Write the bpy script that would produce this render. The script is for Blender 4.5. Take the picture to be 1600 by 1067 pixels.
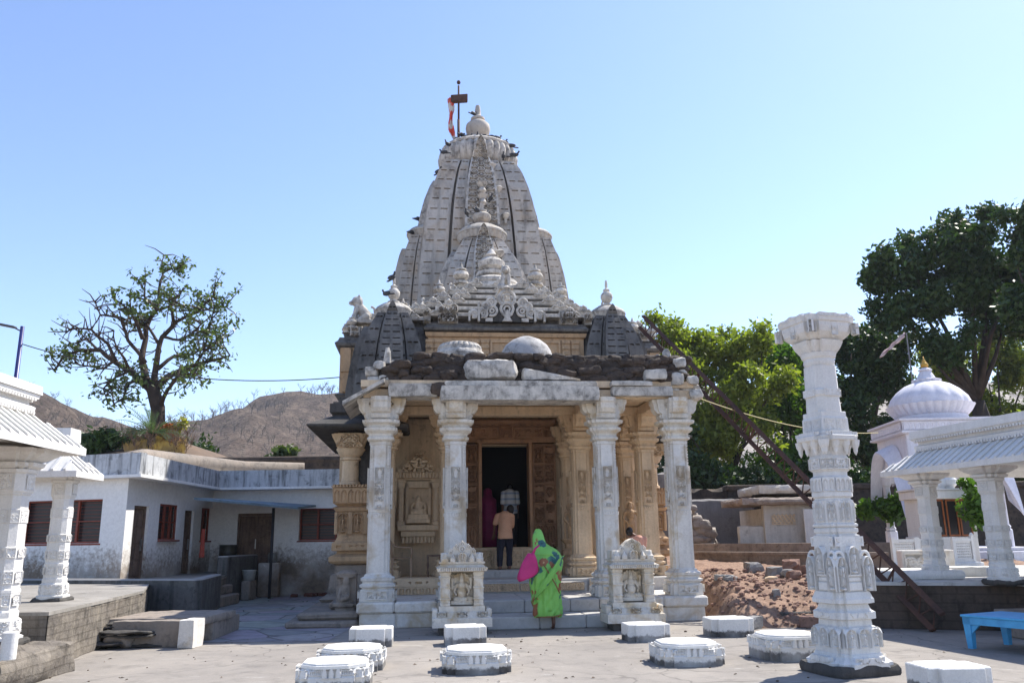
import bpy, math, random
import numpy as np
from mathutils import Vector, Matrix, noise
R = math.radians
for o in list(bpy.data.objects): bpy.data.objects.remove(o, do_unlink=True)
sc = bpy.context.scene
COL = sc.collection
# ------------------------------------------------------------------ camera, sky, sun, exposure
CAM_F, CAM_H, PITCH, ROLL = 1300.0, 1.65, R(13.308), R(0.8)
cd = bpy.data.cameras.new("camera"); cd.sensor_width = 36.0; cd.lens = CAM_F/1600*36
cd.clip_start = 0.1; cd.clip_end = 6000
cam = bpy.data.objects.new("camera", cd); COL.objects.link(cam)
cam.matrix_world = Matrix.Translation((0, 0, CAM_H)) @ Matrix.Rotation(R(90)+PITCH, 4, 'X') @ Matrix.Rotation(-ROLL, 4, 'Z')
sc.camera = cam
SUNV = Vector((0.63, 0.48, 1.0)).normalized()
SUN_EL = math.asin(SUNV.z); SUN_AZ = math.atan2(SUNV.x, SUNV.y)
w = bpy.data.worlds.new("World"); sc.world = w; w.use_nodes = True
nt = w.node_tree; nt.nodes.clear()
sky = nt.nodes.new('ShaderNodeTexSky'); sky.sky_type = 'NISHITA'; sky.sun_disc = False
sky.sun_elevation = SUN_EL; sky.sun_rotation = SUN_AZ; sky.altitude = 300
sky.air_density = 1.0; sky.dust_density = 0.4; sky.ozone_density = 2.8
bg = nt.nodes.new('ShaderNodeBackground'); bg.inputs[1].default_value = 0.145
out = nt.nodes.new('ShaderNodeOutputWorld')
tint = nt.nodes.new('ShaderNodeMix'); tint.data_type = 'RGBA'; tint.blend_type = 'MULTIPLY'; tint.inputs[0].default_value = 1; tint.inputs[7].default_value = (.98, .94, 1.0, 1)
nt.links.new(sky.outputs[0], tint.inputs[6]); nt.links.new(tint.outputs[2], bg.inputs[0]); nt.links.new(bg.outputs[0], out.inputs[0])
sd = bpy.data.lights.new("sun", 'SUN'); sd.energy = 4.4; sd.angle = R(0.55); sd.color = (1.0, 0.95, 0.86)
so = bpy.data.objects.new("sun", sd); COL.objects.link(so)
so.rotation_euler = SUNV.to_track_quat('Z', 'Y').to_euler()
sc.view_settings.view_transform = 'Standard'; sc.view_settings.look = 'None'
sc.view_settings.exposure = 0.92; sc.view_settings.gamma = 1.0

# ------------------------------------------------------------------ pixel -> place helpers (1600 px photo)
_s, _c = math.sin(PITCH), math.cos(PITCH)
def ray(px, py):
    a = (px-800)/CAM_F; b = (533.5-py)/CAM_F
    x = a*math.cos(ROLL)+b*math.sin(ROLL); y = -a*math.sin(ROLL)+b*math.cos(ROLL)
    return (x, _c-y*_s, _s+y*_c)
def D(px, py, Y):
    d = ray(px, py); t = Y/d[1]; return Vector((d[0]*t, Y, CAM_H+d[2]*t))
def G(px, py, z=0.0):
    d = ray(px, py); t = (z-CAM_H)/d[2]; return Vector((d[0]*t, d[1]*t, z))
TA = R(6.0); OX, OY = 0.40, 17.18
ux, uy = math.cos(TA), math.sin(TA); vx, vy = -uy, ux
def T(u, v, z=0.0): return Vector((OX+u*ux+v*vx, OY+u*uy+v*vy, z))
def TU(px, py, v):
    d = ray(px, py); t = (v+OX*vx+OY*vy)/(d[0]*vx+d[1]*vy); X, Y = d[0]*t, d[1]*t
    return ((X-OX)*ux+(Y-OY)*uy, CAM_H+d[2]*t)

# ------------------------------------------------------------------ objects
def tag(o, label=None, cat=None, group=None, kind=None):
    if label: o['label'] = label
    if cat: o['category'] = cat
    if group: o['group'] = group
    if kind: o['kind'] = kind
    return o
def thing(name, label, cat, loc=(0, 0, 0), rz=0.0, group=None):
    o = bpy.data.objects.new(name, None); o.empty_display_size = 0.2; COL.objects.link(o)
    o.location = loc; o.rotation_euler = (0, 0, rz)
    return tag(o, label, cat, group)
def link(name, me, parent=None, loc=(0, 0, 0), rz=0.0, sc_=None):
    o = bpy.data.objects.new(name, me); COL.objects.link(o)
    o.location = loc; o.rotation_euler = (0, 0, rz)
    if sc_ is not None: o.scale = (sc_, sc_, sc_) if not hasattr(sc_, '__len__') else sc_
    if parent is not None: o.parent = parent
    return o
def copy_tree(o, parent=None):
    c = o.copy(); COL.objects.link(c); c.parent = parent
    for ch in list(o.children): copy_tree(ch, c)
    return c
class MB:
    def __init__(s): s.v = []; s.f = []; s.m = []; s.M = None
    def add(s, vs, fs, m=0):
        n = len(s.v)
        if s.M is not None: vs = [tuple(s.M @ Vector(p)) for p in vs]
        s.v.extend([tuple(p) for p in vs]); s.f.extend([tuple(n+i for i in f) for f in fs]); s.m.extend([m]*len(fs))
    def box(s, x0, x1, y0, y1, z0, z1, b=0.0, m=0):
        if b <= 0:
            vs = [(x0,y0,z0),(x1,y0,z0),(x1,y1,z0),(x0,y1,z0),(x0,y0,z1),(x1,y0,z1),(x1,y1,z1),(x0,y1,z1)]
            s.add(vs, [(0,3,2,1),(4,5,6,7),(0,1,5,4),(1,2,6,5),(2,3,7,6),(3,0,4,7)], m)
        else:
            b = min(b, (x1-x0)*.4, (y1-y0)*.4, (z1-z0)*.4)
            cx, cy, hx, hy = (x0+x1)/2, (y0+y1)/2, (x1-x0)/2, (y1-y0)/2
            def ring(z, hx, hy, c):
                return [(cx-hx+c,cy-hy,z),(cx+hx-c,cy-hy,z),(cx+hx,cy-hy+c,z),(cx+hx,cy+hy-c,z),(cx+hx-c,cy+hy,z),(cx-hx+c,cy+hy,z),(cx-hx,cy+hy-c,z),(cx-hx,cy-hy+c,z)]
            rs = [ring(z0, hx-b, hy-b, b*.3), ring(z0+b, hx, hy, b), ring(z1-b, hx, hy, b), ring(z1, hx-b, hy-b, b*.3)]
            s.rings(rs, m)
    def rings(s, rs, m=0, cap0=True, cap1=True, closed=True):
        n = len(rs[0]); vs = [p for r in rs for p in r]; fs = []
        for i in range(len(rs)-1):
            for j in range(n if closed else n-1):
                k = (j+1) % n; fs.append((i*n+j, i*n+k, (i+1)*n+k, (i+1)*n+j))
        if cap0: fs.append(tuple(range(n-1, -1, -1)))
        if cap1: fs.append(tuple((len(rs)-1)*n+j for j in range(n)))
        s.add(vs, fs, m)
    def loft(s, poly, prof, x=0, y=0, rz=0, m=0, sx=1, sy=1, cap0=True):
        ca, sa = math.cos(rz), math.sin(rz)
        rs = [[(x+(px*sx*ca-py*sy*sa)*r, y+(px*sx*sa+py*sy*ca)*r, z) for px, py in poly] for z, r in prof]
        s.rings(rs, m, cap0)
    def loftc(s, cx, cy, prof, hx, hy, m=0):      # prof: (z, inset)
        s.rings([[(cx-hx-i,cy-hy-i,z),(cx+hx+i,cy-hy-i,z),(cx+hx+i,cy+hy+i,z),(cx-hx-i,cy+hy+i,z)] for z, i in prof], m)
    def extr(s, pts, y0, y1, m=0, x=0, z=0):      # pts (x,z) counter-clockwise seen from -y
        n = len(pts); vs = [(x+a, y0, z+b) for a, b in pts]+[(x+a, y1, z+b) for a, b in pts]
        fs = [tuple(range(n)), tuple(range(2*n-1, n-1, -1))]
        fs += [(j, j+n, (j+1) % n+n, (j+1) % n) for j in range(n)]
        s.add(vs, fs, m)
    def tube(s, pts, rads, n=8, m=0, cap=True):
        pts = [Vector(p) for p in pts]
        if not hasattr(rads, '__len__'): rads = [rads]*len(pts)
        rs = []; up = Vector((0, 0, 1)); prev = None
        for i, p in enumerate(pts):
            d = (pts[min(i+1, len(pts)-1)]-pts[max(i-1, 0)])
            if d.length < 1e-9: d = Vector((0, 0, 1))
            d.normalize()
            if prev is None: a = d.cross(up) if abs(d.z) < .95 else d.cross(Vector((1, 0, 0)))
            else: a = prev-d*prev.dot(d)
            if a.length < 1e-6: a = d.cross(Vector((0, 1, 0)))
            a.normalize(); prev = a; b = d.cross(a)
            rs.append([tuple(p+(a*math.cos(2*math.pi*k/n)+b*math.sin(2*math.pi*k/n))*rads[i]) for k in range(n)])
        s.rings(rs, m, cap, cap)
    def ell(s, c, r, m=0, n=10, k=7, M=None):
        vs = []; fs = []
        for i in range(k+1):
            t = math.pi*i/k
            for j in range(n):
                a = 2*math.pi*j/n; p = Vector((r[0]*math.sin(t)*math.cos(a), r[1]*math.sin(t)*math.sin(a), -r[2]*math.cos(t)))
                if M: p = M @ p
                vs.append((c[0]+p.x, c[1]+p.y, c[2]+p.z))
        for i in range(k):
            for j in range(n):
                q = (j+1) % n; fs.append((i*n+j, i*n+q, (i+1)*n+q, (i+1)*n+j))
        s.add(vs, fs, m)
    def lathe(s, prof, x=0, y=0, n=20, m=0, ribs=0, amp=0.0):
        rs = []
        for z, r in prof:
            ring = []
            for j in range(n):
                a = 2*math.pi*j/n; q = r*(1+amp*abs(math.cos(ribs*a/2)) if ribs else 1)
                ring.append((x+q*math.cos(a), y+q*math.sin(a), z))
            rs.append(ring)
        s.rings(rs, m)
    def grid(s, P, m=0, flip=False):              # P: array (ny,nx,3)
        ny, nx = P.shape[:2]; n = len(s.v)
        vs = P.reshape(-1, 3)
        if s.M is not None: s.v.extend([tuple(s.M @ Vector(p)) for p in vs])
        else: s.v.extend(map(tuple, vs.tolist()))
        for i in range(ny-1):
            for j in range(nx-1):
                a = n+i*nx+j; q = (a, a+1, a+nx+1, a+nx)
                s.f.append(q[::-1] if flip else q)
        s.m.extend([m]*((ny-1)*(nx-1)))
    def relief(s, fn, x0, x1, z0, z1, nx, nz, y, depth, m=0):   # carved panel facing -y, raised by depth*fn
        X, Z = np.meshgrid(np.linspace(x0, x1, nx), np.linspace(z0, z1, nz))
        u = (X-(x0+x1)/2)/((x1-x0)/2); v = (Z-z0)/(z1-z0)
        H = np.clip(fn(u, v, (z1-z0)/(x1-x0)*2), 0, 1.3)
        P = np.stack([X, y-H*depth, Z], -1); s.grid(P, m)
    def cells(s, cols, rows, dep, mp, m=0):       # stepped face: cell (i,j) at depth dep(i,j); mp(s,t,d)->point
        nc, nr = len(cols)-1, len(rows)-1
        dd = [[dep(i, j) for i in range(nc)] for j in range(nr)]
        for j in range(nr):
            for i in range(nc):
                a, b, c, e = cols[i], cols[i+1], rows[j], rows[j+1]; d = dd[j][i]
                s.add([mp(a,c,d), mp(b,c,d), mp(b,e,d), mp(a,e,d)], [(0,1,2,3)], m)
                if i+1 < nc and abs(dd[j][i+1]-d) > 1e-6:
                    q = dd[j][i+1]; s.add([mp(b,c,d), mp(b,c,q), mp(b,e,q), mp(b,e,d)], [(0,1,2,3)], m)
                if j+1 < nr and abs(dd[j+1][i]-d) > 1e-6:
                    q = dd[j+1][i]; s.add([mp(a,e,d), mp(b,e,d), mp(b,e,q), mp(a,e,q)], [(0,1,2,3)], m)
    def rock(s, c, r, seed, n=9, k=7):
        i0 = len(s.v); s.ell((0, 0, 0), (1, 1, 1), 0, n, k)
        for i in range(i0, len(s.v)):
            p = Vector(s.v[i]); q = 1+noise.noise(p*1.1+Vector((seed, 0, 0)))*.55+noise.noise(p*2.7+Vector((0, seed, 0)))*.22
            p = p*q; p = Vector([max(-.72, min(.78, c_)) for c_ in p]); s.v[i] = (c[0]+p.x*r[0], c[1]+p.y*r[1], c[2]+p.z*r[2])
    def rough(s, i0, amp, freq, seed=0):
        for i in range(i0, len(s.v)):
            p = Vector(s.v[i]); q = noise.noise_vector(p*freq+Vector((seed*7.3, 0, 0)))*amp+noise.noise_vector(p*freq*3.1)*amp*.4
            s.v[i] = tuple(p+q)
    def mesh(s, name, mats, smooth=False):
        me = bpy.data.meshes.new(name); me.from_pydata(s.v, [], s.f)
        if not isinstance(mats, (list, tuple)): mats = [mats]
        for mt in mats: me.materials.append(mt)
        if len(mats) > 1: me.polygons.foreach_set('material_index', s.m)
        if smooth is True: me.polygons.foreach_set('use_smooth', [True]*len(me.polygons))
        me.validate(); me.update()
        if smooth == 'auto':
            me.polygons.foreach_set('use_smooth', [True]*len(me.polygons)); me.set_sharp_from_angle(angle=R(38))
        return me
    def build(s, name, mats, parent=None, smooth=False, loc=(0, 0, 0), rz=0.0):
        return link(name, s.mesh(name, mats, smooth), parent, loc, rz)
def fuse(mb, name, mats, parent, voxel=0.012, smooth=3, loc=(0, 0, 0), rz=0.0, disp=None):
    me = mb.mesh(name, mats); o = bpy.data.objects.new(name, me); COL.objects.link(o)
    md = o.modifiers.new('r', 'REMESH'); md.mode = 'VOXEL'; md.voxel_size = voxel; md.use_smooth_shade = True
    if smooth: s2 = o.modifiers.new('s', 'SMOOTH'); s2.factor = 0.5; s2.iterations = smooth
    dg = bpy.context.evaluated_depsgraph_get(); ev = o.evaluated_get(dg)
    m2 = bpy.data.meshes.new_from_object(ev); bpy.data.objects.remove(o); bpy.data.meshes.remove(me)
    m2.name = name
    m2.materials.clear()
    for mt in (mats if isinstance(mats, (list, tuple)) else [mats]): m2.materials.append(mt)
    m2.polygons.foreach_set('use_smooth', [True]*len(m2.polygons))
    if disp: disp(m2)
    return link(name, m2, parent, loc, rz)
def cap(mb, a, b, ra, rb, n=10):                  # tapered capsule
    a, b = Vector(a), Vector(b); d = (b-a)
    pts = [a-d.normalized()*ra*.7, a-d.normalized()*ra*.35, a, a.lerp(b, .5), b, b+d.normalized()*rb*.35, b+d.normalized()*rb*.7]
    mb.tube(pts, [ra*.6, ra*.9, ra, (ra+rb)/2, rb, rb*.9, rb*.6], n)

# unit cross-sections
SQ = [(-1,-1),(1,-1),(1,1),(-1,1)]
def octp(c=.42): return [(-1+c,-1),(1-c,-1),(1,-1+c),(1,1-c),(1-c,1),(-1+c,1),(-1,1-c),(-1,-1+c)]
def stepp(a=.62, b=.86):                          # square with stepped (re-entrant) corners
    q = [(-1, -1*a), (-b, -a), (-b, -b), (-a, -b), (-a, -1)]
    pts = []
    for k in range(4):
        c, s_ = [(1,0),(0,1),(-1,0),(0,-1)][k]
        pts += [(x*c-y*s_, x*s_+y*c) for x, y in q]
    return pts
def circ(n): return [(math.cos(2*math.pi*i/n), math.sin(2*math.pi*i/n)) for i in range(n)]
OCT = octp(); STP = stepp(); STP2 = stepp(.5, .8)

# ------------------------------------------------------------------ materials
def ND(nt, t, **k):
    n = nt.nodes.new('ShaderNode'+t)
    for a, b in k.items():
        if isinstance(a, str) and hasattr(n, a): setattr(n, a, b)
    return n
def mix(nt, fac, a, b, mode='MIX'):
    n = nt.nodes.new('ShaderNodeMix'); n.data_type = 'RGBA'; n.blend_type = mode
    for sock, val in ((n.inputs[0], fac), (n.inputs[6], a), (n.inputs[7], b)):
        if hasattr(val, 'default_value') or hasattr(val, 'is_linked'): nt.links.new(val, sock)
        elif isinstance(val, (int, float)): sock.default_value = val
        else: sock.default_value = (*val, 1) if len(val) == 3 else val
    return n.outputs[2]
def noise_n(nt, vec, scale, det=4, rough=.6, dist=0.0):
    n = nt.nodes.new('ShaderNodeTexNoise'); n.inputs['Scale'].default_value = scale; n.inputs['Detail'].default_value = det
    n.inputs['Roughness'].default_value = rough; n.inputs['Distortion'].default_value = dist
    nt.links.new(vec, n.inputs['Vector']); return n.outputs['Fac']
def ramp(nt, fac, a, b, ca=(0,0,0), cb=(1,1,1)):
    n = nt.nodes.new('ShaderNodeValToRGB'); e = n.color_ramp.elements
    e[0].position = a; e[1].position = b; e[0].color = (*ca, 1); e[1].color = (*cb, 1)
    nt.links.new(fac, n.inputs[0]); return n.outputs[0]
def vmul(nt, vec, s):
    n = nt.nodes.new('ShaderNodeVectorMath'); n.operation = 'MULTIPLY'; nt.links.new(vec, n.inputs[0]); n.inputs[1].default_value = s
    return n.outputs[0]
def mth(nt, op, a, b=0.5):
    n = nt.nodes.new('ShaderNodeMath'); n.operation = op
    for sock, val in ((n.inputs[0], a), (n.inputs[1], b)):
        if isinstance(val, (int, float)): sock.default_value = val
        else: nt.links.new(val, sock)
    return n.outputs[0]
def base_mat(name):
    m = bpy.data.materials.new(name); m.use_nodes = True; nt = m.node_tree; nt.nodes.clear()
    bs = nt.nodes.new('ShaderNodeBsdfPrincipled'); o = nt.nodes.new('ShaderNodeOutputMaterial')
    nt.links.new(bs.outputs[0], o.inputs[0])
    tc = nt.nodes.new('ShaderNodeTexCoord'); oi = nt.nodes.new('ShaderNodeObjectInfo')
    rm = nt.nodes.new('ShaderNodeVectorMath'); rm.operation = 'MULTIPLY_ADD'
    cb = nt.nodes.new('ShaderNodeCombineXYZ')
    for i in range(3): nt.links.new(oi.outputs['Random'], cb.inputs[i])
    nt.links.new(cb.outputs[0], rm.inputs[0]); rm.inputs[1].default_value = (37, 53, 0); nt.links.new(tc.outputs['Object'], rm.inputs[2])
    return m, nt, bs, rm.outputs[0], tc
def stone(name, c1, c2, dark, dirt=.45, scale=1.0, bump=.4, streak=.5, carve=0.0, rough=.85, grain=30, foot=None, top=None, course=None, warm=None):
    m, nt, bs, vec, tc = base_mat(name)
    n1 = noise_n(nt, vec, 1.3*scale, 5, .6); col = mix(nt, ramp(nt, n1, .35, .65), c1, c2)
    n2 = noise_n(nt, vec, grain, 4, .7); col = mix(nt, .35, col, ramp(nt, n2, .25, .75, (.45,.45,.45), (1,1,1)), 'MULTIPLY')
    if warm:
        n5 = noise_n(nt, vec, 1.9*scale, 3, .6, .6); col = mix(nt, mth(nt, 'MULTIPLY', ramp(nt, n5, .5, .68), .75), col, warm)
    n3 = noise_n(nt, vec, 3.5*scale, 7, .72, .3)
    col = mix(nt, mth(nt, 'MULTIPLY', ramp(nt, n3, .66-dirt*.35, .80-dirt*.2), .85), col, dark)
    if streak > 0:
        n4 = noise_n(nt, vmul(nt, vec, (5*scale, 5*scale, .45*scale)), 1.6, 5, .65)
        col = mix(nt, mth(nt, 'MULTIPLY', ramp(nt, n4, .48, .72), streak), col, dark)
    hgt = mth(nt, 'ADD', n2, mth(nt, 'MULTIPLY', n3, 1.5))
    if carve > 0:
        vo = nt.nodes.new('ShaderNodeTexVoronoi'); vo.feature = 'SMOOTH_F1'; vo.inputs['Scale'].default_value = carve
        nt.links.new(vec, vo.inputs['Vector']); e = ramp(nt, vo.outputs['Distance'], .12, .5)
        col = mix(nt, .55, col, ramp(nt, vo.outputs['Distance'], .18, .62, (1,1,1), (.42,.36,.3)), 'MULTIPLY')
        hgt = mth(nt, 'ADD', hgt, mth(nt, 'MULTIPLY', e, -3.0))
    if course:                                      # block joints: (brick width, row height)
        br = nt.nodes.new('ShaderNodeTexBrick'); br.inputs['Scale'].default_value = 1; br.inputs['Brick Width'].default_value = course[0]
        br.inputs['Row Height'].default_value = course[1]; br.inputs['Mortar Size'].default_value = course[2] if len(course) > 2 else .012
        br.inputs['Color1'].default_value = (1,1,1,1); br.inputs['Color2'].default_value = (.78,.78,.78,1); br.inputs['Mortar'].default_value = (.25,.22,.2,1)
        mp = nt.nodes.new('ShaderNodeCombineXYZ'); sp = nt.nodes.new('ShaderNodeSeparateXYZ'); nt.links.new(tc.outputs['Object'], sp.inputs[0])
        nt.links.new(mth(nt, 'ADD', sp.outputs[0], sp.outputs[1]), mp.inputs[0]); nt.links.new(sp.outputs[2], mp.inputs[1]); nt.links.new(mp.outputs[0], br.inputs['Vector'])
        col = mix(nt, .28, col, br.outputs['Color'], 'MULTIPLY'); hgt = mth(nt, 'ADD', hgt, mth(nt, 'MULTIPLY', br.outputs['Fac'], -2.0))
    if foot:                                        # grime band near the base (object z < foot height, ragged)
        sp2 = nt.nodes.new('ShaderNodeSeparateXYZ'); nt.links.new(tc.outputs['Object'], sp2.inputs[0])
        nz = noise_n(nt, vec, 9, 5, .7); edge = mth(nt, 'ADD', sp2.outputs[2], mth(nt, 'MULTIPLY', nz, -foot[1]))
        f = ramp(nt, mth(nt, 'SUBTRACT', foot[0], edge), .0, foot[3] if len(foot) > 3 else .03); f = mth(nt, 'MULTIPLY', f, ramp(nt, n1, .3, .6, (.45,.45,.45), (1,1,1))); col = mix(nt, f, col, mix(nt, ramp(nt, n3, .3, .7), foot[2], tuple(c*.45 for c in foot[2])))
    if top:                                         # second colour mixed over faces that look up
        ge = nt.nodes.new('ShaderNodeNewGeometry'); sp3 = nt.nodes.new('ShaderNodeSeparateXYZ'); nt.links.new(ge.outputs['Normal'], sp3.inputs[0])
        col = mix(nt, mth(nt, 'MULTIPLY', ramp(nt, mth(nt, 'ADD', sp3.outputs[2], mth(nt, 'MULTIPLY', n3, .6)), .5, .9), top[0]), col, top[1])
    nt.links.new(col, bs.inputs['Base Color']); bs.inputs['Roughness'].default_value = rough; bs.inputs['Specular IOR Level'].default_value = .25
    bp = nt.nodes.new('ShaderNodeBump'); bp.inputs['Strength'].default_value = bump; bp.inputs['Distance'].default_value = .02
    nt.links.new(hgt, bp.inputs['Height']); nt.links.new(bp.outputs[0], bs.inputs['Normal'])
    return m
def plain(name, c, rough=.6, var=.25, scale=8, metal=0.0, spec=.4, c2=None, bump=.15, trans=0.0):
    m, nt, bs, vec, tc = base_mat(name)
    n = noise_n(nt, vec, scale, 5, .65); c2 = c2 or tuple(x*(1-var*1.4) for x in c)
    col = mix(nt, ramp(nt, n, .35, .68), c, c2)
    nt.links.new(col, bs.inputs['Base Color']); bs.inputs['Roughness'].default_value = rough
    bs.inputs['Metallic'].default_value = metal; bs.inputs['Specular IOR Level'].default_value = spec
    bp = nt.nodes.new('ShaderNodeBump'); bp.inputs['Strength'].default_value = bump; bp.inputs['Distance'].default_value = .01
    nt.links.new(noise_n(nt, vec, scale*4, 4), bp.inputs['Height']); nt.links.new(bp.outputs[0], bs.inputs['Normal'])
    return m
def leafmat(name, ca, cb, trans=.45):
    m, nt, bs, vec, tc = base_mat(name)
    n = noise_n(nt, vec, 1.1, 3); n2 = noise_n(nt, vec, 9, 3)
    col = mix(nt, ramp(nt, mth(nt, 'ADD', mth(nt, 'MULTIPLY', n, .55), mth(nt, 'MULTIPLY', n2, .45)), .38, .62), ca, cb)
    nt.links.new(col, bs.inputs['Base Color']); bs.inputs['Roughness'].default_value = .45; bs.inputs['Specular IOR Level'].default_value = .35
    tr = nt.nodes.new('ShaderNodeBsdfTranslucent'); nt.links.new(mix(nt, 1.0, col, (1.3, 1.5, .5), 'MULTIPLY'), tr.inputs[0])
    ms = nt.nodes.new('ShaderNodeMixShader'); ms.inputs[0].default_value = trans
    nt.links.new(bs.outputs[0], ms.inputs[1]); nt.links.new(tr.outputs[0], ms.inputs[2])
    o = [q for q in nt.nodes if q.type == 'OUTPUT_MATERIAL'][0]; nt.links.new(ms.outputs[0], o.inputs[0])
    return m
M = {}
M['marble'] = stone('weathered_marble', (.80,.76,.69), (.70,.665,.61), (.26,.24,.21), .14, 1.2, .3, .18, grain=22, warm=(.47,.36,.22))
M['marble_c'] = stone('carved_marble', (.80,.745,.65), (.68,.63,.55), (.20,.18,.155), .22, 1.5, .5, .25, grain=22, warm=(.50,.37,.20))
M['white'] = stone('white_marble', (.82,.795,.755), (.72,.70,.66), (.36,.33,.29), .12, 1.2, .3, .22, grain=40)
M['whited'] = stone('white_marble_with_grimy_foot', (.82,.80,.76), (.70,.68,.64), (.35,.32,.28), .10, 1.2, .35, .1, grain=40, foot=(.03, .17, (.12,.11,.10)))
M['tan'] = stone('tan_sandstone', (.62,.42,.245), (.50,.34,.20), (.10,.075,.055), .3, 1.0, .5, .35, grain=18)
M['tan_l'] = stone('pale_tan_stone', (.78,.60,.40), (.66,.50,.33), (.12,.095,.07), .25, 1.0, .4, .3, grain=18)
M['tan_c'] = stone('carved_sandstone', (.45,.30,.18), (.33,.23,.155), (.07,.05,.035), .32, 1.4, .8, .3, carve=16, grain=18)
M['brown'] = stone('dark_red_sandstone', (.43,.25,.145), (.32,.19,.115), (.05,.035,.03), .3, 1.2, .5, .2, grain=20)
M['spire'] = stone('grey_weathered_spire_stone', (.58,.53,.46), (.46,.43,.38), (.07,.066,.062), .36, .45, .4, .55, grain=14, warm=(.47,.37,.26))
M['dark'] = stone('blackened_and_shade_stone', (.11,.10,.09), (.07,.066,.06), (.02,.02,.02), .45, .8, .6, .5, grain=14)  # also serves as painted shade in roof gaps and gable backing
M['turret'] = stone('weathered_turret_stone', (.21,.195,.175), (.125,.118,.108), (.03,.028,.026), .45, .9, .5, .5, grain=14)
M['rubble'] = stone('dark_rubble_masonry', (.105,.075,.055), (.055,.043,.035), (.016,.014,.013), .5, 1.6, 1.0, .1, grain=12)
M['roofst'] = stone('roof_stone_part_blackened', (.70,.65,.57), (.54,.50,.44), (.045,.042,.04), .56, 1.1, .5, .35, grain=16)
M['dimple'] = stone('weathered_and_shade_grey_stone', (.33,.275,.225), (.25,.22,.19), (.07,.062,.055), .4, .9, .5, .3, grain=14)
M['floor'] = stone('marble_floor', (.56,.54,.51), (.45,.44,.42), (.2,.18,.16), .3, .8, .3, 0, grain=14)
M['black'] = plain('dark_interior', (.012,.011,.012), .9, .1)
# ------------------------------------------------------------------ carving patterns
def ring_(d, r, s): return np.exp(-((d-r)/s)**2)
def scroll_fn(seed, n=7, frame=True):
    rg = random.Random(seed); L = [(rg.uniform(.05, .75), rg.random(), rg.uniform(.12, .34)) for _ in range(n)]
    def f(u, v, asp):
        a = np.abs(u); z = v*asp; H = np.zeros_like(u)
        for cx, cz, r in L:
            r = r*min(1, asp); d = np.hypot(a-cx, z-cz*asp)
            H = np.maximum(H, ring_(d, r, .05)); H = np.maximum(H, ring_(d, 0, .09))
        if frame: H = np.where((a > .9) | (z < .1) | (z > asp-.1), 1, H)
        return np.clip((H-.3)*2.2, 0, 1)
    return f
def rowfn(n, kind='lotus'):
    def f(u, v, asp):
        c = ((u+1)/2*n) % 1-.5
        if kind == 'lotus': H = np.where(np.abs(c) < .42*np.sqrt(np.clip(1-v**2*.8, 0, 1)), 1-2*c*c, 0)
        elif kind == 'arch': H = np.where((np.hypot(c*2, np.clip(v-.55, 0, 1)*2.6) < .8), .25+.6*np.exp(-((c*4.5)**2)-((v-.4)*2.6)**2)+.5*np.exp(-((c*9)**2)-((v-.72)*9)**2), 1)
        elif kind == 'oval': d = np.hypot(c*2.2, (v-.5)*2.2); H = ring_(d, .8, .2)+ring_(d, 0, .35)
        else: H = np.where(np.abs(c) < .3, 1, 0)
        return np.where((v < .06) | (v > .94), 1, H)
    return f
def figfn(arms=1, seed=0):
    def f(u, v, asp):
        a = u; z = v
        b = lambda cx, cz, rx, rz_: np.clip(1.25-np.hypot((a-cx)/rx, (z-cz)/rz_), 0, 1)*1.6
        H = b(0, .80, .17, .085)+b(0, .9, .1, .07)
        for q in (b(0, .62, .26, .13), b(0, .47, .2, .1), b(-.14, .3, .13, .2), b(.12, .3, .13, .2), b(-.36, .55, .09, .16), b(.38, .6, .09, .15), b(0, .08, .5, .05)): H = np.maximum(H, q)
        r = np.hypot(a*.9, np.clip(z-.62, 0, 1)*2.4); H = np.maximum(H, ring_(r, .86, .1)*1.0)
        return np.clip(H, 0, 1.1)
    return f
def spine_fn(rows):
    def f(u, v, asp):
        z = v*rows; a = np.abs(u); i = np.floor(z); c = z-i-.5; H = np.zeros_like(u)
        for dx, rr in ((0, .30), (.55, .26)):
            off = np.where(dx > 0, .5, 0); cc = (z+off) % 1-.5; d = np.hypot((a-dx)*1.1, cc)
            H = np.maximum(H, ring_(d, rr, .07)); H = np.maximum(H, ring_(d, .08, .07))
        return np.maximum(H, np.where(a > .86, 1, 0))
    return f

# ------------------------------------------------------------------ the temple
temple = thing('temple', 'old carved stone temple with tall curved spire, small dark corner domes and columned marble porch', 'temple', T(0, 0), TA)
mb = MB()                                                          # plinth + floors
mb.box(-3.42, -1.05, .02, 3.9, 0, .27); mb.box(1.28, 3.42, .02, 3.9, 0, .27)
plinth = mb.build('plinth', M['marble'], temple)
mb = MB()
rr = random.Random(3)
for x0, x1 in ((-3.5, -1.05), (1.28, 3.5)):
    mb = MB(); x = x0
    while x < x1-.05:
        q = min(x1, x+rr.uniform(.55, 1.3)); q = x1 if x1-q < .4 else q
        d = rr.uniform(-.012, .012)
        mb.box(x+.004, q-.004, -.05+d, .7, .272, .48+d*.3, .035); mb.box(x+.06, q+.02 if q < x1-.01 else q-.07, .0-d*.6, .5, .0, .268, .012); x = q
    mb.box(x0, x1, .702, 3.9, .272, .476); mb.build('plinth_coping', M['marble'], plinth)
mb = MB()
for v0, z0, z1, v1 in ((-.85, 0, .23, .1), (-.05, .23, .475, 2.2)):
    x = -1.04
    while x < 1.26:
        q = min(1.27, x+rr.uniform(.5, 1.1)); q = 1.27 if 1.27-q < .35 else q
        mb.box(x+.004, q-.004, v0+rr.uniform(0, .01), v1, z0, z1, .02); x = q
mb.build('steps', M['floor'], temple)
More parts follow.
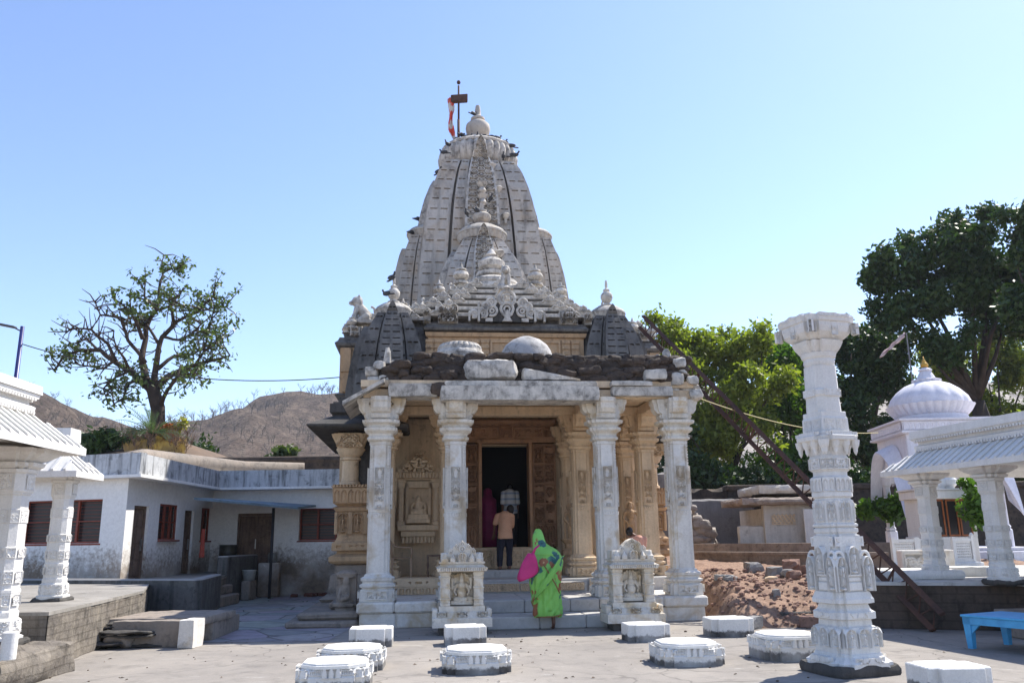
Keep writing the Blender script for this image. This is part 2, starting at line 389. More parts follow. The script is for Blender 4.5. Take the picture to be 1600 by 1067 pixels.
mb = MB(); mb.box(-3.4, 3.4, 2.22, 4.2, .3, .76, .02); mb.box(-1.3, 1.4, 1.98, 3.4, .3, .70, .02); mb.box(-.9, .75, 3.3, 4.4, .5, .93, .02); mb.build('inner_floor', M['floor'], temple)
mb = MB()
for k, (x0, x1) in enumerate(((-1.25, -.1), (-.09, 1.35))): mb.relief(rowfn(14, 'oval'), x0, x1, .52, .685, 120, 14, 1.975, .03)
mb.relief(rowfn(8, "arch"), -2.9, -1.75, .485, .64, 110, 30, 2.1, .06); mb.relief(scroll_fn(4, 14), -2.9, -1.75, .65, .815, 110, 22, 2.1, .06)
mb.relief(scroll_fn(8, 16), 1.5, 2.9, .50, .74, 110, 26, 2.2, .05)
mb.box(-3.3, -1.7, 2.12, 3.6, .48, .83)
mb.build('carved_riser', M['tan_l'], temple)
# threshold
mb = MB(); mb.box(-1.12, 1.0, 4.0, 4.7, .7, 1.44, .03); mb.box(-.5, .2, 3.86, 4.0, .93, 1.40, .03)
mb.relief(scroll_fn(21, 12), -1.08, -.52, .96, 1.4, 44, 36, 3.99, .05); mb.relief(scroll_fn(22, 12), .24, .98, .96, 1.4, 50, 36, 3.99, .05)
mb.relief(scroll_fn(23, 9), -.5, .2, .95, 1.38, 44, 30, 3.85, .03)
mb.build('threshold', M['tan_l'], temple)

# columns -----------------------------------------------------------
def column_meshes():
    s = MB()
    prof = [(1.0, .235), (1.02, .225), (2.18, .222), (2.195, .214), (2.21, .222), (3.55, .21), (3.56, .225), (3.62, .225), (3.63, .20)]
    s.loft(stepp(.55, .84), prof)
    for k in range(4):                                              # carved panels on the upper half of each face
        s.M = Matrix.Rotation(k*math.pi/2, 4, 'Z')
        s.relief(scroll_fn(30+k, 26), -.105, .105, 2.26, 3.1, 30, 130, -.222, .034); s.relief(rowfn(5, 'lotus'), -.12, .12, 2.1, 2.17, 30, 6, -.226, .012)
        for sx in (-1, 1):
            for z in np.arange(2.3, 3.5, .06): s.box(sx*.165-.02, sx*.165+.02, -.205, -.186, z, z+.035)
    s.M = None
    b = MB()
    b.loft(STP, [(.478, .335), (.50, .345), (.70, .335), (.72, .30), (.74, .30), (.76, .345), (.80, .35), (.82, .30), (.86, .29), (.88, .325), (.93, .33), (.96, .27), (1.0, .25), (1.0, .0)])
    for k in range(4):
        b.M = Matrix.Rotation(k*math.pi/2, 4, 'Z'); b.relief(scroll_fn(40+k, 8), -.2, .2, .53, .69, 34, 22, -.343, .04)
    b.M = None
    c = MB()
    c.loft(STP, [(3.62, .2), (3.66, .27), (3.70, .275), (3.73, .24), (3.78, .25), (3.84, .33), (3.90, .335), (3.92, .28), (3.96, .29), (4.0, .37), (4.06, .38), (4.07, .2)])
    br = [(0, 4.07), (.26, 4.07), (.33, 4.10), (.36, 4.16), (.33, 4.2), (.40, 4.22), (.46, 4.30), (.47, 4.40), (.50, 4.44), (.50, 4.52), (0, 4.52)]
    for k in range(4):
        c.M = Matrix.Rotation(k*math.pi/2, 4, 'Z')
        c.extr(br, -.14, .14); c.extr([(.1+a*.62 if a else .0, z) for a, z in br], -.2, .2)
    c.M = Matrix.Identity(4)
    c.loftc(0, 0, [(4.07, 0), (4.11, .0), (4.12, -.03), (4.30, -.01), (4.34, .04), (4.36, .0), (4.42, .0), (4.44, .035), (4.518, .035)], .2, .2)
    for k in range(4):
        c.M = Matrix.Rotation(k*math.pi/2, 4, 'Z'); c.box(-.25, .25, -.25, -.22, 4.38, 4.41)
    c.M = None
    return s, b, c
_s1, _b1, _c1 = column_meshes()
cm = {}
for key, mats in (('m', (M['marble'], M['marble'], M['marble_c'])), ('t', (M['tan_l'], M['tan_l'], M['tan_l']))):
    cm[key] = (_s1.mesh('column', mats[0]), _b1.mesh('base', mats[1]), _c1.mesh('capital', mats[2]))
def column(u, v, key='m', z=0, sz=1.0, rz=0, sxy=1.0):
    o = link('column', cm[key][0], temple, (u, v, z), rz); o.scale = (sxy, sxy, sz)
    link('base', cm[key][1], o); link('capital', cm[key][2], o); return o
for u in (-3.12, -1.58, 1.58, 3.14): column(u, .42)
for u in (-3.12, -1.62, 1.5, 3.1): column(u, 2.9, 't', z=.33, sz=.93)
for u in (-3.2, -1.62, 1.42, 2.92): column(u, 4.15, 't', z=.36, sz=.90, sxy=.86)
# statues in front of the wall columns
def statue_mb(h):
    q = MB(); k = h/1.0
    for a, b, ra, rb in (((-.05,0,.02),(-.06,-.01,.42),.05,.075),((.07,-.02,.02),(.06,-.01,.42),.05,.075),((0,0,.40),(.02,0,.52),.12,.09),((.02,0,.52),(0,0,.72),.085,.12),((-.12,0,.74),(.12,0,.74),.05,.05),((0,0,.74),(0,0,.82),.05,.05),
        ((-.16,0,.73),(-.21,-.02,.56),.042,.035),((-.21,-.02,.56),(-.13,-.08,.46),.035,.03),((.16,0,.73),(.23,-.03,.60),.042,.035),((.23,-.03,.6),(.2,-.1,.74),.035,.03)):
        cap(q, [c*k for c in a], [c*k for c in b], ra*k, rb*k)
    q.ell((0,0,.88*k),(.065*k,.07*k,.085*k)); q.ell((0,0,.97*k),(.05*k,.05*k,.07*k)); q.ell((0,.06*k,.90*k),(.15*k,.03*k,.15*k)); q.loft(circ(12), [(-.06*k,.2*k),(0,.2*k),(.03*k,.15*k)])
    q.box(-.22*k,-.17*k,-.02,.04,0,.7*k); q.box(.19*k,.23*k,-.02,.04,0,.6*k)
    return q
st = fuse(statue_mb(.86), 'statue', M['tan'], temple, .012, 2, (1.42, 3.82, 1.62))
link('statue', st.data, temple, (2.92, 3.82, 1.62))
for u in (1.42, 2.92): mb = MB(); mb.loft(STP, [(.76, .26), (.95, .26), (1.0, .2), (1.2, .2), (1.25, .24), (1.35, .24), (1.4, .16), (1.5, .16), (1.6, .26), (1.62, .26)], u, 3.84); mb.build('statue_pedestal', M['tan'], temple)

# wall of the hall behind the porch, with the door frame -------------
W = MB()
W.box(-3.9, -1.2, 4.4, 4.9, .3, 4.9); W.box(-1.2, 1.12, 4.5, 4.9, 4.0, 4.9); W.box(-4.4, -3.9, 4.9, 11, .3, 5.2); W.box(1.12, 3.35, 4.4, 4.9, .3, 4.9); W.box(3.35, 3.8, 4.4, 4.9, .3, 3.0)
W2 = MB(); W2.box(3.9, 4.2, 7.4, 11, .3, 5.2); W2.build('side_wall', M['tan_l'], temple)
wall_h = W.build('wall', M['tan_l'], temple)
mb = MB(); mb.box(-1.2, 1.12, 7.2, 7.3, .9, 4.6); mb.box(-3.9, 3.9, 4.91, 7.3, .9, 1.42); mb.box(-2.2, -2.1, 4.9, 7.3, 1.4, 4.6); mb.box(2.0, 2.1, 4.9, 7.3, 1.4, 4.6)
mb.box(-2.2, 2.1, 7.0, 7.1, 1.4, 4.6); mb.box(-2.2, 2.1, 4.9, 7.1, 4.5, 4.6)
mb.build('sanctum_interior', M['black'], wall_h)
DF = MB()
DF.box(-1.2, -.87, 4.2, 4.6, 1.44, 4.0); DF.box(.5, 1.12, 4.2, 4.6, 1.44, 4.0); DF.box(-1.2, 1.12, 4.2, 4.6, 4.04, 4.5)
DF.box(-.87, -.78, 4.1, 4.6, 1.44, 4.04, .01); DF.box(.42, .5, 4.1, 4.6, 1.44, 4.04, .01); DF.box(-.9, .54, 4.1, 4.6, 4.02, 4.12, .01)
for k in range(5):
    z0 = 1.5+k*.5
    fn = figfn() if k == 0 else scroll_fn(60+k, 12)
    DF.relief(fn, .54, .80, z0, z0+.47, 34, 60, 4.19, .08); DF.relief(scroll_fn(70+k, 8), .82, 1.08, z0, z0+.47, 34, 60, 4.185, .07)
    DF.relief(fn, -1.17, -.9, z0, z0+.47, 30, 50, 4.19, .05)
for k in range(3): DF.relief(figfn(), .54+k*.18, .71+k*.18, 1.47, 1.98, 26, 60, 4.15, .08)
DF.relief(scroll_fn(81, 10), -1.1, -.35, 4.16, 4.42, 70, 26, 4.19, .04); DF.relief(scroll_fn(82, 10), .05, .8, 4.16, 4.42, 70, 26, 4.19, .04); DF.relief(scroll_fn(83, 10), .82, 1.08, 4.16, 4.48, 30, 26, 4.18, .04)
DF.box(-.34, .04, 4.1, 4.2, 4.12, 4.46, .02); DF.relief(scroll_fn(84, 8), -.3, 0, 4.14, 4.44, 30, 30, 4.09, .03)
for x in np.arange(-1.1, 1.1, .2): DF.extr([(x, 4.46), (x+.2, 4.46), (x+.1, 4.53)], 4.12, 4.2)
DF.box(-1.24, 1.16, 4.1, 4.4, 4.50, 4.62, .03)
DF.build('door_frame', M['brown'], temple)
# niche shrine on the left of the door
N = MB(); nc = -2.36; yv = 3.62
N.box(-3.2, -1.6, yv+.3, yv+.75, .5, 4.6)
N.box(nc-.50, nc+.50, yv-.12, yv+.3, 1.86, 2.0, .02); N.box(nc-.42, nc+.42, yv-.05, yv+.3, 1.72, 1.86, .02)
N.relief(rowfn(9, 'lotus'), nc-.4, nc+.4, 1.58, 1.72, 80, 12, yv-.02, .06)
for sx in (-1, 1):
    N.loft(OCT, [(2.0, .10), (2.08, .10), (2.1, .07), (2.12, .065), (2.85, .06), (2.9, .09), (3.0, .10), (3.02, .12), (3.06, .12)], nc+sx*.42, yv)
N.box(nc-.52, nc+.52, yv-.12, yv+.3, 3.06, 3.10, .01)
N.extr([(nc-.60, 3.10), (nc+.60, 3.10), (nc+.52, 3.24), (nc-.52, 3.24)], yv-.2, yv+.3)
N.relief(rowfn(14, 'lotus'), nc-.56, nc+.56, 3.11, 3.23, 120, 10, yv-.19, .05)
N.box(nc-.33, nc+.33, yv+.1, yv+.3, 2.02, 3.05); 
for k in range(5): hw = .50-.1*k; N.relief(scroll_fn(90+k, 8, False), nc-hw, nc+hw, 3.26+k*.09, 3.36+k*.09, int(hw*90)+8, 10, yv+.02, .12); N.box(nc-hw, nc+hw, yv+.01, yv+.3, 3.245+k*.09, 3.335+k*.09)
N.box(nc-.30, nc-.24, yv-.03, yv+.1, 2.02, 3.0); N.box(nc+.24, nc+.30, yv-.03, yv+.1, 2.02, 3.0); N.box(nc-.30, nc+.30, yv-.03, yv+.1, 2.88, 3.04)
niche = N.build('niche', M['tan_l'], temple)
q = MB()
cap(q, (-.16, -.06, .05), (.10, -.1, .05), .055, .045); cap(q, (.16, -.04, .05), (-.08, -.1, .07), .055, .045); cap(q, (0, 0, .06), (0, 0, .26), .09, .11); cap(q, (-.1, 0, .27), (.1, 0, .27), .05, .05)
cap(q, (-.14, 0, .26), (-.17, -.02, .13), .035, .03); cap(q, (.14, 0, .26), (.17, -.02, .13), .035, .03); cap(q, (-.17, -.02, .13), (-.03, -.1, .1), .03, .025); cap(q, (.17, -.02, .13), (.03, -.1, .1), .03, .025)
q.ell((0, 0, .37), (.06, .065, .075)); q.ell((0, 0, .44), (.03, .03, .03)); q.box(-.24, .24, -.16, .1, -.1, .01); q.box(-.28, .28, -.18, .1, -.2, -.11)
fuse(q, 'seated_figure', M['tan_l'], niche, .012, 2, (nc, yv+.03, 2.24))

# beams, ceiling and the ruined roof of the porch --------------------
mb = MB()
mb.box(-3.5, 3.5, .22, .62, 4.53, 4.72, .02); mb.box(-3.5, 3.5, 2.7, 3.1, 4.53, 4.75, .02)
for u in (-3.12, -1.6, 1.55, 3.12): mb.box(u-.18, u+.18, .63, 4.4, 4.5, 4.74, .02)
mb.box(-3.55, 3.55, .2, 4.9, 4.76, 4.9)
mb.build('beam', M['tan_l'], temple)
def rough_box(x0, x1, y0, y1, z0, z1, amp, seed, nseg=.12):
    q = MB(); nx, ny, nz = [max(3, int(abs(d)/nseg)) for d in (x1-x0, y1-y0, z1-z0)]
    def patch(f, na, nb, flip=False):
        P = np.array([[f(a/na, b/nb) for a in range(na+1)] for b in range(nb+1)], float); q.grid(P, 0, flip)
    L = lambda a, b, t: a+(b-a)*t
    patch(lambda s, t: (L(x0,x1,s), y0, L(z0,z1,t)), nx, nz); patch(lambda s, t: (L(x0,x1,s), y1, L(z0,z1,t)), nx, nz, True)
    patch(lambda s, t: (x0, L(y0,y1,s), L(z0,z1,t)), ny, nz, True); patch(lambda s, t: (x1, L(y0,y1,s), L(z0,z1,t)), ny, nz)
    patch(lambda s, t: (L(x0,x1,s), L(y0,y1,t), z1), nx, ny); patch(lambda s, t: (L(x0,x1,s), L(y0,y1,t), z0), nx, ny, True)
    c = Vector(((x0+x1)/2, (y0+y1)/2, (z0+z1)/2)); h = Vector(((x1-x0)/2, (y1-y0)/2, (z1-z0)/2))
    for i, p in enumerate(q.v):
        p = Vector(p); d = p-c; e = sum((abs(d[k])/h[k])**4 for k in range(3)); sh = 1/(1+.16*max(0, e-1.0)*min(1, amp*14))
        p = c+Vector([d[k]-math.copysign(min(abs(d[k])*(1-sh), .05+amp), d[k]) for k in range(3)])
        s_ = Vector((seed*3.7, seed*1.3, 0)); n_ = noise.noise_vector(p*3.2+s_)*amp+noise.noise_vector(p*9+s_)*amp*.5
        q.v[i] = tuple(p+n_)
    return q
def merge(dst, src): dst.add(src.v, src.f, 0)
mb = MB()                                                          # dark rubble core, coursed with ragged stones
rr = random.Random(11)
for row in range(8):
    z0 = 4.86+row*.1; x = -3.3+rr.random()*.2
    while x < 3.15:
        wd = rr.uniform(.22, .7); zt = 4.88+.58*min(1, max(0, (x+3.7)/1.2))
        if z0 < zt-.02:
            yy = .22+rr.uniform(-.08, .08)+row*.03
            merge(mb, rough_box(x, x+wd, yy, yy+.45, z0, z0+.17, .06, rr.random()*50, .055))
        x += wd*.93
merge(mb, rough_box(-3.2, 3.2, .42, 4.2, 4.88, 5.36, .05, 5, .2)); merge(mb, rough_box(-2.5, 3.1, .38, 1.2, 5.16, 5.44, .08, 8, .07))
rub = mb.build('rubble_core', M['rubble'], temple)
slabs = [(-1.92, 1.42, -.22, .5, 4.42+.0, 4.72, .007, 1), (-1.85, 1.40, -.12, .5, 4.73, 4.84, .010, 2), (1.72, 3.05, .02, .6, 4.56, 4.76, .008, 3), (1.7, 2.6, -.02, .5, 4.77, 4.87, .012, 4), (-2.98, -1.95, .0, .6, 4.53, 4.80, .012, 5),
         (-1.42, -.28, -.02, .5, 4.9, 5.32, .05, 6), (2.46, 2.95, .02, .4, 4.92, 5.14, .03, 8), (-2.1, -1.7, -.12, .4, 4.55, 4.83, .05, 9)]
for a in slabs:
    m_ = M['rubble'] if a[-1] == 9 else M['roofst']
    rough_box(a[0], a[1], a[2], a[3], a[4], a[5], a[6], a[7], .08).build('broken_slab', m_, temple, 'auto')
q = rough_box(-.2, 1.05, -.02, .5, 4.88, 5.18, .03, 12, .08)
for i, p in enumerate(q.v): q.v[i] = (p[0], p[1], min(p[2], 5.15-(p[0]+.2)*.20))
q.build('broken_slab', M['roofst'], temple, 'auto')
# left corner of the eave (sloping slab seen from below) and broken carvings at both corners
mb = MB()
mb.add([(-3.88,-.15,4.32),(-3.05,-.15,4.80),(-3.05,.7,4.82),(-3.2,2.3,4.85),(-3.92,2.3,4.36),(-3.88,-.15,4.40),(-3.05,-.15,4.88),(-3.05,.7,4.90),(-3.2,2.3,4.93),(-3.92,2.3,4.44)],
       [(4,3,2,1,0),(5,6,7,8,9),(0,1,6,5),(1,2,7,6),(2,3,8,7),(3,4,9,8),(4,0,5,9)])
mb.build('eave_slab', M['roofst'], temple)
mb = MB(); rr = random.Random(21)
for (u, z, s_) in ((3.2, 4.95, .16), (3.42, 4.75, .17), (3.6, 4.62, .14), (3.35, 5.12, .15), (3.3, 5.35, .13), (3.55, 4.92, .12), (3.15, 4.72, .12), (3.62, 4.78, .1)):
    merge(mb, rough_box(u-s_, u+s_, .15+rr.uniform(-.1, .2), .6, z-s_*.8, z+s_*.8, .05, rr.random()*40, .06))
mb.build('broken_carving', M['roofst'], temple, 'auto'); mb = MB()
for (u, z, s_) in ((-3.3, 4.9, .14), (-3.35, 5.12, .13), (-3.2, 5.25, .11), (-3.1, 4.95, .12)):
    merge(mb, rough_box(u-s_, u+s_, .3, .7, z-s_*.8, z+s_*.8, .05, rr.random()*40, .06))
mb.build('broken_carving', M['roofst'], temple, 'auto')
for (u, y, z, h, r_) in ((3.12, .6, 5.35, .36, .1), (2.98, .8, 5.4, .22, .09), (-3.05, .9, 5.25, .5, .08), (-2.92, 1.0, 5.2, .28, .08)):
    mb = MB(); mb.loft(circ(8), [(z, r_*1.1), (z+h*.5, r_), (z+h*.8, r_*.8), (z+h, r_*.4)], u, y); mb.rough(0, .025, 6); mb.build('roof_finial', M['roofst'], temple, 'auto')
mb = MB(); mb.lathe([(5.5, .78), (5.86, .62), (5.98, .585), (6.12, .50), (6.25, .34), (6.33, .15), (6.345, .02)], .17, 2.2, 40); mb.build('plaster_dome', stone('lime_plaster_dome', (.50,.48,.45), (.42,.40,.38), (.06,.055,.05), .48, .9, .4, .2, grain=20), temple, True)
mb = MB(); mb.lathe([(5.4, .6), (5.86, .60), (5.92, .57), (5.95, .53), (6.0, .52)], -1.42, 2.2, 48); mb.lathe([(6.0, .50), (6.04, .50), (6.12, .44), (6.16, .30), (6.17, .05)], -1.42, 2.2, 96, 0, 24, .05); mb.build('fluted_disc', M['roofst'], temple)
mb = MB(); mb.box(-3.3, 3.3, 1.3, 4.5, 5.30, 5.40); mb.build('porch_roof', M['dark'], temple)
# ------------------------------------------------------------------ hall behind the porch
HC = 8.8
mb = MB()
mb.loft(STP, [(4.9, 3.55), (5.45, 3.6), (5.5, 3.66), (5.55, 3.5), (7.05, 3.5), (7.08, 3.58), (7.18, 3.62), (7.2, 3.5)], 0, HC)
mb.box(-4.6, -3.0, 6.0, 11.2, 5.62, 6.9); mb.box(3.0, 4.6, 6.3, 11.2, 5.62, 6.9)
mb.box(-3.4, 3.4, 6.2, 12, 5.0, 7.18); mb.box(-3.0, 3.0, 4.6, 5.3, 4.9, 5.5)
FY = HC-3.5
for x0, x1 in ((-1.62, -1.0), (-.45, .3), (.95, 1.5)):
    mb.box(x0, x1, FY-.05, FY, 6.1, 6.16); mb.box(x0, x1, FY-.05, FY, 6.92, 6.98); mb.box(x0, x0+.05, FY-.05, FY, 6.16, 6.92); mb.box(x1-.05, x1, FY-.05, FY, 6.16, 6.92)
for x in (-2.12, -1.88, -.86, -.6, .42, .7, 1.66, 1.92):
    mb.box(x-.1, x+.1, FY-.045, FY, 5.6, 7.0)
    for k in range(9): mb.box(x-.115, x+.115, FY-.08, FY-.046, 5.62+k*.16, 5.71+k*.16, .01)
for sx in (-1, 1):
    for k, (x0, x1) in enumerate(((-4.5, -4.3), (-3.75, -3.6))):
        a, b = (x0, x1) if sx < 0 else (-x1, -x0); mb.box(a, b, 5.9 if sx < 0 else 6.2, 6.3, 5.64, 6.88); mb.box(a-.05, b+.05, 5.86 if sx < 0 else 6.16, 6.3, 6.2, 6.28)
wall_u = mb.build('upper_wall', M['tan'], temple)
mb = MB()
def cornice(lo, hi, r):
    mb.loft(STP, [(lo, r-.1), (lo+.04, r+.12), (lo+.1, r+.14), (lo+.18, r+.05), (hi, r)], 0, HC)
cornice(7.2, 7.46, 3.55); mb.loft(STP, [(7.44, 3.3), (7.8, 3.25)], 0, HC)  # upper loft: dark colour paints the shade of the recess above the cornice
for sx in (-1, 1):
    cx = sx*3.85; v0 = 6.0 if sx < 0 else 6.3
    mb.loftc(cx, (v0+11.2)/2, [(6.9, .0), (6.95, .1), (7.02, .12), (7.1, .04), (7.2, .0), (7.22, -.12), (7.34, -.08), (7.36, -.25), (7.5, -.2), (7.52, -.4)], .78, (11.2-v0)/2)
    mb.loftc(cx, (v0+11.2)/2, [(4.95, .0), (5.02, .14), (5.1, .14), (5.12, -.05), (5.25, .02), (5.3, .1), (5.36, .1), (5.38, -.05), (5.5, .04), (5.56, .08), (5.62, .0)], .78, (11.2-v0)/2)
n0 = len(mb.v)
mb.build('cornice', stone('dark_cornice_stone', (.22,.205,.185), (.13,.12,.11), (.025,.025,.022), .5, 1.3, .8, .4, grain=14), temple)
# stepped roof
mb = MB(); core = MB()
for i in range(6):
    r = 3.6-.43*i; z = 7.72+.3*i
    mb.loft(STP, [(z-.075, r-.45), (z-.07, r-.03), (z-.065, r), (z+.02, r), (z+.03, r-.015), (z+.085, r-.30), (z+.09, r-.46)], 0, HC); core.loft(STP, [(z-.3, r-.40), (z+.05, r-.40)], 0, HC)
mb.lathe([(9.3, 1.1), (9.5, 1.0), (9.52, .8), (9.62, .86), (9.72, .84), (9.80, .7), (9.82, .45), (9.9, .4), (9.95, .5), (10.05, .5), (10.1, .35), (10.15, .3), (10.25, .42), (10.42, .44), (10.55, .3), (10.6, .2), (10.66, .26), (10.7, .18), (10.9, .05), (10.92, .01)], -.12, HC, 28)
roof = mb.build('stepped_roof', M['roofst'], temple); core.build('roof_core', M['dark'], roof)  # black core puts shade into the gaps between tiers by colour
o_ = MB()                                                           # horseshoe roof ornament
def ringx(mb, cx, cz, R0, r0, y, n=18, a0=0, a1=2*math.pi, d=.05):
    pts = [(cx+R0*math.cos(a0+(a1-a0)*k/n), y, cz+R0*math.sin(a0+(a1-a0)*k/n)) for k in range(n+1)]
    mb.tube(pts, r0, 6)
ringx(o_, 0, .17, .11, .038, -.03); ringx(o_, 0, .17, .05, .03, -.03, 10); o_.box(-.12, .12, -.03, .05, .02, .28); o_.box(-.25, .25, -.02, .05, -.04, .06)
for sx in (-1, 1): o_.tube([(sx*.12, -.02, .08), (sx*.2, -.02, .12), (sx*.27, -.02, .06), (sx*.33, -.02, .0)], [.04, .045, .035, .02], 6)
o_.loft(circ(8), [(.27, .05), (.31, .06), (.36, .02)])
orn = o_.mesh('roof_ornament', M['roofst'], 'auto')
fin = MB(); fin.lathe([(0, .17), (.05, .17), (.06, .1), (.1, .09), (.13, .15), (.2, .19), (.28, .16), (.32, .08), (.34, .13), (.37, .12), (.39, .05), (.5, .02), (.52, .005)], 0, 0, 16)
finm = fin.mesh('roof_finial', M['roofst'], 'auto')
oc = 0
for i in range(6):
    r = 3.6-.43*i; z = 7.72+.3*i
    sp = [(x*r, -r) for x in ((-.5, 0, .5) if i > 1 else (-.5, .5))]+[(x, -.86*r) for x in (-.74*r, .74*r)]+([(x*r, -.62*r) for x in (-.93, .93)] if i % 2 == 0 else [])
    for x, y in sp: link('roof_ornament', orn, roof, (x, HC+y-.01, z+.0), 0, (.8, .8, .66) if i < 3 else .66)
    for sx in (-1, 1):
        if i in (0, 3, 5): link('roof_finial', finm, roof, (sx*.80*r, HC-.80*r, z+.1), 0, 1.0 if i != 5 else 1.35)
        for yy in (-.4, .1): o2 = link('roof_ornament', orn, roof, (sx*(r+.01), HC+yy*r, z+.02), sx*math.pi/2, .85)
# row of carvings on the cornice ledge and the great central gable
for x, w_, h_ in ((-1.62, .55, .42), (-2.2, .2, .3), (1.75, .5, .4), (2.3, .2, .3)):
    mb = MB(); mb.relief(scroll_fn(int(x*10)+200, 9, False), x-w_/2, x+w_/2, 7.46, 7.46+h_, int(w_*70), int(h_*70), FY-.1, .16); mb.box(x-w_/2, x+w_/2, FY-.1, FY+.4, 7.45, 7.44+h_); mb.build('gable_carving', M['roofst'], roof)
mb = MB()
yg = FY-.28
def arcpts(cx, cz, R0, a0, a1, n): return [(cx+R0*math.cos(math.radians(a0+(a1-a0)*k/n)), yg, cz+R0*math.sin(math.radians(a0+(a1-a0)*k/n))) for k in range(n+1)]
for cz, R0, r0 in ((8.12, .22, .05), (8.12, .12, .035), (7.82, .17, .045), (7.82, .08, .03)): mb.tube(arcpts(0, cz, R0, -50, 230, 20), r0, 6)
mb.extr([(-.14, 7.46), (.14, 7.46), (.07, 7.58), (.16, 7.66), (.05, 7.74), (0, 7.8), (-.05, 7.74), (-.16, 7.66), (-.07, 7.58)], yg-.05, yg+.12)
for sx in (-1, 1):
    for cx, cz, R0 in ((.44, 8.0, .12), (.42, 7.76, .14), (.66, 7.68, .11), (.92, 7.66, .10), (.6, 7.88, .09)):
        mb.tube(arcpts(sx*cx, cz, R0, 0 if sx > 0 else 180, 300 if sx > 0 else -120, 14), .04, 6); mb.tube(arcpts(sx*cx, cz, R0*.4, 0, 360, 8), .03, 6)
    mb.box(sx*.5-.1, sx*.5+.1, yg, yg+.12, 7.46, 7.56); mb.box(sx*.78-.03, sx*.78+.03, yg-.04, yg+.1, 7.46, 8.0 if sx < 0 else 7.85); mb.box(sx*1.04-.025, sx*1.04+.025, yg-.04, yg+.1, 7.46, 7.74)
gb = MB(); gb.box(-.42, .42, yg+.03, yg+.14, 7.46, 8.0); gb.box(-.75, .75, yg+.05, yg+.4, 7.46, 7.7); gb.build('gable_back', M['dark'], roof)  # dark backing paints in the shade behind the open carving
mb.loft(circ(8), [(8.36, .07), (8.42, .12), (8.48, .05)], 0, yg)
mb.build('central_gable', M['roofst'], roof)
def lion_mb():
    q = MB()
    cap(q, (0, .15, .16), (0, -.02, .36), .15, .13); q.ell((0, -.1, .52), (.12, .13, .14)); q.ell((0, -.22, .48), (.06, .08, .06)); q.ell((0, -.04, .50), (.15, .1, .17))
    for s_ in (-1, 1): cap(q, (s_*.08, -.1, .36), (s_*.09, -.16, .04), .06, .05); cap(q, (s_*.14, .16, .12), (s_*.14, -.02, .06), .09, .05); q.ell((s_*.09, -.05, .65), (.035, .03, .04))
    q.tube([(0, .25, .1), (0, .36, .2), (0, .34, .38), (0, .26, .42)], [.035, .03, .03, .04], 8); q.box(-.2, .2, -.24, .32, -.06, .05)
    return q
lion = fuse(lion_mb(), 'lion', M['roofst'], roof, .018, 1, (0, FY+.05, 8.5))
link('lion', lion.data, roof, (-4.1, 6.3, 7.72), R(-80), 1.15)
for (x, y, z, s_) in ((-4.45, 6.15, 7.36, .7), (-4.5, 6.2, 7.36, .55), (-4.3, 6.1, 7.5, .8), (-3.75, 6.4, 7.5, 1.0), (4.45, 6.4, 7.4, .8), (3.9, 6.5, 7.5, 1.0)): link('roof_finial', finm, roof, (x, y, z), 0, s_)
mb = MB()
for sx, v0 in ((-1, 6.0), (1, 6.3)):
    mb.loftc(sx*3.75, 8.7, [(7.4, 0), (7.5, .02), (7.55, -.2), (7.7, -.15), (7.72, -.35), (7.85, -.3), (7.87, -.45), (8.0, -.45)], .7, 2.3)
    for k in range(4): mb.relief(scroll_fn(300+k, 7, False), sx*3.75-.6+k*.3, sx*3.75-.32+k*.3, 7.25, 7.5, 16, 16, v0-.03, .1)
mb.build('side_roof', M['roofst'], roof)
for (x, y, z) in ((-4.2, 6.35, 7.6), (-3.4, 6.4, 7.6), (-3.9, 6.6, 7.78), (-3.5, 6.7, 7.9), (3.5, 6.6, 7.7), (4.1, 6.6, 7.6)): link('roof_ornament', orn, roof, (x, y, z))
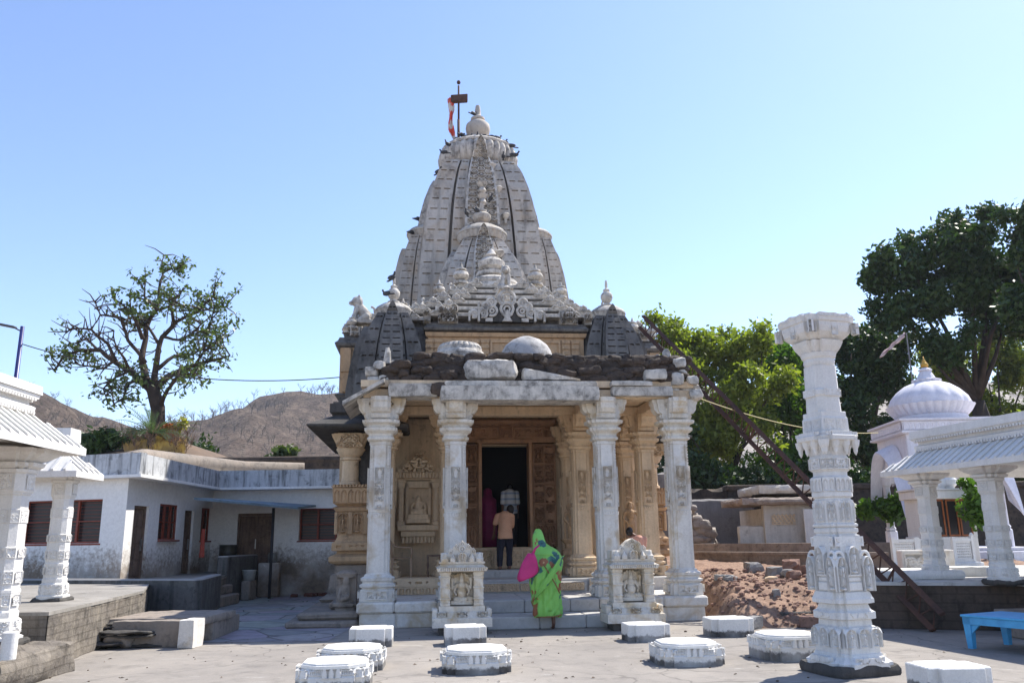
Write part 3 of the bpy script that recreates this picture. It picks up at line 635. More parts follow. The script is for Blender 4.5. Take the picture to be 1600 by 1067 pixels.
# balconies on both flanks
def balcony(sx, v0, v1):
    q = MB(); cx = sx*3.75; cy = (v0+v1)/2; hy = (v1-v0)/2
    pr = [(0,.75),(.1,.75),(.13,.5),(.24,.46),(.3,.36),(.32,.28),(.38,.34),(.44,.24),(.5,.17),(.9,.12),(.92,.04),(1.1,.03),(1.12,.0),(1.15,.12),(1.2,.17),(1.3,.17),(1.33,.1),(1.36,.02),(1.42,.0),(1.43,.12),(1.6,.12),(1.65,.05),(1.8,-.02),(2.3,0),(2.32,.06),(2.4,.12),(2.44,.02),(2.5,.12),(2.85,.14),(2.89,.18),(2.9,0),(2.92,0)]
    st_ = [p for p in pr if p[0] <= 1.12]; q.loftc(cx, cy, st_, .45, hy); a = q.build('base', M['dimple'], None)
    a.parent = temple
    q = MB(); q.loftc(cx, cy, [p for p in pr if p[0] >= 1.12], .45, hy)
    for k in range(3):
        x = cx-.34+k*.34; q.relief(figfn(), x-.13, x+.13, 1.82, 2.28, 26, 46, v0-.01, .08)
        for s_ in (-1, 1): q.loft(OCT, [(1.8, .035), (2.3, .035)], x+s_*.155, v0-.03)
    q.relief(rowfn(7, 'arch'), cx-.55, cx+.55, 2.5, 2.84, 90, 26, v0-.16, .05); q.relief(rowfn(16, 'lotus'), cx-.58, cx+.58, 2.86, 2.92, 80, 6, v0-.2, .05); q.relief(scroll_fn(9, 12), cx-.5, cx+.5, 1.44, 1.6, 60, 14, v0-.13, .04)
    b = q.build('balcony', M['tan'], temple)
    q = MB()
    for x in (sx*3.98, ):
        for yy in (v0+.25, v0+1.6, v0+3.0):
            q.loft(circ(20), [(2.9, .24), (3.0, .24), (3.02, .2), (3.5, .19), (3.52, .24), (3.56, .25), (3.6, .2), (3.64, .27), (3.7, .30), (3.76, .34), (3.79, .34)], x, yy)
            q.loft(STP, [(3.79, .3), (3.9, .34), (4.05, .42), (4.12, .44)], x, yy); q.relief(scroll_fn(12, 6, False), x-.3, x+.3, 3.8, 4.1, 30, 20, yy-.42, .08)
    link('column', q.mesh('column', M['tan_l'], 'auto'), b)
    q = MB(); q.box(min(sx*3.5, sx*4.3), max(sx*3.5, sx*4.3), v0, v1, 4.12, 4.3); q.box(cx-.35, cx+.35, v0+.3, v1-.2, 2.9, 4.2)
    q.loftc(cx, cy, [(4.18, .62), (4.22, .66), (4.26, .66), (4.52, .12), (4.55, .1), (4.6, .2), (4.8, .2), (4.82, .0), (4.98, .0)], .5, hy+.1)
    link('eave', q.mesh('eave', M['dark']), b)
balcony(-1, 3.0, 7.6); balcony(1, 5.4, 8.5)
mb = MB()                                                            # old carved fragments and footing along the left flank
mb.box(-4.9, -3.5, .3, 3.0, .0, .12, .03); mb.box(-4.7, -3.5, .6, 3.0, .125, .26, .04); mb.box(-4.15, -3.52, 1.3, 2.6, .26, .42, .04)
mb.rough(0, .03, 4); mb.build('footing', M['dimple'], temple)
q = MB()
q.loft(STP, [(.12, .28), (.2, .3), (.24, .24), (.34, .2), (.36, .26), (.42, .26), (.44, .16)], -3.78, 1.0); 
for a, b, ra, rb in (((-3.78,.85,.5),(-3.78,.85,.72),.1,.09),((-3.9,.8,.48),(-3.72,.72,.55),.06,.05),((-3.88,.85,.7),(-3.93,.75,.52),.04,.03)): cap(q, a, b, ra, rb)
q.ell((-3.78, .82, .84), (.07, .07, .09)); q.box(-3.98, -3.58, .9, 1.2, .42, .95); q.loft(STP, [(.92, .2), (1.0, .22), (1.06, .12)], -3.78, 1.0)
fuse(q, 'footing_statue', M['dimple'], temple, .02, 1)
# small dark corner towers --------------------------------------------
SLOTK = [.64, .78, .82, .96]
def spire(name, parent, cu, cv, prof, nl, mat, lata=None, slot=.035, simple=False):
    zs = [p[0] for p in prof]; ws = [p[1] for p in prof]
    Wf = lambda z: float(np.interp(z, zs, ws))
    z0, z1 = zs[0], zs[-1]; q = MB()
    b1, b0 = (.57, .30) if not simple else (.50, .50)
    g = .05
    pos = [b0, b1-g, b1, b1+(1-b1)*.14, b1+(1-b1)*.44, b1+(1-b1)*.58, b1+(1-b1)*.88, 1.0]
    if not simple: pos += [b0+.03, b0+.05, b0+(b1-g-b0)*.48, b0+(b1-g-b0)*.56, b1-g-.03]
    else: pos = [.03, .44, .50-g]+pos
    pos = sorted(set(round(p, 4) for p in pos)); cols = [-p for p in pos[::-1]]+([0.0] if False else [])+pos
    rows = []
    for k in range(nl):
        a = z0+(z1-z0)*k/nl; h = (z1-z0)/nl; rows += [a, a+h*.04, a+h*.62, a+h*.76]
    rows.append(z1)
    def dep(i, j):
        s_ = abs((cols[i]+cols[i+1])/2); kind = j % 4; W = Wf((rows[j]+rows[j+1])/2)
        if b1-g < s_ < b1: return .78
        base = 1.0 if s_ > b1 else (1.05 if (simple or s_ > b0) else .8)
        if kind == 0: base -= .0012/W
        if kind == 2:
            if s_ > b1: t = (s_-b1)/(1-b1); ins = .14 < t < .44 or .58 < t < .88
            elif simple: ins = .03 < s_ < .44
            else: ins = s_ > b0 and (b0+.05 < s_ < b0+(b1-g-b0)*.48 or b0+(b1-g-b0)*.56 < s_ < b1-g-.03)
            if ins: base -= slot/W
        return base
    for k in range(4):
        ca, sa = math.cos(k*math.pi/2), math.sin(k*math.pi/2)
        def mp(s_, t, d, ca=ca, sa=sa):
            W = Wf(t); x = s_*W*(1 if abs(s_) > .99 else 1); y = -d*W
            return (cu+x*ca-y*sa, cv+x*sa+y*ca, t)
        q.cells(cols, rows, dep, mp)
    W1 = Wf(z1); q.box(cu-W1, cu+W1, cv-W1, cv+W1, z1-.02, z1+.01)
    sp = q.build(name, mat, parent)
    if lata:
        lw, lt, mrows, bulge, zs0 = lata; q = MB()
        nz = 460; ns = 44
        for k in range(4):
            ca, sa = math.cos(k*math.pi/2), math.sin(k*math.pi/2)
            S, Z = np.meshgrid(np.linspace(-1, 1, ns), np.linspace(0, 1, nz))
            H = spine_fn(mrows)(S, Z, 1) if mrows else np.where(((Z*15) % 1 < .14) & (np.abs(S) > .12) & (np.abs(S) < .8), 0.0, .8); H = np.clip((H-.30)*4, 0, 1)
            zz = zs0+((lt if k % 2 == 0 else min(lt, z1-.3))-zs0)*Z; t0 = .35
            wd = lw*np.where(Z < t0, 1-.12*Z/t0, .88*np.clip(1-((Z-t0)/(1-t0))**2.2, 0, 1)**.66)+.002
            Wz = np.interp(zz, zs, ws); y = -(Wz*1.07+.10)-.10*H
            y = np.where(zz > z1, y-bulge*np.clip((zz-z1)/(lt-z1), 0, 1)**.6, y)
            x = S*wd; P = np.stack([cu+x*ca-y*sa, cv+x*sa+y*ca, zz], -1); q.grid(P)
            for side in (0, -1):
                e = P[:, side, :]; yb = y[:, side]+.35; xb = x[:, side]; E2 = np.stack([cu+xb*ca-yb*sa, cv+xb*sa+yb*ca, zz[:, side]], -1)
                q.grid(np.stack([e, E2], 1))
        q.build('spine', M['roofst'] if mrows else mat, sp)
    return sp
def amalaka(parent, cu, cv, z, r, h, k, kal, mat, ribs=32):
    q = MB(); q.lathe([(z-h*.5, r*.70), (z-h*.45, r*.9), (z-.1*h, r*.985), (z+.05*h, r*.99)], cu, cv, ribs*4, 0, ribs, .045)
    q.lathe([(z+.05*h, r*1.05), (z+.2*h, r*1.05), (z+.45*h, r*.93), (z+.75*h, r*.66), (z+.85*h, r*.45), (z+.9*h, r*.35)], cu, cv, 40)
    a = q.build('amalaka', mat, parent, 'auto')
    zb = z+.8*h; q = MB()
    q.lathe([(zb, k*.7), (zb+.06*kal, k*1.15), (zb+.10*kal, k*1.1), (zb+.12*kal, k*.6), (zb+.18*kal, k*.55), (zb+.24*kal, k*.9), (zb+.36*kal, k*1.12), (zb+.46*kal, k*1.1), (zb+.55*kal, k*.75), (zb+.58*kal, k*.5), (zb+.61*kal, k*.62), (zb+.66*kal, k*.62), (zb+.69*kal, k*.35), (zb+.73*kal, k*.2), (zb+.80*kal, k*.28), (zb+.97*kal, k*.2), (zb+kal, k*.17)], cu, cv, 24)
    q.build('finial_pot', mat, a, 'auto')
for sx in (-1, 1):
    cu = -3.14 if sx < 0 else 2.98
    s_ = spire('corner_tower', temple, cu, 5.75, [(5.0, .98), (5.6, .96), (6.2, .88), (6.8, .77), (7.3, .62), (7.75, .42)], 7, M['turret'], (.36, 8.02, 0, .08, 5.2), simple=True, slot=.07)
    amalaka(s_, cu, 5.75, 7.86, .50, .3, .155, .82, M['roofst'], 20)
# main spire ----------------------------------------------------------
TC = (-.25, 13.4)
def sharp_relief(): pass
main = spire('spire', temple, TC[0], TC[1], [(4.5, 2.5), (9.0, 2.36), (10.14, 2.28), (11.0, 2.23), (11.88, 2.15), (12.6, 2.07), (13.19, 2.0), (13.8, 1.90), (14.39, 1.77), (15.0, 1.59), (15.4, 1.43), (15.64, 1.29)], 26, M['spire'], (.72, 16.45, 26, .2, 9.8), slot=.065)
amk = MB(); amk.lathe([(15.55, 1.0), (15.62, 1.22), (15.75, 1.38), (15.95, 1.46), (16.2, 1.48), (16.42, 1.42), (16.5, 1.32)], TC[0], TC[1], 204, 0, 34, .07)
amk.lathe([(16.48, 1.44), (16.56, 1.46), (16.64, 1.38), (16.85, 1.0), (17.0, .62), (17.1, .5)], TC[0], TC[1], 48); amk.build('amalaka', M['roofst'], main, 'auto')
amk = MB(); zb, kal, k = 17.02, 1.62, .42
amk.lathe([(zb, k*.9), (zb+.05*kal, k*1.2), (zb+.09*kal, k*1.1), (zb+.12*kal, k*.8), (zb+.17*kal, k*.85), (zb+.25*kal, k*1.1), (zb+.36*kal, k*1.17), (zb+.46*kal, k*1.1), (zb+.54*kal, k*.8), (zb+.57*kal, k*.55), (zb+.60*kal, k*.68), (zb+.65*kal, k*.66), (zb+.69*kal, k*.4), (zb+.74*kal, k*.28), (zb+.84*kal, k*.28), (zb+.97*kal, k*.22), (zb+kal, k*.17)], TC[0], TC[1], 28); amk.build('finial_pot', M['spire'], main, 'auto')
q = MB(); q.lathe([(15.6, 1.1), (15.8, 1.15)], TC[0], TC[1], 24); q.build('neck', M['spire'], main)
ub = spire('front_spire', temple, TC[0]-.03, 10.95, [(7, 1.5), (9.0, 1.45), (10.0, 1.33), (10.6, 1.2), (11.2, .97), (11.85, .66)], 16, M['spire'], (.42, 12.25, 14, .14, 9.6), slot=.05)
amalaka(ub, TC[0]-.03, 10.95, 12.1, .86, .46, .30, 1.0, M['spire'], 24)
for sx in (-1, 1):
    s_ = spire('side_spire', temple, TC[0]+sx*(1.98 if sx > 0 else 1.86), 13.4, [(7, 1.34), (9.4, 1.28), (10.4, 1.19), (11.4, 1.05), (12.2, .90), (12.8, .72)], 20, M['spire'], (.3, 13.2, 0, .05, 9.6), slot=.05)
    amalaka(s_, TC[0]+sx*(1.98 if sx > 0 else 1.86), 13.4, 13.0, .86, .42, .3, 1.0, M['spire'], 24)
mb = MB()                                                            # small brackets on the front of the spire
for x, z, W in ((.42, 15.2, 1.48), (.62, 14.15, 1.75), (.85, 13.0, 1.98)):
    y = TC[1]-W*1.05
    mb.lathe([(z-.1, .04), (z, .12), (z+.08, .16), (z+.12, .13)], TC[0]+x, y-.16, 12); mb.box(TC[0]+x-.04, TC[0]+x+.04, y-.2, y+.1, z-.25, z-.05)
for x, z, W in ((0, 14.1, 1.95), (0, 13.6, 2.05)): 
    y = TC[1]-W*1.07-.1; mb.lathe([(z-.25, .08), (z-.15, .16), (z, .1), (z+.08, .17), (z+.16, .2), (z+.18, .1)], TC[0]+x, y-.1, 12)
mb.lathe([(11.0, .05), (11.08, .14), (11.2, .17), (11.25, .1)], TC[0]+.5, 9.85, 12)
mb.build('bracket', M['roofst'], main, 'auto')
# flag mast
ft = thing('flag_mast', 'dark iron mast beside the spire top with a limp red and white flag', 'flag', T(-1.02, 13.4, 16.0), TA)
q = MB(); q.tube([(0, 0, 0), (0, 0, 2.0)], .055, 8); q.tube([(0, 0, 2.0), (0, 0, 3.5)], .04, 8); q.ell((0, 0, 3.65), (.08, .08, .09)); q.build('mast', plain('rusty_iron', (.09,.05,.04), .8, .3), ft, True)
q = MB(); q.box(-.32, .36, -.12, .1, 2.76, 3.06, .02)
for i, p in enumerate(q.v): q.v[i] = (p[0], p[1], p[2]+p[0]*.12)
q.build('crossboard', plain('dark_weathered_board', (.10,.055,.04), .8, .3), ft)
P = np.zeros((30, 6, 3))
for j in range(30):
    t = j/29; cx = -.34+.05*math.sin(t*9)+(.30*t*t); wdt = .11*(1-.45*t)+.03*math.sin(t*14)
    for i in range(6): s_ = i/5-.5; P[j, i] = (cx+s_*wdt*2, .08*math.sin(i*1.7+t*6), 2.9-t*2.45+.06*math.sin(i+t*5))
q = MB(); q.grid(P); fm, fnt, fb, fv, ftc = base_mat('red_white_cloth'); n = noise_n(fnt, fv, 2.2, 2); fnt.links.new(mix(fnt, ramp(fnt, n, .5, .54), (.62,.07,.04), (.6,.57,.52)), fb.inputs['Base Color']); fb.inputs['Roughness'].default_value = .8
fo = q.build('flag', fm, ft, True); sm = fo.modifiers.new('s', 'SOLIDIFY'); sm.thickness = .01
# ------------------------------------------------------------------ ground, hills
def concrete():
    m, nt, bs, vec, tc = base_mat('courtyard_concrete')
    n1 = noise_n(nt, vec, .35, 6, .65, .4); n2 = noise_n(nt, vec, 2.6, 7, .7, .5); n3 = noise_n(nt, vec, 40, 4, .7); n4 = noise_n(nt, vmul(nt, vec, (1, 3, 1)), 1.1, 6, .75, 1.2)
    col = mix(nt, ramp(nt, n1, .35, .65), (.35,.315,.275), (.25,.228,.205)); col = mix(nt, mth(nt, 'MULTIPLY', ramp(nt, n2, .5, .72), .7), col, (.17,.155,.14))
    col = mix(nt, mth(nt, 'MULTIPLY', ramp(nt, n4, .60, .74), .7), col, (.52,.50,.46)); col = mix(nt, .4, col, ramp(nt, n3, .2, .8, (.5,.5,.5), (1,1,1)), 'MULTIPLY')
    vo = nt.nodes.new('ShaderNodeTexVoronoi'); vo.feature = 'DISTANCE_TO_EDGE'; vo.inputs['Scale'].default_value = .33
    vm = nt.nodes.new('ShaderNodeVectorMath'); vm.operation = 'ADD'; nt.links.new(vec, vm.inputs[0]); nn = nt.nodes.new('ShaderNodeTexNoise'); nn.inputs['Scale'].default_value = 1.4; nt.links.new(vec, nn.inputs['Vector']); nt.links.new(vmul(nt, nn.outputs['Color'], (.9,.9,0)), vm.inputs[1]); nt.links.new(vm.outputs[0], vo.inputs['Vector'])
    col = mix(nt, mth(nt, 'MULTIPLY', ramp(nt, vo.outputs['Distance'], 0, .008, (1,1,1), (0,0,0)), .6), col, (.1,.09,.08))
    nt.links.new(col, bs.inputs['Base Color']); bs.inputs['Roughness'].default_value = .9; bs.inputs['Specular IOR Level'].default_value = .2
    bp = nt.nodes.new('ShaderNodeBump'); bp.inputs['Strength'].default_value = .35; bp.inputs['Distance'].default_value = .03
    nt.links.new(mth(nt, 'ADD', n2, mth(nt, 'MULTIPLY', n3, .4)), bp.inputs['Height']); nt.links.new(bp.outputs[0], bs.inputs['Normal'])
    return m
mb = MB(); P = np.array([[(x, y, 0) for x in np.linspace(-14, 12, 27)] for y in np.linspace(-3, 30, 34)], float); mb.grid(P)
tag(mb.build('courtyard', concrete()), kind='structure')
def gridmesh(name, x0, x1, nx, y0, y1, ny, fn, mat, smooth=True):
    xs = np.linspace(x0, x1, nx); ys = np.linspace(y0, y1, ny); P = np.array([[(x, y, fn(x, y)) for x in xs] for y in ys]); q = MB(); q.grid(P)
    return tag(q.build(name, mat, None, smooth), kind='structure')
earth = stone('dry_earth', (.36,.24,.16), (.30,.20,.135), (.14,.09,.06), .3, .5, .6, 0, grain=8)
q = MB(); q.box(-1500, 1500, -300, 1500, -.6, -.05); tag(q.build('ground', earth), kind='structure')
def hillmat():
    m, nt, bs, vec, tc = base_mat('dry_scrub_hillside')
    n1 = noise_n(nt, vec, .018, 6, .6, .3); n2 = noise_n(nt, vec, .16, 8, .78); n3 = noise_n(nt, vec, .7, 6, .8)
    col = mix(nt, ramp(nt, n1, .38, .62), (.20,.145,.11), (.14,.108,.088)); col = mix(nt, ramp(nt, n2, .44, .60), col, (.28,.215,.165)); col = mix(nt, ramp(nt, n3, .52, .60), col, (.075,.068,.055))
    nt.links.new(col, bs.inputs['Base Color']); bs.inputs['Roughness'].default_value = 1; bs.inputs['Specular IOR Level'].default_value = 0
    bp = nt.nodes.new('ShaderNodeBump'); bp.inputs['Strength'].default_value = 1; bp.inputs['Distance'].default_value = 2.5; nt.links.new(mth(nt, 'ADD', n2, n3), bp.inputs['Height']); nt.links.new(bp.outputs[0], bs.inputs['Normal'])
    return m
HM = hillmat()
def ridge(pts, Y):
    xs = []; zs = []
    for px, py in pts: p = D(px, py, Y); xs.append(p.x); zs.append(p.z)
    return lambda x: float(np.interp(x, xs, zs))
def hill(pts, Y, y0, x0, x1, nx, ny, seed, amp):
    rf = ridge(pts, Y)
    def f(x, y):
        t = (y-y0)/(Y-y0); h = rf(x*Y/max(y, 1)) if False else rf(x)
        base = h*(math.sin(min(t, 1)*math.pi/2)**1.15) if t <= 1 else h*(1-.3*(t-1))
        n_ = noise.noise(Vector((x*.02, y*.02, seed)))*amp*1.2+noise.noise(Vector((x*.07, y*.07, seed+3)))*amp*.5+noise.noise(Vector((x*.25, y*.25, seed+5)))*amp*.12+abs(noise.noise(Vector((x*.035, y*.012, seed+9))))*-amp*1.3
        return max(-3, base+n_*min(1, t*1.5))
    gridmesh('hill', x0, x1, nx, y0, Y+90, ny, f, HM); return f
h1 = hill([(-500, 575), (-100, 570), (0, 588), (70, 600), (140, 640), (240, 700), (330, 760), (500, 840)], 260, 90, -330, -40, 150, 110, 1.0, 7)
h2 = hill([(-200, 800), (100, 740), (240, 690), (280, 685), (400, 660), (480, 636), (560, 642), (700, 650), (900, 630), (1150, 660), (1300, 650), (1700, 720)], 420, 180, -330, 330, 220, 110, 5.0, 7)
# scrub on the ridges
def twigtree(q, p, h, rg, nb=6):
    p = Vector(p); q.tube([p, p+Vector((0, 0, h*.5))], h*.02, 3)
    for k in range(nb):
        a = rg.uniform(0, 6.28); b = p+Vector((0, 0, h*rg.uniform(.2, .55))); e = b+Vector((math.cos(a)*h*.3, math.sin(a)*h*.3, h*rg.uniform(.25, .5))); q.tube([b, e], [h*.014, h*.006], 3, 0, False)
        for j in range(3): e2 = e+Vector((rg.gauss(0, .14), rg.gauss(0, .14), rg.uniform(0, .2)))*h; q.tube([b.lerp(e, .6), e2], [h*.008, h*.004], 3, 0, False)
q = MB(); rg = random.Random(5)
for k in range(700):
    if rg.random() < .5: y = rg.uniform(120, 262); x = -y*rg.uniform(.32, .72); z = h1(x, y)
    else: y = rg.uniform(240, 425); x = -y*rg.uniform(.1, .5); z = h2(x, y)
    twigtree(q, (x, y, z-.3), rg.uniform(2.5, 5.5)*y/300, rg, 5)
tag(q.build('scrub', plain('grey_dry_twigs', (.12,.10,.08), .95, .2)), 'leafless grey scrub scattered over the dry brown hillside', 'scrub', kind='stuff')

def flagmat():
    m, nt, bs, vec, tc = base_mat('irregular_flagstones'); vo = nt.nodes.new('ShaderNodeTexVoronoi'); vo.feature = 'DISTANCE_TO_EDGE'; vo.inputs['Scale'].default_value = 1.0; v2 = nt.nodes.new('ShaderNodeTexVoronoi'); v2.inputs['Scale'].default_value = 1.0
    for v_ in (vo, v2): nt.links.new(vec, v_.inputs['Vector'])
    n2 = noise_n(nt, vec, 3, 6, .7); n3 = noise_n(nt, vec, 40, 3); col = mix(nt, ramp(nt, n2, .3, .7), (.34,.315,.29), (.20,.185,.17)); col = mix(nt, .35, col, v2.outputs['Color'], 'SOFT_LIGHT'); hs = nt.nodes.new('ShaderNodeHueSaturation'); hs.inputs['Saturation'].default_value = .35; nt.links.new(col, hs.inputs['Color'])
    col = mix(nt, .3, hs.outputs[0], ramp(nt, n3, .2, .8, (.5,.5,.5), (1,1,1)), 'MULTIPLY'); col = mix(nt, ramp(nt, vo.outputs['Distance'], .006, .022, (.85,.85,.85), (0,0,0)), col, (.07,.06,.05)); nt.links.new(col, bs.inputs['Base Color']); bs.inputs['Roughness'].default_value = .85
    bp = nt.nodes.new('ShaderNodeBump'); bp.inputs['Strength'].default_value = .6; bp.inputs['Distance'].default_value = .02; nt.links.new(mth(nt, 'ADD', ramp(nt, vo.outputs['Distance'], 0, .03), n2), bp.inputs['Height']); nt.links.new(bp.outputs[0], bs.inputs['Normal']); return m
q = MB(); q.add([(-7.0, 14.9, .006), (-3.2, 14.9, .006), (-3.2, 29, .006), (-8.3, 29, .006)], [(0, 1, 2, 3)]); tag(q.build('alley_paving', flagmat()), kind='structure')
# ------------------------------------------------------------------ left side: terrace, house, walls
M['pave'] = stone('worn_terrace_paving', (.34,.315,.28), (.26,.24,.21), (.10,.09,.08), .4, .7, .4, 0, grain=14)
mason = stone('rough_terrace_masonry', (.27,.235,.19), (.19,.165,.14), (.045,.04,.035), .42, 1.2, .9, .5, grain=10, course=(.27, .11, .010))
whitewash = stone('whitewashed_plaster', (.90,.88,.85), (.84,.82,.79), (.42,.37,.31), .06, .6, .25, .08, grain=12, foot=(.75, 1.7, (.30,.23,.17), .6))
parapet = stone('stained_whitewash', (.62,.63,.64), (.52,.53,.54), (.035,.035,.035), .42, .9, .4, .95, grain=12)
blackw = stone('black_mouldy_plaster', (.16,.155,.15), (.10,.10,.095), (.022,.022,.02), .4, .9, .5, .75, grain=12, top=(.8, (.36,.34,.32)))
wood = stone('old_grey_brown_wood', (.24,.16,.11), (.16,.105,.08), (.03,.022,.018), .3, 2, .5, .6, grain=20)
redp = plain('dull_red_paint', (.27,.055,.03), .6, .3)
glassd = plain('dark_window', (.022,.018,.02), .35, .2, 4)
def prism(q, pts, z0, z1, m=0):                      # plan polygon (counter-clockwise) extruded
    n = len(pts); q.add([(x, y, z0) for x, y in pts]+[(x, y, z1) for x, y in pts], [tuple(range(n-1, -1, -1)), tuple(range(n, 2*n))]+[(i, (i+1) % n, (i+1) % n+n, i+n) for i in range(n)], m)
LT = .76
def rough_face(q, pts, z0, z1, amp=.03, step=.09, off=.012):
    for (xa, ya), (xb, yb) in zip(pts[:-1], pts[1:]):
        Ln = math.hypot(xb-xa, yb-ya); nx = max(2, int(Ln/step)); nz = max(3, int((z1-z0)/step)); nrm = Vector(((yb-ya)/Ln, -(xb-xa)/Ln, 0)); P = np.zeros((nz+1, nx+1, 3))
        for j in range(nz+1):
            for i in range(nx+1):
                p = Vector((xa+(xb-xa)*i/nx, ya+(yb-ya)*i/nx, z0+(z1-z0)*j/nz)); d = off+amp*(.6+noise.noise(p*2.3)+.6*noise.noise(p*7)) if 0 < i < nx else off
                P[j, i] = p+nrm*max(.003, d)
        q.grid(P)
q = MB(); prism(q, [(-6.42, 11.95), (-6.78, 14.13), (-7.30, 16.9), (-8.35, 19.6), (-7.12, 19.42), (-7.75, 22.6), (-8.25, 24.9), (-8.1, 27.25), (-22, 27.25), (-22, 11.95)], -.02, LT-.05); rough_face(q, [(-10, 11.95), (-6.42, 11.95), (-6.78, 14.13), (-7.30, 16.9), (-8.35, 19.6)][::1], 0, LT-.05)
lt = thing('terrace', 'raised terrace on the left with rough stained masonry face, carrying the house', 'terrace'); q.build('retaining_wall', mason, lt)
q = MB(); prism(q, [(-6.38, 11.9), (-6.74, 14.1), (-7.26, 16.9), (-8.3, 19.6), (-7.6, 20.5), (-8.25, 24.9), (-8.12, 27.2), (-22, 27.2), (-22, 11.9)], LT-.048, LT+.0); q.build('paving', M['pave'], lt)
q = rough_box(-9.5, -5.86, 8.3, 12.0, -.05, .40, .06, 4, .07)
tag(q.build('plinth', mason, None, True), 'low rough rounded masonry plinth under the nearest left pavilion column', 'plinth')
def wallseg(name, label, a, b, th, z0, z1, mat, cat='wall', group=None, jag=0):
    a, b = Vector(a), Vector(b); d = (b-a); Ln = d.length; ang = math.atan2(d.y, d.x); q = MB(); n = max(2, int(Ln/.5)); rg = random.Random(int(Ln*100))
    for i in range(n):
        q.box(Ln*i/n, Ln*(i+1)/n+.0, 0, th, z0, z1, 0) if False else None
    q.box(0, Ln, 0, th, z0, z1, .03)
    if jag: q.rough(0, jag, 3)
    o = q.build(name, mat, None, False, (a.x, a.y, 0), ang); return tag(o, label, cat, group)
wallseg('low_wall', 'long low blackened parapet wall running behind the left marble column to the alley', (-13, 20.95), (-7.08, 19.1), .28, 0, .87, blackw)
wallseg('low_wall', 'short blackened wall end flanking the alley, next to the terrace steps', (-7.06, 19.4), (-7.62, 22.4), .28, 0, .86, blackw)
wallseg('low_wall', 'dark thick parapet block standing alone between the terrace steps and the awning pole', (-8.1, 24.2), (-8.06, 26.9), .3, 0, 1.28, blackw)
q = MB(); q.box(-8.25, -7.7, 22.65, 24.2, 0, .28, .03); q.box(-8.3, -7.9, 22.65, 24.2, .285, .52, .03); tag(q.build('steps', M['dimple']), 'two worn stone steps up from the alley between black walls', 'steps')
q = MB(); q.box(-7.95, -7.3, 26.6, 26.9, 0, 1.02, .03); q.box(-7.65, -7.38, 26.3, 26.6, 1.021, 1.03, 0) if False else None
tag(q.build('low_wall', whitewash), 'small white plastered wall end beside the awning pole', 'wall')
q = MB(); q.lathe([(0, .12), (.02, .14), (.25, .15), (.28, .12), (.3, .14)], 0, 0, 16); tag(q.build('pot', plain('dull_tin', (.30,.30,.28), .45, .3, metal=.5), None, True, (-7.55, 26.75, 1.02)), 'small tin pot standing on the white wall end', 'pot')
q = MB(); q.box(-8.0, -7.75, 25.2, 25.9, 0, .55, .03); tag(q.build('block', M['dimple']), 'squat stone block leaning against the dark parapet by the alley', 'stone block')
q = MB(); q.lathe([(0, .16), (.28, .2), (.3, .21), (.3, .19), (.05, .15)], 0, 0, 16); tag(q.build('bucket', plain('pale_plastic', (.45,.45,.43), .5, .2), None, True, (-7.87, 25.5, .55)), 'pale round bucket on the squat block by the alley', 'bucket')
# house
HA, HB = Vector((-9.85, 21.5, 0)), Vector((-9.72, 27.3, 0))
house = thing('house', 'single storey whitewashed house with a black streaked parapet and red windows', 'house')
PT, PB, PP = 3.30, LT, 3.90
def wall_open(q, a, b, z0, z1, opens, th=.25):        # wall from a to b (plan), openings (s0,s1,z0,z1) in metres along; outer side is to the right of a->b
    a, b = Vector((a[0], a[1], 0)), Vector((b[0], b[1], 0)); Ln = (b-a).length; d = (b-a)/Ln; n = Vector((d.y, -d.x, 0))
    xs = sorted({0, Ln, *[o[0] for o in opens], *[o[1] for o in opens]}); zs = sorted({z0, z1, *[o[2] for o in opens], *[o[3] for o in opens]})
    mp = lambda s, t, dd: tuple(a+d*s-n*dd+Vector((0, 0, t)))
    def dep(i, j):
        s_ = (xs[i]+xs[i+1])/2; t = (zs[j]+zs[j+1])/2
        return th if any(o[0] < s_ < o[1] and o[2] < t < o[3] for o in opens) else 0.0
    q.cells(xs, zs, dep, mp); return mp, Ln, d, n
def along(a, d, n, s, off): return a+d*s-n*off
def pane_window(parent, a, b, s0, s1, z0, z1, off, bars=2, rail=1, name='window'):
    a = Vector((a[0], a[1], 0)); b = Vector((b[0], b[1], 0)); d = (b-a).normalized(); ang = math.atan2(d.y, d.x); w_ = s1-s0; h_ = z1-z0
    p = a+d*s0; n = Vector((d.y, -d.x, 0)); p = p-n*off
    q = MB(); t = .045
    q.box(0, w_, 0, .06, 0, t); q.box(0, w_, 0, .06, h_-t, h_); q.box(0, t, .0, .06, t, h_-t); q.box(w_-t, w_, 0, .06, t, h_-t)
    for k in range(1, bars): q.box(w_*k/bars-.03, w_*k/bars+.03, -.004, .056, t, h_-t)
    for k in range(1, rail+1): q.box(t, w_-t, -.002, .05, h_*k/(rail+1)-.015, h_*k/(rail+1)+.015)
    q.box(-.05, w_+.05, -.13, -.045, -.05, -.006, .008) if z0 < 2 else None
    k = 0
    while .1+k*.09 < h_-.06: q.box(t, w_-t, .03, .038, .1+k*.09, .11+k*.09); k += 1
    f = q.build(name, redp, parent, False, (p.x, p.y, z0), ang)
    q = MB(); q.box(.01, w_-.01, .09, .11, .01, h_-.01); q.build('pane', glassd, f); return f
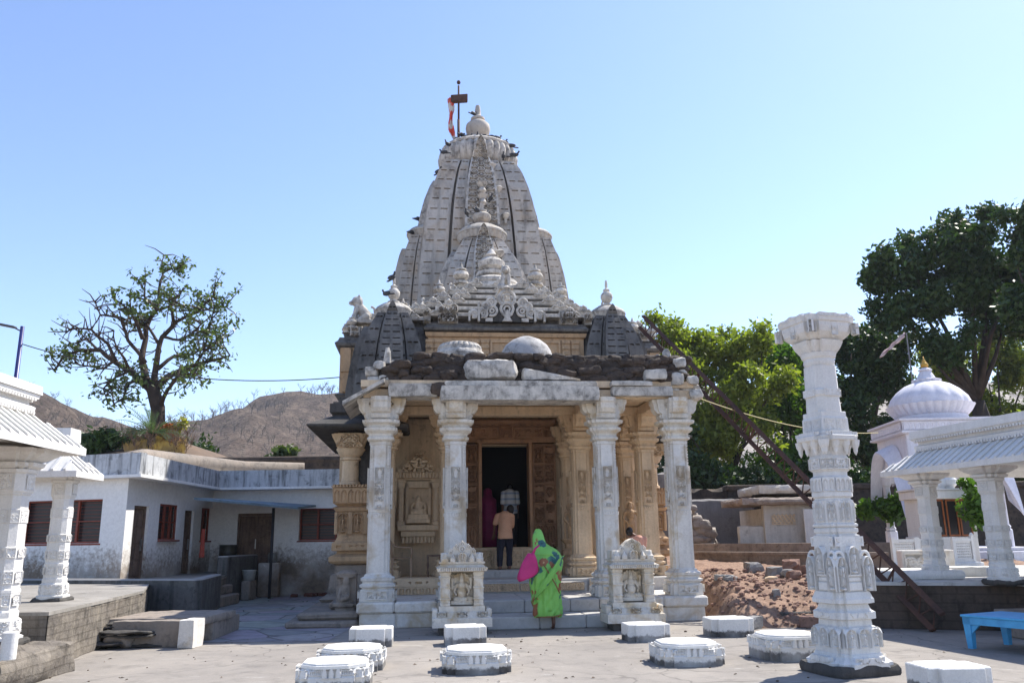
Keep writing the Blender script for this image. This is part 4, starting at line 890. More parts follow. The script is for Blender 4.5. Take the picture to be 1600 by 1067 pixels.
def panel_door(parent, a, b, s0, s1, z0, z1, off, leaves=1):
    a = Vector((a[0], a[1], 0)); b = Vector((b[0], b[1], 0)); d = (b-a).normalized(); ang = math.atan2(d.y, d.x); n = Vector((d.y, -d.x, 0)); p = a+d*s0-n*off; w_ = s1-s0; h_ = z1-z0
    q = MB(); q.box(0, .07, -.03, .08, 0, h_); q.box(w_-.07, w_, -.03, .08, 0, h_); q.box(.07, w_-.07, -.03, .08, h_-.07, h_)
    lw = (w_-.14)/leaves
    for L_ in range(leaves):
        x0 = .07+L_*lw; q.box(x0+.004, x0+lw-.004, .02, .06, .02, h_-.075)
        for c in range(2):
            for r_ in range(4):
                xx = x0+.04+c*(lw-.04)/2; zz = .08+r_*(h_-.2)/4; q.box(xx, xx+(lw-.12)/2, .0, .02, zz, zz+(h_-.2)/4-.06, .008)
    do = q.build('door', wood, parent, False, (p.x, p.y, z0), ang)
    q = MB(); q.box(w_/2-.01 if leaves > 1 else w_*.78, w_/2+.012 if leaves > 1 else w_*.82, -.05, -.01, h_*.38, h_*.55); q.build('handle', plain('steel', (.5,.5,.5), .3, .1, metal=.9), do)
q = MB()
F0, F1 = (-22, 24.9), (HA.x, HA.y)
# front wall (facing camera)
dF = (Vector((F1[0]-F0[0], F1[1]-F0[1], 0))).normalized(); LF = math.hypot(F1[0]-F0[0], F1[1]-F0[1])
def s_at(a, b, px):                                   # distance along wall a->b that projects to photo column px
    best = None
    a, b = Vector((a[0], a[1], 0)), Vector((b[0], b[1], 0)); Ln = (b-a).length
    for i in range(800):
        p = a.lerp(b, i/799); xx = 800+CAM_F*p.x/(p.y*_c+(2-CAM_H)*_s)
        if best is None or abs(xx-px) < best[0]: best = (abs(xx-px), Ln*i/799)
    return best[1]
w1 = (s_at(F0, F1, 28), s_at(F0, F1, 152), 1.68, 2.78)
wall_open(q, F0, F1, PB, PT, [w1])
A_, B_ = (HA.x, HA.y), (HB.x, HB.y)
sd1 = (s_at(A_, B_, 203), s_at(A_, B_, 226), LT, 2.62); sw1 = (s_at(A_, B_, 243), s_at(A_, B_, 271), 1.75, 2.72); sd2 = (s_at(A_, B_, 283), s_at(A_, B_, 297), LT, 2.6); sw2 = (s_at(A_, B_, 309), s_at(A_, B_, 327), 1.72, 2.72)
wall_open(q, A_, B_, PB, PT, [sd1, sw1, sd2, sw2])
C0, C1 = B_, (0.5, 27.2)
bd = (s_at(C0, C1, 366), s_at(C0, C1, 424), LT, 2.55); bw = (s_at(C0, C1, 463), s_at(C0, C1, 548), 1.68, 2.68)
wall_open(q, C0, C1, -.02, PT, [bd, bw])
q.build('wall', whitewash, house)
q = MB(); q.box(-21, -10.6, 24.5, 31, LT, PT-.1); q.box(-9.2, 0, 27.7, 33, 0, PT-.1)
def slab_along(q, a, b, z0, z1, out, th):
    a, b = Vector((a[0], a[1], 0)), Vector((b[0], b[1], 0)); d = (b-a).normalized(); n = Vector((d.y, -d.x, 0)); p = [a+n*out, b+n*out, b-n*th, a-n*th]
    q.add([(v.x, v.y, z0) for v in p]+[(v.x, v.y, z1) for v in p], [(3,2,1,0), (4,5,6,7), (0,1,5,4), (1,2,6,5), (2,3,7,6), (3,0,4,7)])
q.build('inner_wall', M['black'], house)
q = MB()
cF = Vector((HA.x+.42, HA.y-.36)); cB = (HB.x+.30, HB.y-.42)
slab_along(q, (F0[0], F0[1]-.4), cF, PT+.06, PP, 0, .22); slab_along(q, cF, cB, PT+.062, PP-.02, 0, .22); slab_along(q, cB, (.5, 26.8), PT+.058, PP-.01, 0, .22)
pp = q.build('parapet', parapet, house)
q = MB(); prism(q, [(-22, 24.4), (cF[0]+.08, cF[1]-.1), (cB[0]+.08, cB[1]-.1), (.5, 26.7), (.5, 32), (-22, 32)], PT-.02, PT+.055)
q.build('roof_slab', whitewash, house)
q = MB(); q.tube([(-10.6, 22.2, 3.7), (-11.5, 26, 4.25), (-10.2, 31.5, 4.35), (-8, 32, 4.3)], .28, 10); q.build('roof_ridge', M['dimple'], house, True)
pane_window(house, F0, F1, *w1, .12, 3, 1); pane_window(house, A_, B_, *sw1, .02, 3, 1); pane_window(house, A_, B_, *sw2, .1, 2, 0); pane_window(house, C0, C1, *bw, .12, 3, 1)
panel_door(house, A_, B_, *sd1, .10); panel_door(house, A_, B_, *sd2, .10); panel_door(house, C0, C1, *bd, .08, 2)
for px, py in ((372, 771), (541, 766)): pass
q = MB(); a = D(303, 778, 24.4); b_ = D(465, 794, 25.6); zz = 2.86
q.add([(a.x, a.y, 2.86), (b_.x, b_.y, 2.60), (b_.x+.2, 27.1, 2.72), (-9.7, 27.2, 2.98), (a.x, a.y, 2.93), (b_.x, b_.y, 2.66), (b_.x+.2, 27.1, 2.78), (-9.7, 27.2, 3.04)], [(3,2,1,0), (4,5,6,7), (0,1,5,4), (1,2,6,5), (2,3,7,6), (3,0,4,7)])
q.build('awning', plain('blue_grey_tin', (.16,.24,.30), .5, .3, 3), house)
q = MB(); q.tube([(-7.37, 25.95, 0), (-7.37, 25.95, 2.66)], .045, 8); q.build('awning_pole', plain('black_iron', (.03,.03,.035), .6, .2), house, True)
q = MB(); P = np.zeros((16, 6, 3))
for j in range(16):
    for i in range(6): P[j, i] = ((i-2.5)*.02*(1+j/20), .03*math.sin(i*2.1), -j*.055)
q.grid(P); p = D(315, 826, 25.4); cl = q.build('cloth', plain('salmon_red_cloth', (.50,.10,.07), .85, .2), None, True, (p.x+.1, p.y-.1, p.z)); sm = cl.modifiers.new('s', 'SOLIDIFY'); sm.thickness = .012
tag(cl, 'faded red cloth hanging on the white wall below the small dark window', 'cloth')
q = MB(); q.lathe([(0, .27), (.03, .28), (.25, .27), (.27, .285), (.29, .27), (.52, .27), (.54, .285), (.56, .27), (.80, .27), (.82, .28), (.82, .25), (.70, .25)], 0, 0, 24)
tag(q.build('drum', plain('dark_green_metal', (.07,.065,.05), .45, .4, 6, metal=.4), None, 'auto', (-8.95, 26.75, LT)), 'dark metal drum with lid beside the big double door', 'drum')
q = MB(); rg = random.Random(2)
for k in range(14): x = rg.uniform(-6.9, -6.0); y = rg.uniform(26.4, 27.0); merge(q, rough_box(x, x+.18, y, y+.14, 0, .09, .02, k, .06))
tag(q.build('bricks', plain('broken_red_brick', (.16,.06,.04), .9, .3)), 'heap of broken red bricks against the stained wall', 'bricks', kind='stuff')
# slabs lying at the foot of the left terrace
def slab_thing(name, label, cat, args, mat, rz=0, loc=None):
    x0, x1, y0, y1, z0, z1, amp, seed = args; o = rough_box(x0, x1, y0, y1, z0, z1, amp, seed, .05).build(name, mat, None, True); return tag(o, label, cat)
slab_thing('stone_slab', 'broken white marble facing slab upright in the shaded corner of the left terrace', 'stone slab', (-6.65, -5.45, 14.35, 14.62, 0, .42, .012, 3), M['dimple'])  # white slab coloured grey to paint in the corner's shade
slab_thing('stone_slab', 'square upright marble block at the right end of the broken facing slabs', 'stone slab', (-5.44, -5.2, 14.1, 14.6, 0, .44, .01, 13), M['marble'])
slab_thing('stone_slab', 'small grey stone lump half buried behind the broken facing slab', 'rock', (-6.75, -6.2, 14.2, 15.8, 0, .29, .08, 23), M['dimple'])
lay = MB(); rg = random.Random(15)
for k in range(7): merge(lay, rough_box(-7.0+rg.uniform(0, .25), -5.75-rg.uniform(0, .6), 14.15+rg.uniform(-.12, .25), 15.6, k*.055, k*.055+.05, .035, 60+k, .06))
tag(lay.build('layered_rock', M['dark'], None, False), 'dark splintered layers of bedrock under the broken slabs', 'rock')
slab_thing('stone_slab', 'flat paving slab lying level on top of the black rock bed', 'stone slab', (-6.9, -5.25, 14.7, 16.4, .30, .42, .008, 33), M['dimple'])
o = slab_thing('stone_beam', 'long fallen grey stone beam lying along the alley edge', 'stone beam', (-.22, .22, -.95, .95, 0, .3, .01, 43), M['dimple']); o.location = (-5.55, 16.1, 0); o.rotation_euler = (0, 0, R(4))

# ------------------------------------------------------------------ marble pavilions
pm = MB(); prof = [(0,.26),(.10,.27),(.12,.23),(.16,.24),(.30,.235),(.33,.2),(.36,.23),(.40,.23),(.42,.19),(.46,.2),(.62,.2),(.64,.215),(.67,.215),(.69,.18),(.73,.18),(.75,.2),(.90,.2),(.92,.185),(1.05,.185),(1.07,.205),(1.2,.2),(1.21,.165),(1.50,.16),(1.51,.18),(1.68,.18),(1.69,.155),(1.86,.155),(1.88,.2),(1.9,.2)]
prof = [(z, .185+(r-.185)*.38 if z > .33 else r) for z, r in prof]; pm.loft(OCT, prof)
for k in range(8):
    pm.M = Matrix.Rotation(k*math.pi/4, 4, 'Z'); f = 1.0 if k % 2 == 0 else .995
    hw = .075 if k % 2 == 0 else .05; dd = 1.0 if k % 2 == 0 else 1.115
    pm.relief(scroll_fn(500+k, 8), -hw, hw, 1.52, 1.67, 18, 18, -.180*dd, .008); pm.extr([(-hw, 1.21), (hw, 1.21), (0, 1.34)], -.175*dd, -.16*dd)
    pm.relief(scroll_fn(510+k, 7), -hw, hw, 1.08, 1.19, 18, 14, -.197*dd, .012); pm.relief(scroll_fn(520+k, 7), -hw, hw, .76, .9, 18, 14, -.194*dd, .012)
    pm.relief(scroll_fn(530+k, 7, False), -hw, hw, .14, .3, 18, 16, -.24*dd, .018); pm.relief(scroll_fn(540+k, 7), -hw, hw, .48, .61, 18, 14, -.2*dd, .012)
pm.M = None
cp = MB(); cp.loft(OCT, [(1.9, .2), (1.92, .21), (2.14, .205), (2.16, .23), (2.2, .24)]); cp.loft(STP2, [(2.2, .22), (2.24, .3), (2.28, .31), (2.3, .26), (2.34, .36), (2.40, .46), (2.46, .48), (2.47, .3)])
for k in range(4): cp.M = Matrix.Rotation(k*math.pi/2, 4, 'Z'); cp.relief(scroll_fn(550+k, 8), -.1, .1, 1.94, 2.13, 24, 20, -.207, .015)
cp.M = None
pav_shaft, pav_cap = pm.mesh('column', M['white']), cp.mesh('capital', M['white'])
footm = rough_box(-.32, .32, -.32, .32, -.05, .07, .04, 9, .1).mesh('footing', M['dark'])
def pav_column(parent, x, y, z, s=1.0, rz=0.0, sz=1.0):
    o = link('column', pav_shaft, parent, (x, y, z), rz, (s, s, s*sz)); link('capital', pav_cap, o); link('footing', footm, o); return o
def pav_roof(parent, x0, x1, y0, y1, ze, over=.6, rise=.42, fr=.55, nrib=.19):
    # chajja (sloping ribbed stone eave) all round + frieze bands above; x0..y1 = wall-head rectangle, local coords
    q = MB(); q.loftc((x0+x1)/2, (y0+y1)/2, [(ze+.26, .02), (ze+.0, over), (ze+.10, over), (ze+rise+.1, 0), (ze+rise+.1, -.3)], (x1-x0)/2, (y1-y0)/2)
    for ax in (0, 1):
        for side in (0, 1):
            a0, a1 = ((x0, x1) if ax == 0 else (y0, y1)); n = int((a1-a0+2*over)/nrib)
            for k in range(n+1):
                t = a0-over+k*(a1-a0+2*over)/n; inner = max(0, a0-t, t-a1)      # hip
                if inner > over*.95: continue
                o0, o1 = over+.006, inner
                pts = []
                for o_, z_ in ((o0, ze+.105), (o1, ze+.105+(rise)*(1-o1/over))):
                    for dw in (-.025, .025):
                        for dz in (0, .028):
                            c = (t+dw); e = ((y0-o_) if side == 0 else (y1+o_)) if ax == 0 else ((x0-o_) if side == 0 else (x1+o_))
                            pts.append((c, e, z_+dz) if ax == 0 else (e, c, z_+dz))
                q.add(pts, [(0,1,3,2), (4,6,7,5), (1,5,7,3), (0,2,6,4), (0,4,5,1), (2,3,7,6)])
    e = q.build('eave', M['white'], parent)
    q = MB(); zz = ze+rise+.1
    q.loftc((x0+x1)/2, (y0+y1)/2, [(zz-.25, -.05), (zz+.02, -.05), (zz+.03, .03), (zz+.10, .04), (zz+.13, -.02), (zz+.20, -.03), (zz+.22, .06), (zz+.28, .07), (zz+.31, .0), (zz+.38, .0), (zz+.40, .08), (zz+fr-.08, .09), (zz+fr, .07), (zz+fr, -.4)], (x1-x0)/2, (y1-y0)/2)
    for zb in (zz+.04, zz+.23):
        for ax in (0, 1):
            a0, a1 = ((x0, x1) if ax == 0 else (y0, y1)); n = int((a1-a0)/.07)
            for k in range(n):
                t = a0+k*(a1-a0)/n
                for side in (0, 1):
                    if ax == 0: yy = y0-.075 if side == 0 else y1+.04; q.box(t, t+.04, yy, yy+.035, zb-.045, zb-.005)
                    else: xx = x0-.075 if side == 0 else x1+.04; q.box(xx, xx+.035, t, t+.04, zb-.045, zb-.005)
    q.build('frieze', M['white'], parent)
    q = MB(); q.box(x0+.04, x1-.04, y0+.04, y1-.04, ze+.10, ze+.30, .01); q.build('beam', M['white'], parent)
LA = R(2)
pv = thing('pavilion', 'bright white marble pavilion cut by the left edge, nearest the camera', 'pavilion', (-6.75, 11.35, .4), LA, 'marble pavilions round the courtyard')
pav_column(pv, 0, 0, 0, 1.02); pav_column(pv, -2.6, 0, 0, 1.02); pav_roof(pv, -3.2, .10, -3.0, .02, 2.48, .55, .42, .36)
pv2 = thing('pavilion', 'white marble pavilion behind the nearest one, on the left terrace by the house', 'pavilion', (-7.50, 14.15, LT), LA, 'marble pavilions round the courtyard')
pav_column(pv2, -.05, 0, 0, .80, 0, 1.10); pav_column(pv2, -3, 0, 0, .80, 0, 1.10); pav_roof(pv2, -3.2, -.02, -.15, .05, 1.96, .40, .34, .26)
# round white bollard on the near plinth
q = MB(); q.lathe([(0, .075), (.01, .085), (.3, .085), (.31, .07)], 0, 0, 20); p = G(12, 1028, .40); tag(q.build('bollard', M['white'], None, 'auto', (p.x, p.y, .38)), 'small round white post at the foot of the nearest left column', 'post')
# lamp post and wires
lp = thing('street_lamp', 'slim dark blue street lamp with a single flat lamp arm rising behind the left pavilion', 'street lamp', (-15.2, 25, LT))
q = MB(); q.tube([(0, 0, 0), (0, 0, 7.5)], [.09, .06], 10); q.build('pole', plain('dark_blue_paint', (.03,.035,.16), .4, .2), lp, True)
q = MB(); q.tube([(0, 0, 7.38), (-.25, 0, 7.45)], .025, 6); q.box(-.75, -.2, -.09, .09, 7.43, 7.50, .02)
for i, p in enumerate(q.v): q.v[i] = (p[0], p[1], p[2]-(p[0]+.2)*.22)
q.build('lamp_head', plain('dark_grey_metal', (.05,.05,.06), .5, .2), lp)
def wire(label, a, b, sag, mat, r_=.012):
    a, b = Vector(a), Vector(b); pts = [a.lerp(b, t/24)-Vector((0, 0, sag*4*(t/24)*(1-t/24))) for t in range(25)]; q = MB(); q.tube(pts, r_, 5); return tag(q.build('wire', mat, None), label, 'wire')
bk = plain('black_cable', (.03,.03,.03), .7, .1)
wire('thin dark cable from the street lamp through the tree to the temple', (-15.15, 25, 7.7), D(535, 589, 24.5), .5, bk, .016)
wire('pale yellow cable stretched from the porch corner to the domed kiosk', D(1092, 622, 18.5), D(1372, 676, 24.8), .25, plain('yellow_cable', (.5,.42,.2), .7, .1), .012)
# ------------------------------------------------------------------ shrine boxes in front of the porch
def four_armed(q):
    cap(q, (-.15,-.05,.05),(.10,-.12,.05),.06,.045); cap(q,(.17,-.04,.07),(-.02,-.12,.03),.06,.04); q.ell((0,-.03,.20),(.12,.11,.13)); cap(q,(0,0,.25),(0,0,.38),.09,.10); cap(q,(-.11,0,.38),(.11,0,.38),.045,.045)
    q.ell((0,-.02,.49),(.06,.065,.075)); q.loft(circ(10),[(.53,.055),(.58,.05),(.64,.02)]); 
    for s_ in (-1,1):
        cap(q,(s_*.13,0,.37),(s_*.22,-.01,.28),.035,.028); cap(q,(s_*.22,-.01,.28),(s_*.22,-.05,.46),.028,.025); q.ell((s_*.22,-.05,.50),(.045,.03,.06)); cap(q,(s_*.12,-.01,.36),(s_*.18,-.05,.22),.035,.028); cap(q,(s_*.18,-.05,.22),(s_*.13,-.12,.15),.028,.025)
    q.ell((.2,-.06,.05),(.09,.06,.06)); q.box(-.26,.26,-.14,.1,-.08,.01); q.box(-.27,.27,.03,.1,0,.62)
    for k in range(9): a = math.pi*k/8; q.ell((.2*math.cos(a), .02, .47+.17*math.sin(a)), (.03,.03,.03))
fo_ = MB(); four_armed(fo_)
fobj = fuse(fo_, 'deity_figure', M['marble_c'], None, .011, 2); fmesh = fobj.data; bpy.data.objects.remove(fobj)
def shrine(u, label):
    t = thing('shrine', label, 'shrine', T(u, -1.28), TA, 'small carved shrines flanking the steps'); t.scale = (1, 1, .965)
    q = MB(); q.box(-.42,.42,-.22,.3,0,.14); q.build('footing', M['dark'], t)
    q = MB(); q.loftc(0,.05,[(.14,0),(.30,0),(.31,-.02),(.40,-.10),(.41,-.12),(.50,-.12)],.53,.36); q.box(-.53,-.43,-.2,.3,.30,.46,.02); q.box(.43,.53,-.2,.3,.30,.46,.02)
    for x in (-.36,0,.36): q.relief(scroll_fn(600,6,False),x-.1,x+.1,.31,.41,22,12,-.24,.06)
    q.build('base', M['marble_c'], t)
    q = MB(); q.box(-.36,.36,.16,.3,.5,1.14,.01)
    for s_ in (-1,1):
        q.box(s_*.3-.09,s_*.3+.09,-.18,.2,.5,.56,.01); q.box(s_*.3-.085,s_*.3+.085,-.17,.2,.56,1.1,.008)
        for z0,z1 in ((.62,.65),(.82,.85),(1.0,1.03),(1.06,1.12)): q.box(s_*.3-.10,s_*.3+.10,-.19,.2,z0,z1,.01)
        q.box(s_*.3-.06,s_*.3+.06,-.18,-.17,.67,.80); q.box(s_*.3-.06,s_*.3+.06,-.18,-.17,.87,.98)
    q.build('niche_frame', M['marble_c'], t)
    link('deity_figure', fmesh, t, (0,.06,.58), 0, .78)
    q = MB(); q.loftc(0,.03,[(1.12,.0),(1.13,.06),(1.19,.08),(1.22,.02),(1.25,.0),(1.27,.03),(1.30,.03),(1.30,-.3)],.38,.27); q.relief(rowfn(22,'lotus'),-.42,.42,1.14,1.2,120,8,-.31,.03)
    q.box(-.38,.38,-.16,.28,1.3,1.46,.01)
    q.extr([(-.36,1.30),(.36,1.30),(.34,1.40),(.24,1.46),(.18,1.55),(.08,1.64),(0,1.68),(-.08,1.64),(-.18,1.55),(-.24,1.46),(-.34,1.40)],-.22,.05)
    for x,z,r in ((0,1.38,.09),(0,1.53,.07),(-.16,1.40,.06),(.16,1.40,.06),(-.2,1.49,.05),(.2,1.49,.05),(-.11,1.57,.045),(.11,1.57,.045),(0,1.62,.05),(-.29,1.36,.06),(.29,1.36,.06)):
        ringx(q,x,z,r*.75,r*.26,-.23,10); q.ell((x,-.23,z),(r*.35,.03,r*.45),0,6,4); q.ell((x,-.22,z+r),(r*.3,.03,r*.35),0,6,4)
    for s_ in (-1,1):
        q.lathe([(1.3,.07),(1.36,.075),(1.38,.05),(1.44,.03),(1.47,.005)],s_*.31,-.24,8); q.lathe([(1.3,.05),(1.36,.055),(1.44,.01)],s_*.17,-.27,8)
    q.relief(figfn(),-.07,.07,1.3,1.46,20,30,-.27,.04)
    q.build('pediment', M['marble_c'], t)
    return t
shrine(-1.52, 'small carved marble shrine with seated four-armed figure, left of the steps')
shrine(1.63, 'small carved marble shrine with seated four-armed figure, right of the steps where the boy leans')

# ------------------------------------------------------------------ marble blocks standing in the courtyard
def plain_block(label, p, w_=.66, d_=.60, h=.27, rz=TA):
    q = MB(); a = w_/2; c = .11
    q.box(-a, a, -d_/2+.07, d_/2-.07, -.03, h, .012); q.box(-a+c, a-c, -d_/2, d_/2, -.03, h+.0015, .012)
    q.rough(0, .004, 9); o = q.build('marble_block', M['whited'], None, False, (p[0], p[1], (p[0]*7.3 % 1)*.05-.03), rz+((p[0]*3.7) % 1-.5)*.08); return tag(o, label, 'stone block', 'marble blocks on the courtyard floor')
def carved_block(label, p, s_=1.0, rz=TA):
    q = MB(); q.loft(STP, [(-.03, .44), (.16, .44), (.18, .42), (.20, .43), (.235, .38), (.245, .36), (.25, .36)]); q.loft(octp(.5), [(.245, .33), (.25, .39), (.285, .39), (.29, .37), (.305, .37), (.31, .36)])
    for k in range(4):
        q.M = Matrix.Rotation(k*math.pi/2, 4, 'Z'); q.relief(rowfn(3, 'lotus'), -.12, .12, .16, .26, 40, 14, -.425, .04); q.relief(rowfn(24, 'd'), -.26, .26, .19, .24, 100, 6, -.415, .02)
        for s2 in (-1, 1): q.relief(rowfn(1, 'lotus'), s2*.33-.05, s2*.33+.05, .16, .25, 12, 12, -.39, .04)
    q.M = None
    for i, v in enumerate(q.v): q.v[i] = (v[0]*s_, v[1]*s_, v[2]*s_)
    o = q.build('pedestal', M['whited'], None, False, (p[0], p[1], (p[0]*5.3 % 1)*.06-.04), rz+((p[0]*3.1) % 1-.5)*.1); return tag(o, label, 'stone base', 'carved octagonal bases on the courtyard floor')
plain_block('plain white marble block on the floor, leftmost before the porch', (-2.34, 14.2), .68); plain_block('plain white marble block directly in front of the left shrine', (-.83, 14.25), .66)
plain_block('plain white marble block in front of the right shrine, with dirty foot', (2.13, 14.42), .70); plain_block('plain white marble block nearest the red earth mound', (3.62, 14.95), .74, .62, .30)
carved_block('carved stepped white base in front of the leftmost plain block', (-2.2, 11.8), .98); carved_block('carved stepped white base with blackened foot in front of the left shrine', (-.53, 11.5), 1.0)
carved_block('carved stepped white base with black foot right of centre, alone on open floor', (2.29, 11.9), 1.0); carved_block('carved stepped white base partly hidden behind the tall marble pillar', (3.76, 12.25), 1.0)
carved_block('carved white base cut off by the bottom edge, left of centre', (-2.12, 10.35), .95); plain_block('plain white block cut off by the bottom edge beside the tall pillar', (4.62, 9.5), .70, .6, .27)

# ------------------------------------------------------------------ the tall free-standing pillar
PX, PY = 4.09, 10.88
pil = thing('pillar', 'tall free-standing white marble pillar richly carved, with a wide bracketed capital', 'pillar', (PX, PY, 0), TA+R(12))
rough_box(-.46, .46, -.43, .43, -.03, .13, .025, 4, .05).build('footing', M['dark'], pil, 'auto')
def zof(py): return D(1300, py, PY).z
K = .00812
q = MB()
P1 = [(1048, 59), (1030, 59), (1028, 56), (1023, 50), (1021, 47), (1018, 46), (1016, 44), (1009, 44), (977, 42), (975, 37), (966, 36), (964, 43), (954, 43), (951, 38), (948, 36), (942, 34), (940, 43), (934, 43), (931, 41), (923, 38)]
q.loft(STP, [(zof(y), r*K*(1.0)) for y, r in P1]+[(zof(922), .2)])
q.loft(STP, [(zof(923), 34*K), (zof(856), 33*K), (zof(836), 32.5*K), (zof(835), 29*K), (zof(833), 29*K), (zof(831), 31.5*K), (zof(826), 31.5*K), (zof(824), 28*K), (zof(822), 32*K), (zof(819), 32*K), (zof(817), 29*K)])
q.loft(OCT, [(zof(818), 29*K), (zof(782), 29.5*K), (zof(780), 27*K), (zof(778), 27*K), (zof(776), 31*K), (zof(770), 31*K), (zof(768), 30*K), (zof(746), 30*K), (zof(744), 26*K), (zof(738), 26*K), (zof(735), 30*K), (zof(716), 30*K), (zof(711), 27*K), (zof(706), 27*K)])
q.loft(STP2, [(zof(712), 28*K), (zof(700), 33*K), (zof(692), 40*K), (zof(690), 47*K), (zof(684), 48*K), (zof(682), 44*K), (zof(677), 44*K), (zof(675), 30*K)])
q.loft(SQ, [(zof(676), 29*K), (zof(655), 28.5*K), (zof(653), 27*K), (zof(646), 27*K), (zof(645), 26*K)]) 
q.loft(OCT, [(zof(646), 26.5*K), (zof(643), 27*K), (zof(622), 26*K), (zof(619), 28.5*K), (zof(612), 28.5*K), (zof(609), 26*K), (zof(576), 25*K), (zof(574), 25*K)])
q.lathe([(zof(574), 25*K), (zof(571), 27*K), (zof(567), 28*K), (zof(563), 27*K), (zof(560), 30*K), (zof(554), 32*K)], 0, 0, 32, 0, 24, .03)
shaft = q.build('shaft', M['white'], pil); shaft.scale = (.86, .86, 1)
q = MB(); zb = zof(556)
q.loft(STP2, [(zof(560), 26*K), (zof(545), 40*K), (zof(538), 44*K), (zof(537), 44*K), (zof(535), 36*K), (zof(534), 38*K)])
q.loft(STP, [(zof(536), 38*K), (zof(532), 46*K), (zof(526), 54*K), (zof(518), 57*K), (zof(512), 57*K), (zof(511), 60*K), (zof(508), 61*K), (zof(503), 62*K), (zof(500), 60*K)])
for k in range(4):
    q.M = Matrix.Rotation(k*math.pi/2, 4, 'Z'); z0, z1 = zof(532), zof(512); yy = -.44
    for s2 in (-1, 1):
        q.relief(scroll_fn(700+k, 6), s2*.42-.07, s2*.42+.07, zof(530), zof(512), 16, 18, -.41, .05)
        if 0: q.extr([(s2*.27-.03, zof(536)), (s2*.27+.03, zof(536)), (s2*.27+.04, zof(550)), (s2*.27, zof(556)), (s2*.27-.04, zof(550))][::-1], -.40, -.33)
    q.tube([(-.07, yy, z1), (-.075, yy-.01, z1-.1), (-.04, yy+.02, z0+.02), (0, yy+.03, z0-.01), (.04, yy+.02, z0+.02), (.075, yy-.01, z1-.1), (.07, yy, z1)], .016, 6); q.relief(scroll_fn(710+k, 5), -.06, .06, z0, z1, 14, 18, yy, .03)
    q.relief(rowfn(7, 'lotus'), -.3, .3, zof(505), zof(500), 70, 5, -.5, .012)
q.M = None
for i, v in enumerate(q.v):                                             # chipped rim
    if v[2] > zof(504): q.v[i] = tuple(Vector(v)+noise.noise_vector(Vector(v)*7)*.022)
oc_ = q.build('capital', M['white'], pil); oc_.scale = (.80, .80, 1)
q = MB()
for k in range(8):
    q.M = Matrix.Rotation(k*math.pi/4, 4, 'Z'); a = k % 2 == 0; dd = 1 if a else 1.10; hw = .13 if a else .09
    q.relief(rowfn(3 if a else 2, 'arch'), -hw, hw, zof(768), zof(747), 60, 26, -30.2*K*dd, .035); q.relief(scroll_fn(730+k, 9), -hw, hw, zof(734), zof(717), 34, 18, -30.2*K*dd, .035)
    q.relief(figfn(), -hw*.75, 0, zof(815), zof(785), 16, 30, -29.5*K*dd, .045); q.relief(figfn(), 0, hw*.75, zof(815), zof(785), 16, 30, -29.5*K*dd, .045); q.relief(scroll_fn(760+k, 6, False), -hw, hw, zof(793), zof(782), 26, 10, -29.3*K*dd, .03)
    if a:
        q.relief(scroll_fn(740+k, 9), -.2, -.02, zof(674), zof(657), 26, 22, -28.6*K, .02); q.relief(scroll_fn(741+k, 9), .02, .2, zof(674), zof(657), 26, 22, -28.6*K, .02)
        q.relief(rowfn(12, 'd'), -.29, .29, zof(683), zof(678), 80, 5, -44.3*K, .015)
        for x in (-.3, -.1, .1, .3): q.lathe([(zof(713), .005), (zof(708), .03), (zof(703), .035), (zof(698), .06), (zof(690), .075)], x, -.31 if abs(x) < .2 else -.28, 10)
        # big figures: central attendant on a bracketed stand, flanked by larger figures at the corners
        q.relief(figfn(), -.10, .10, zof(896), zof(853), 30, 60, -.27, .10); q.box(-.13, .13, -.32, -.2, zof(921), zof(908), .01); q.box(-.12, .12, -.31, -.2, zof(907), zof(900), .01); q.box(-.13, .13, -.33, -.2, zof(899), zof(896), .005)
        for s2 in (-1, 1):
            q.relief(figfn(), s2*.235-.095, s2*.235+.095, zof(922), zof(868), 34, 70, -.26, .11); ringx(q, s2*.235, zof(872), .085, .022, -.30, 12, 0, math.pi)
        q.relief(scroll_fn(770+k, 9), -.26, .26, zof(853), zof(838), 60, 18, -.262, .02)
        for s2 in (-1, 0, 1): q.relief(figfn(), s2*.22-.1, s2*.22+.1, zof(1008), zof(978), 30, 44, -.34 if s2 else -.355, .06)
        q.relief(rowfn(5, 'oval'), -.24, .24, zof(1015), zof(1009), 70, 8, -.36, .015); q.relief(scroll_fn(790+k, 12, False), -.22, .22, zof(962), zof(955), 60, 10, -43.5*K, .03)
        q.relief(scroll_fn(795+k, 14, False), -.26, .26, zof(1030), zof(1021), 70, 12, -.47, .05); q.relief(scroll_fn(796+k, 12), -.15, .15, zof(621), zof(610), 34, 12, -28.5*K, .02)
q.M = None; oc_ = q.build('carving', M['white'], pil); oc_.scale = (.82, .82, 1)

# ------------------------------------------------------------------ right side: earth mound, terrace, ruin
redearth = stone('dug_red_earth', (.36,.23,.16), (.25,.155,.105), (.11,.065,.045), .45, 2.2, 1.2, 0, grain=16)
def mound(x, y):
    s_ = y-15.9-max(0, (4.2-x))*.45-(x-4)*.05
    h = .80*(1-math.exp(-max(0, s_)*.75)) if s_ > 0 else -.15
    h += max(0, y-22)*.045
    n_ = noise.noise(Vector((x*.9, y*.9, 2)))*.13+noise.noise(Vector((x*3, y*3, 4)))*.07+noise.noise(Vector((x*8, y*8, 4)))*.05+noise.noise(Vector((x*14, y*14, 7)))*.035
    e_ = min(1, max(0, (x-(3.85-(y-17.5)*.1))/.7)) if y > 17.3 else min(1, max(0, (x-3.75)/.5)); h = h*e_*e_*(3-2*e_)-(1-e_)*.12
    return h+(n_ if s_ > 0 else n_*.2)*min(1, max(0, s_)*2+.2)*(1 if y < 20.5 else .5)
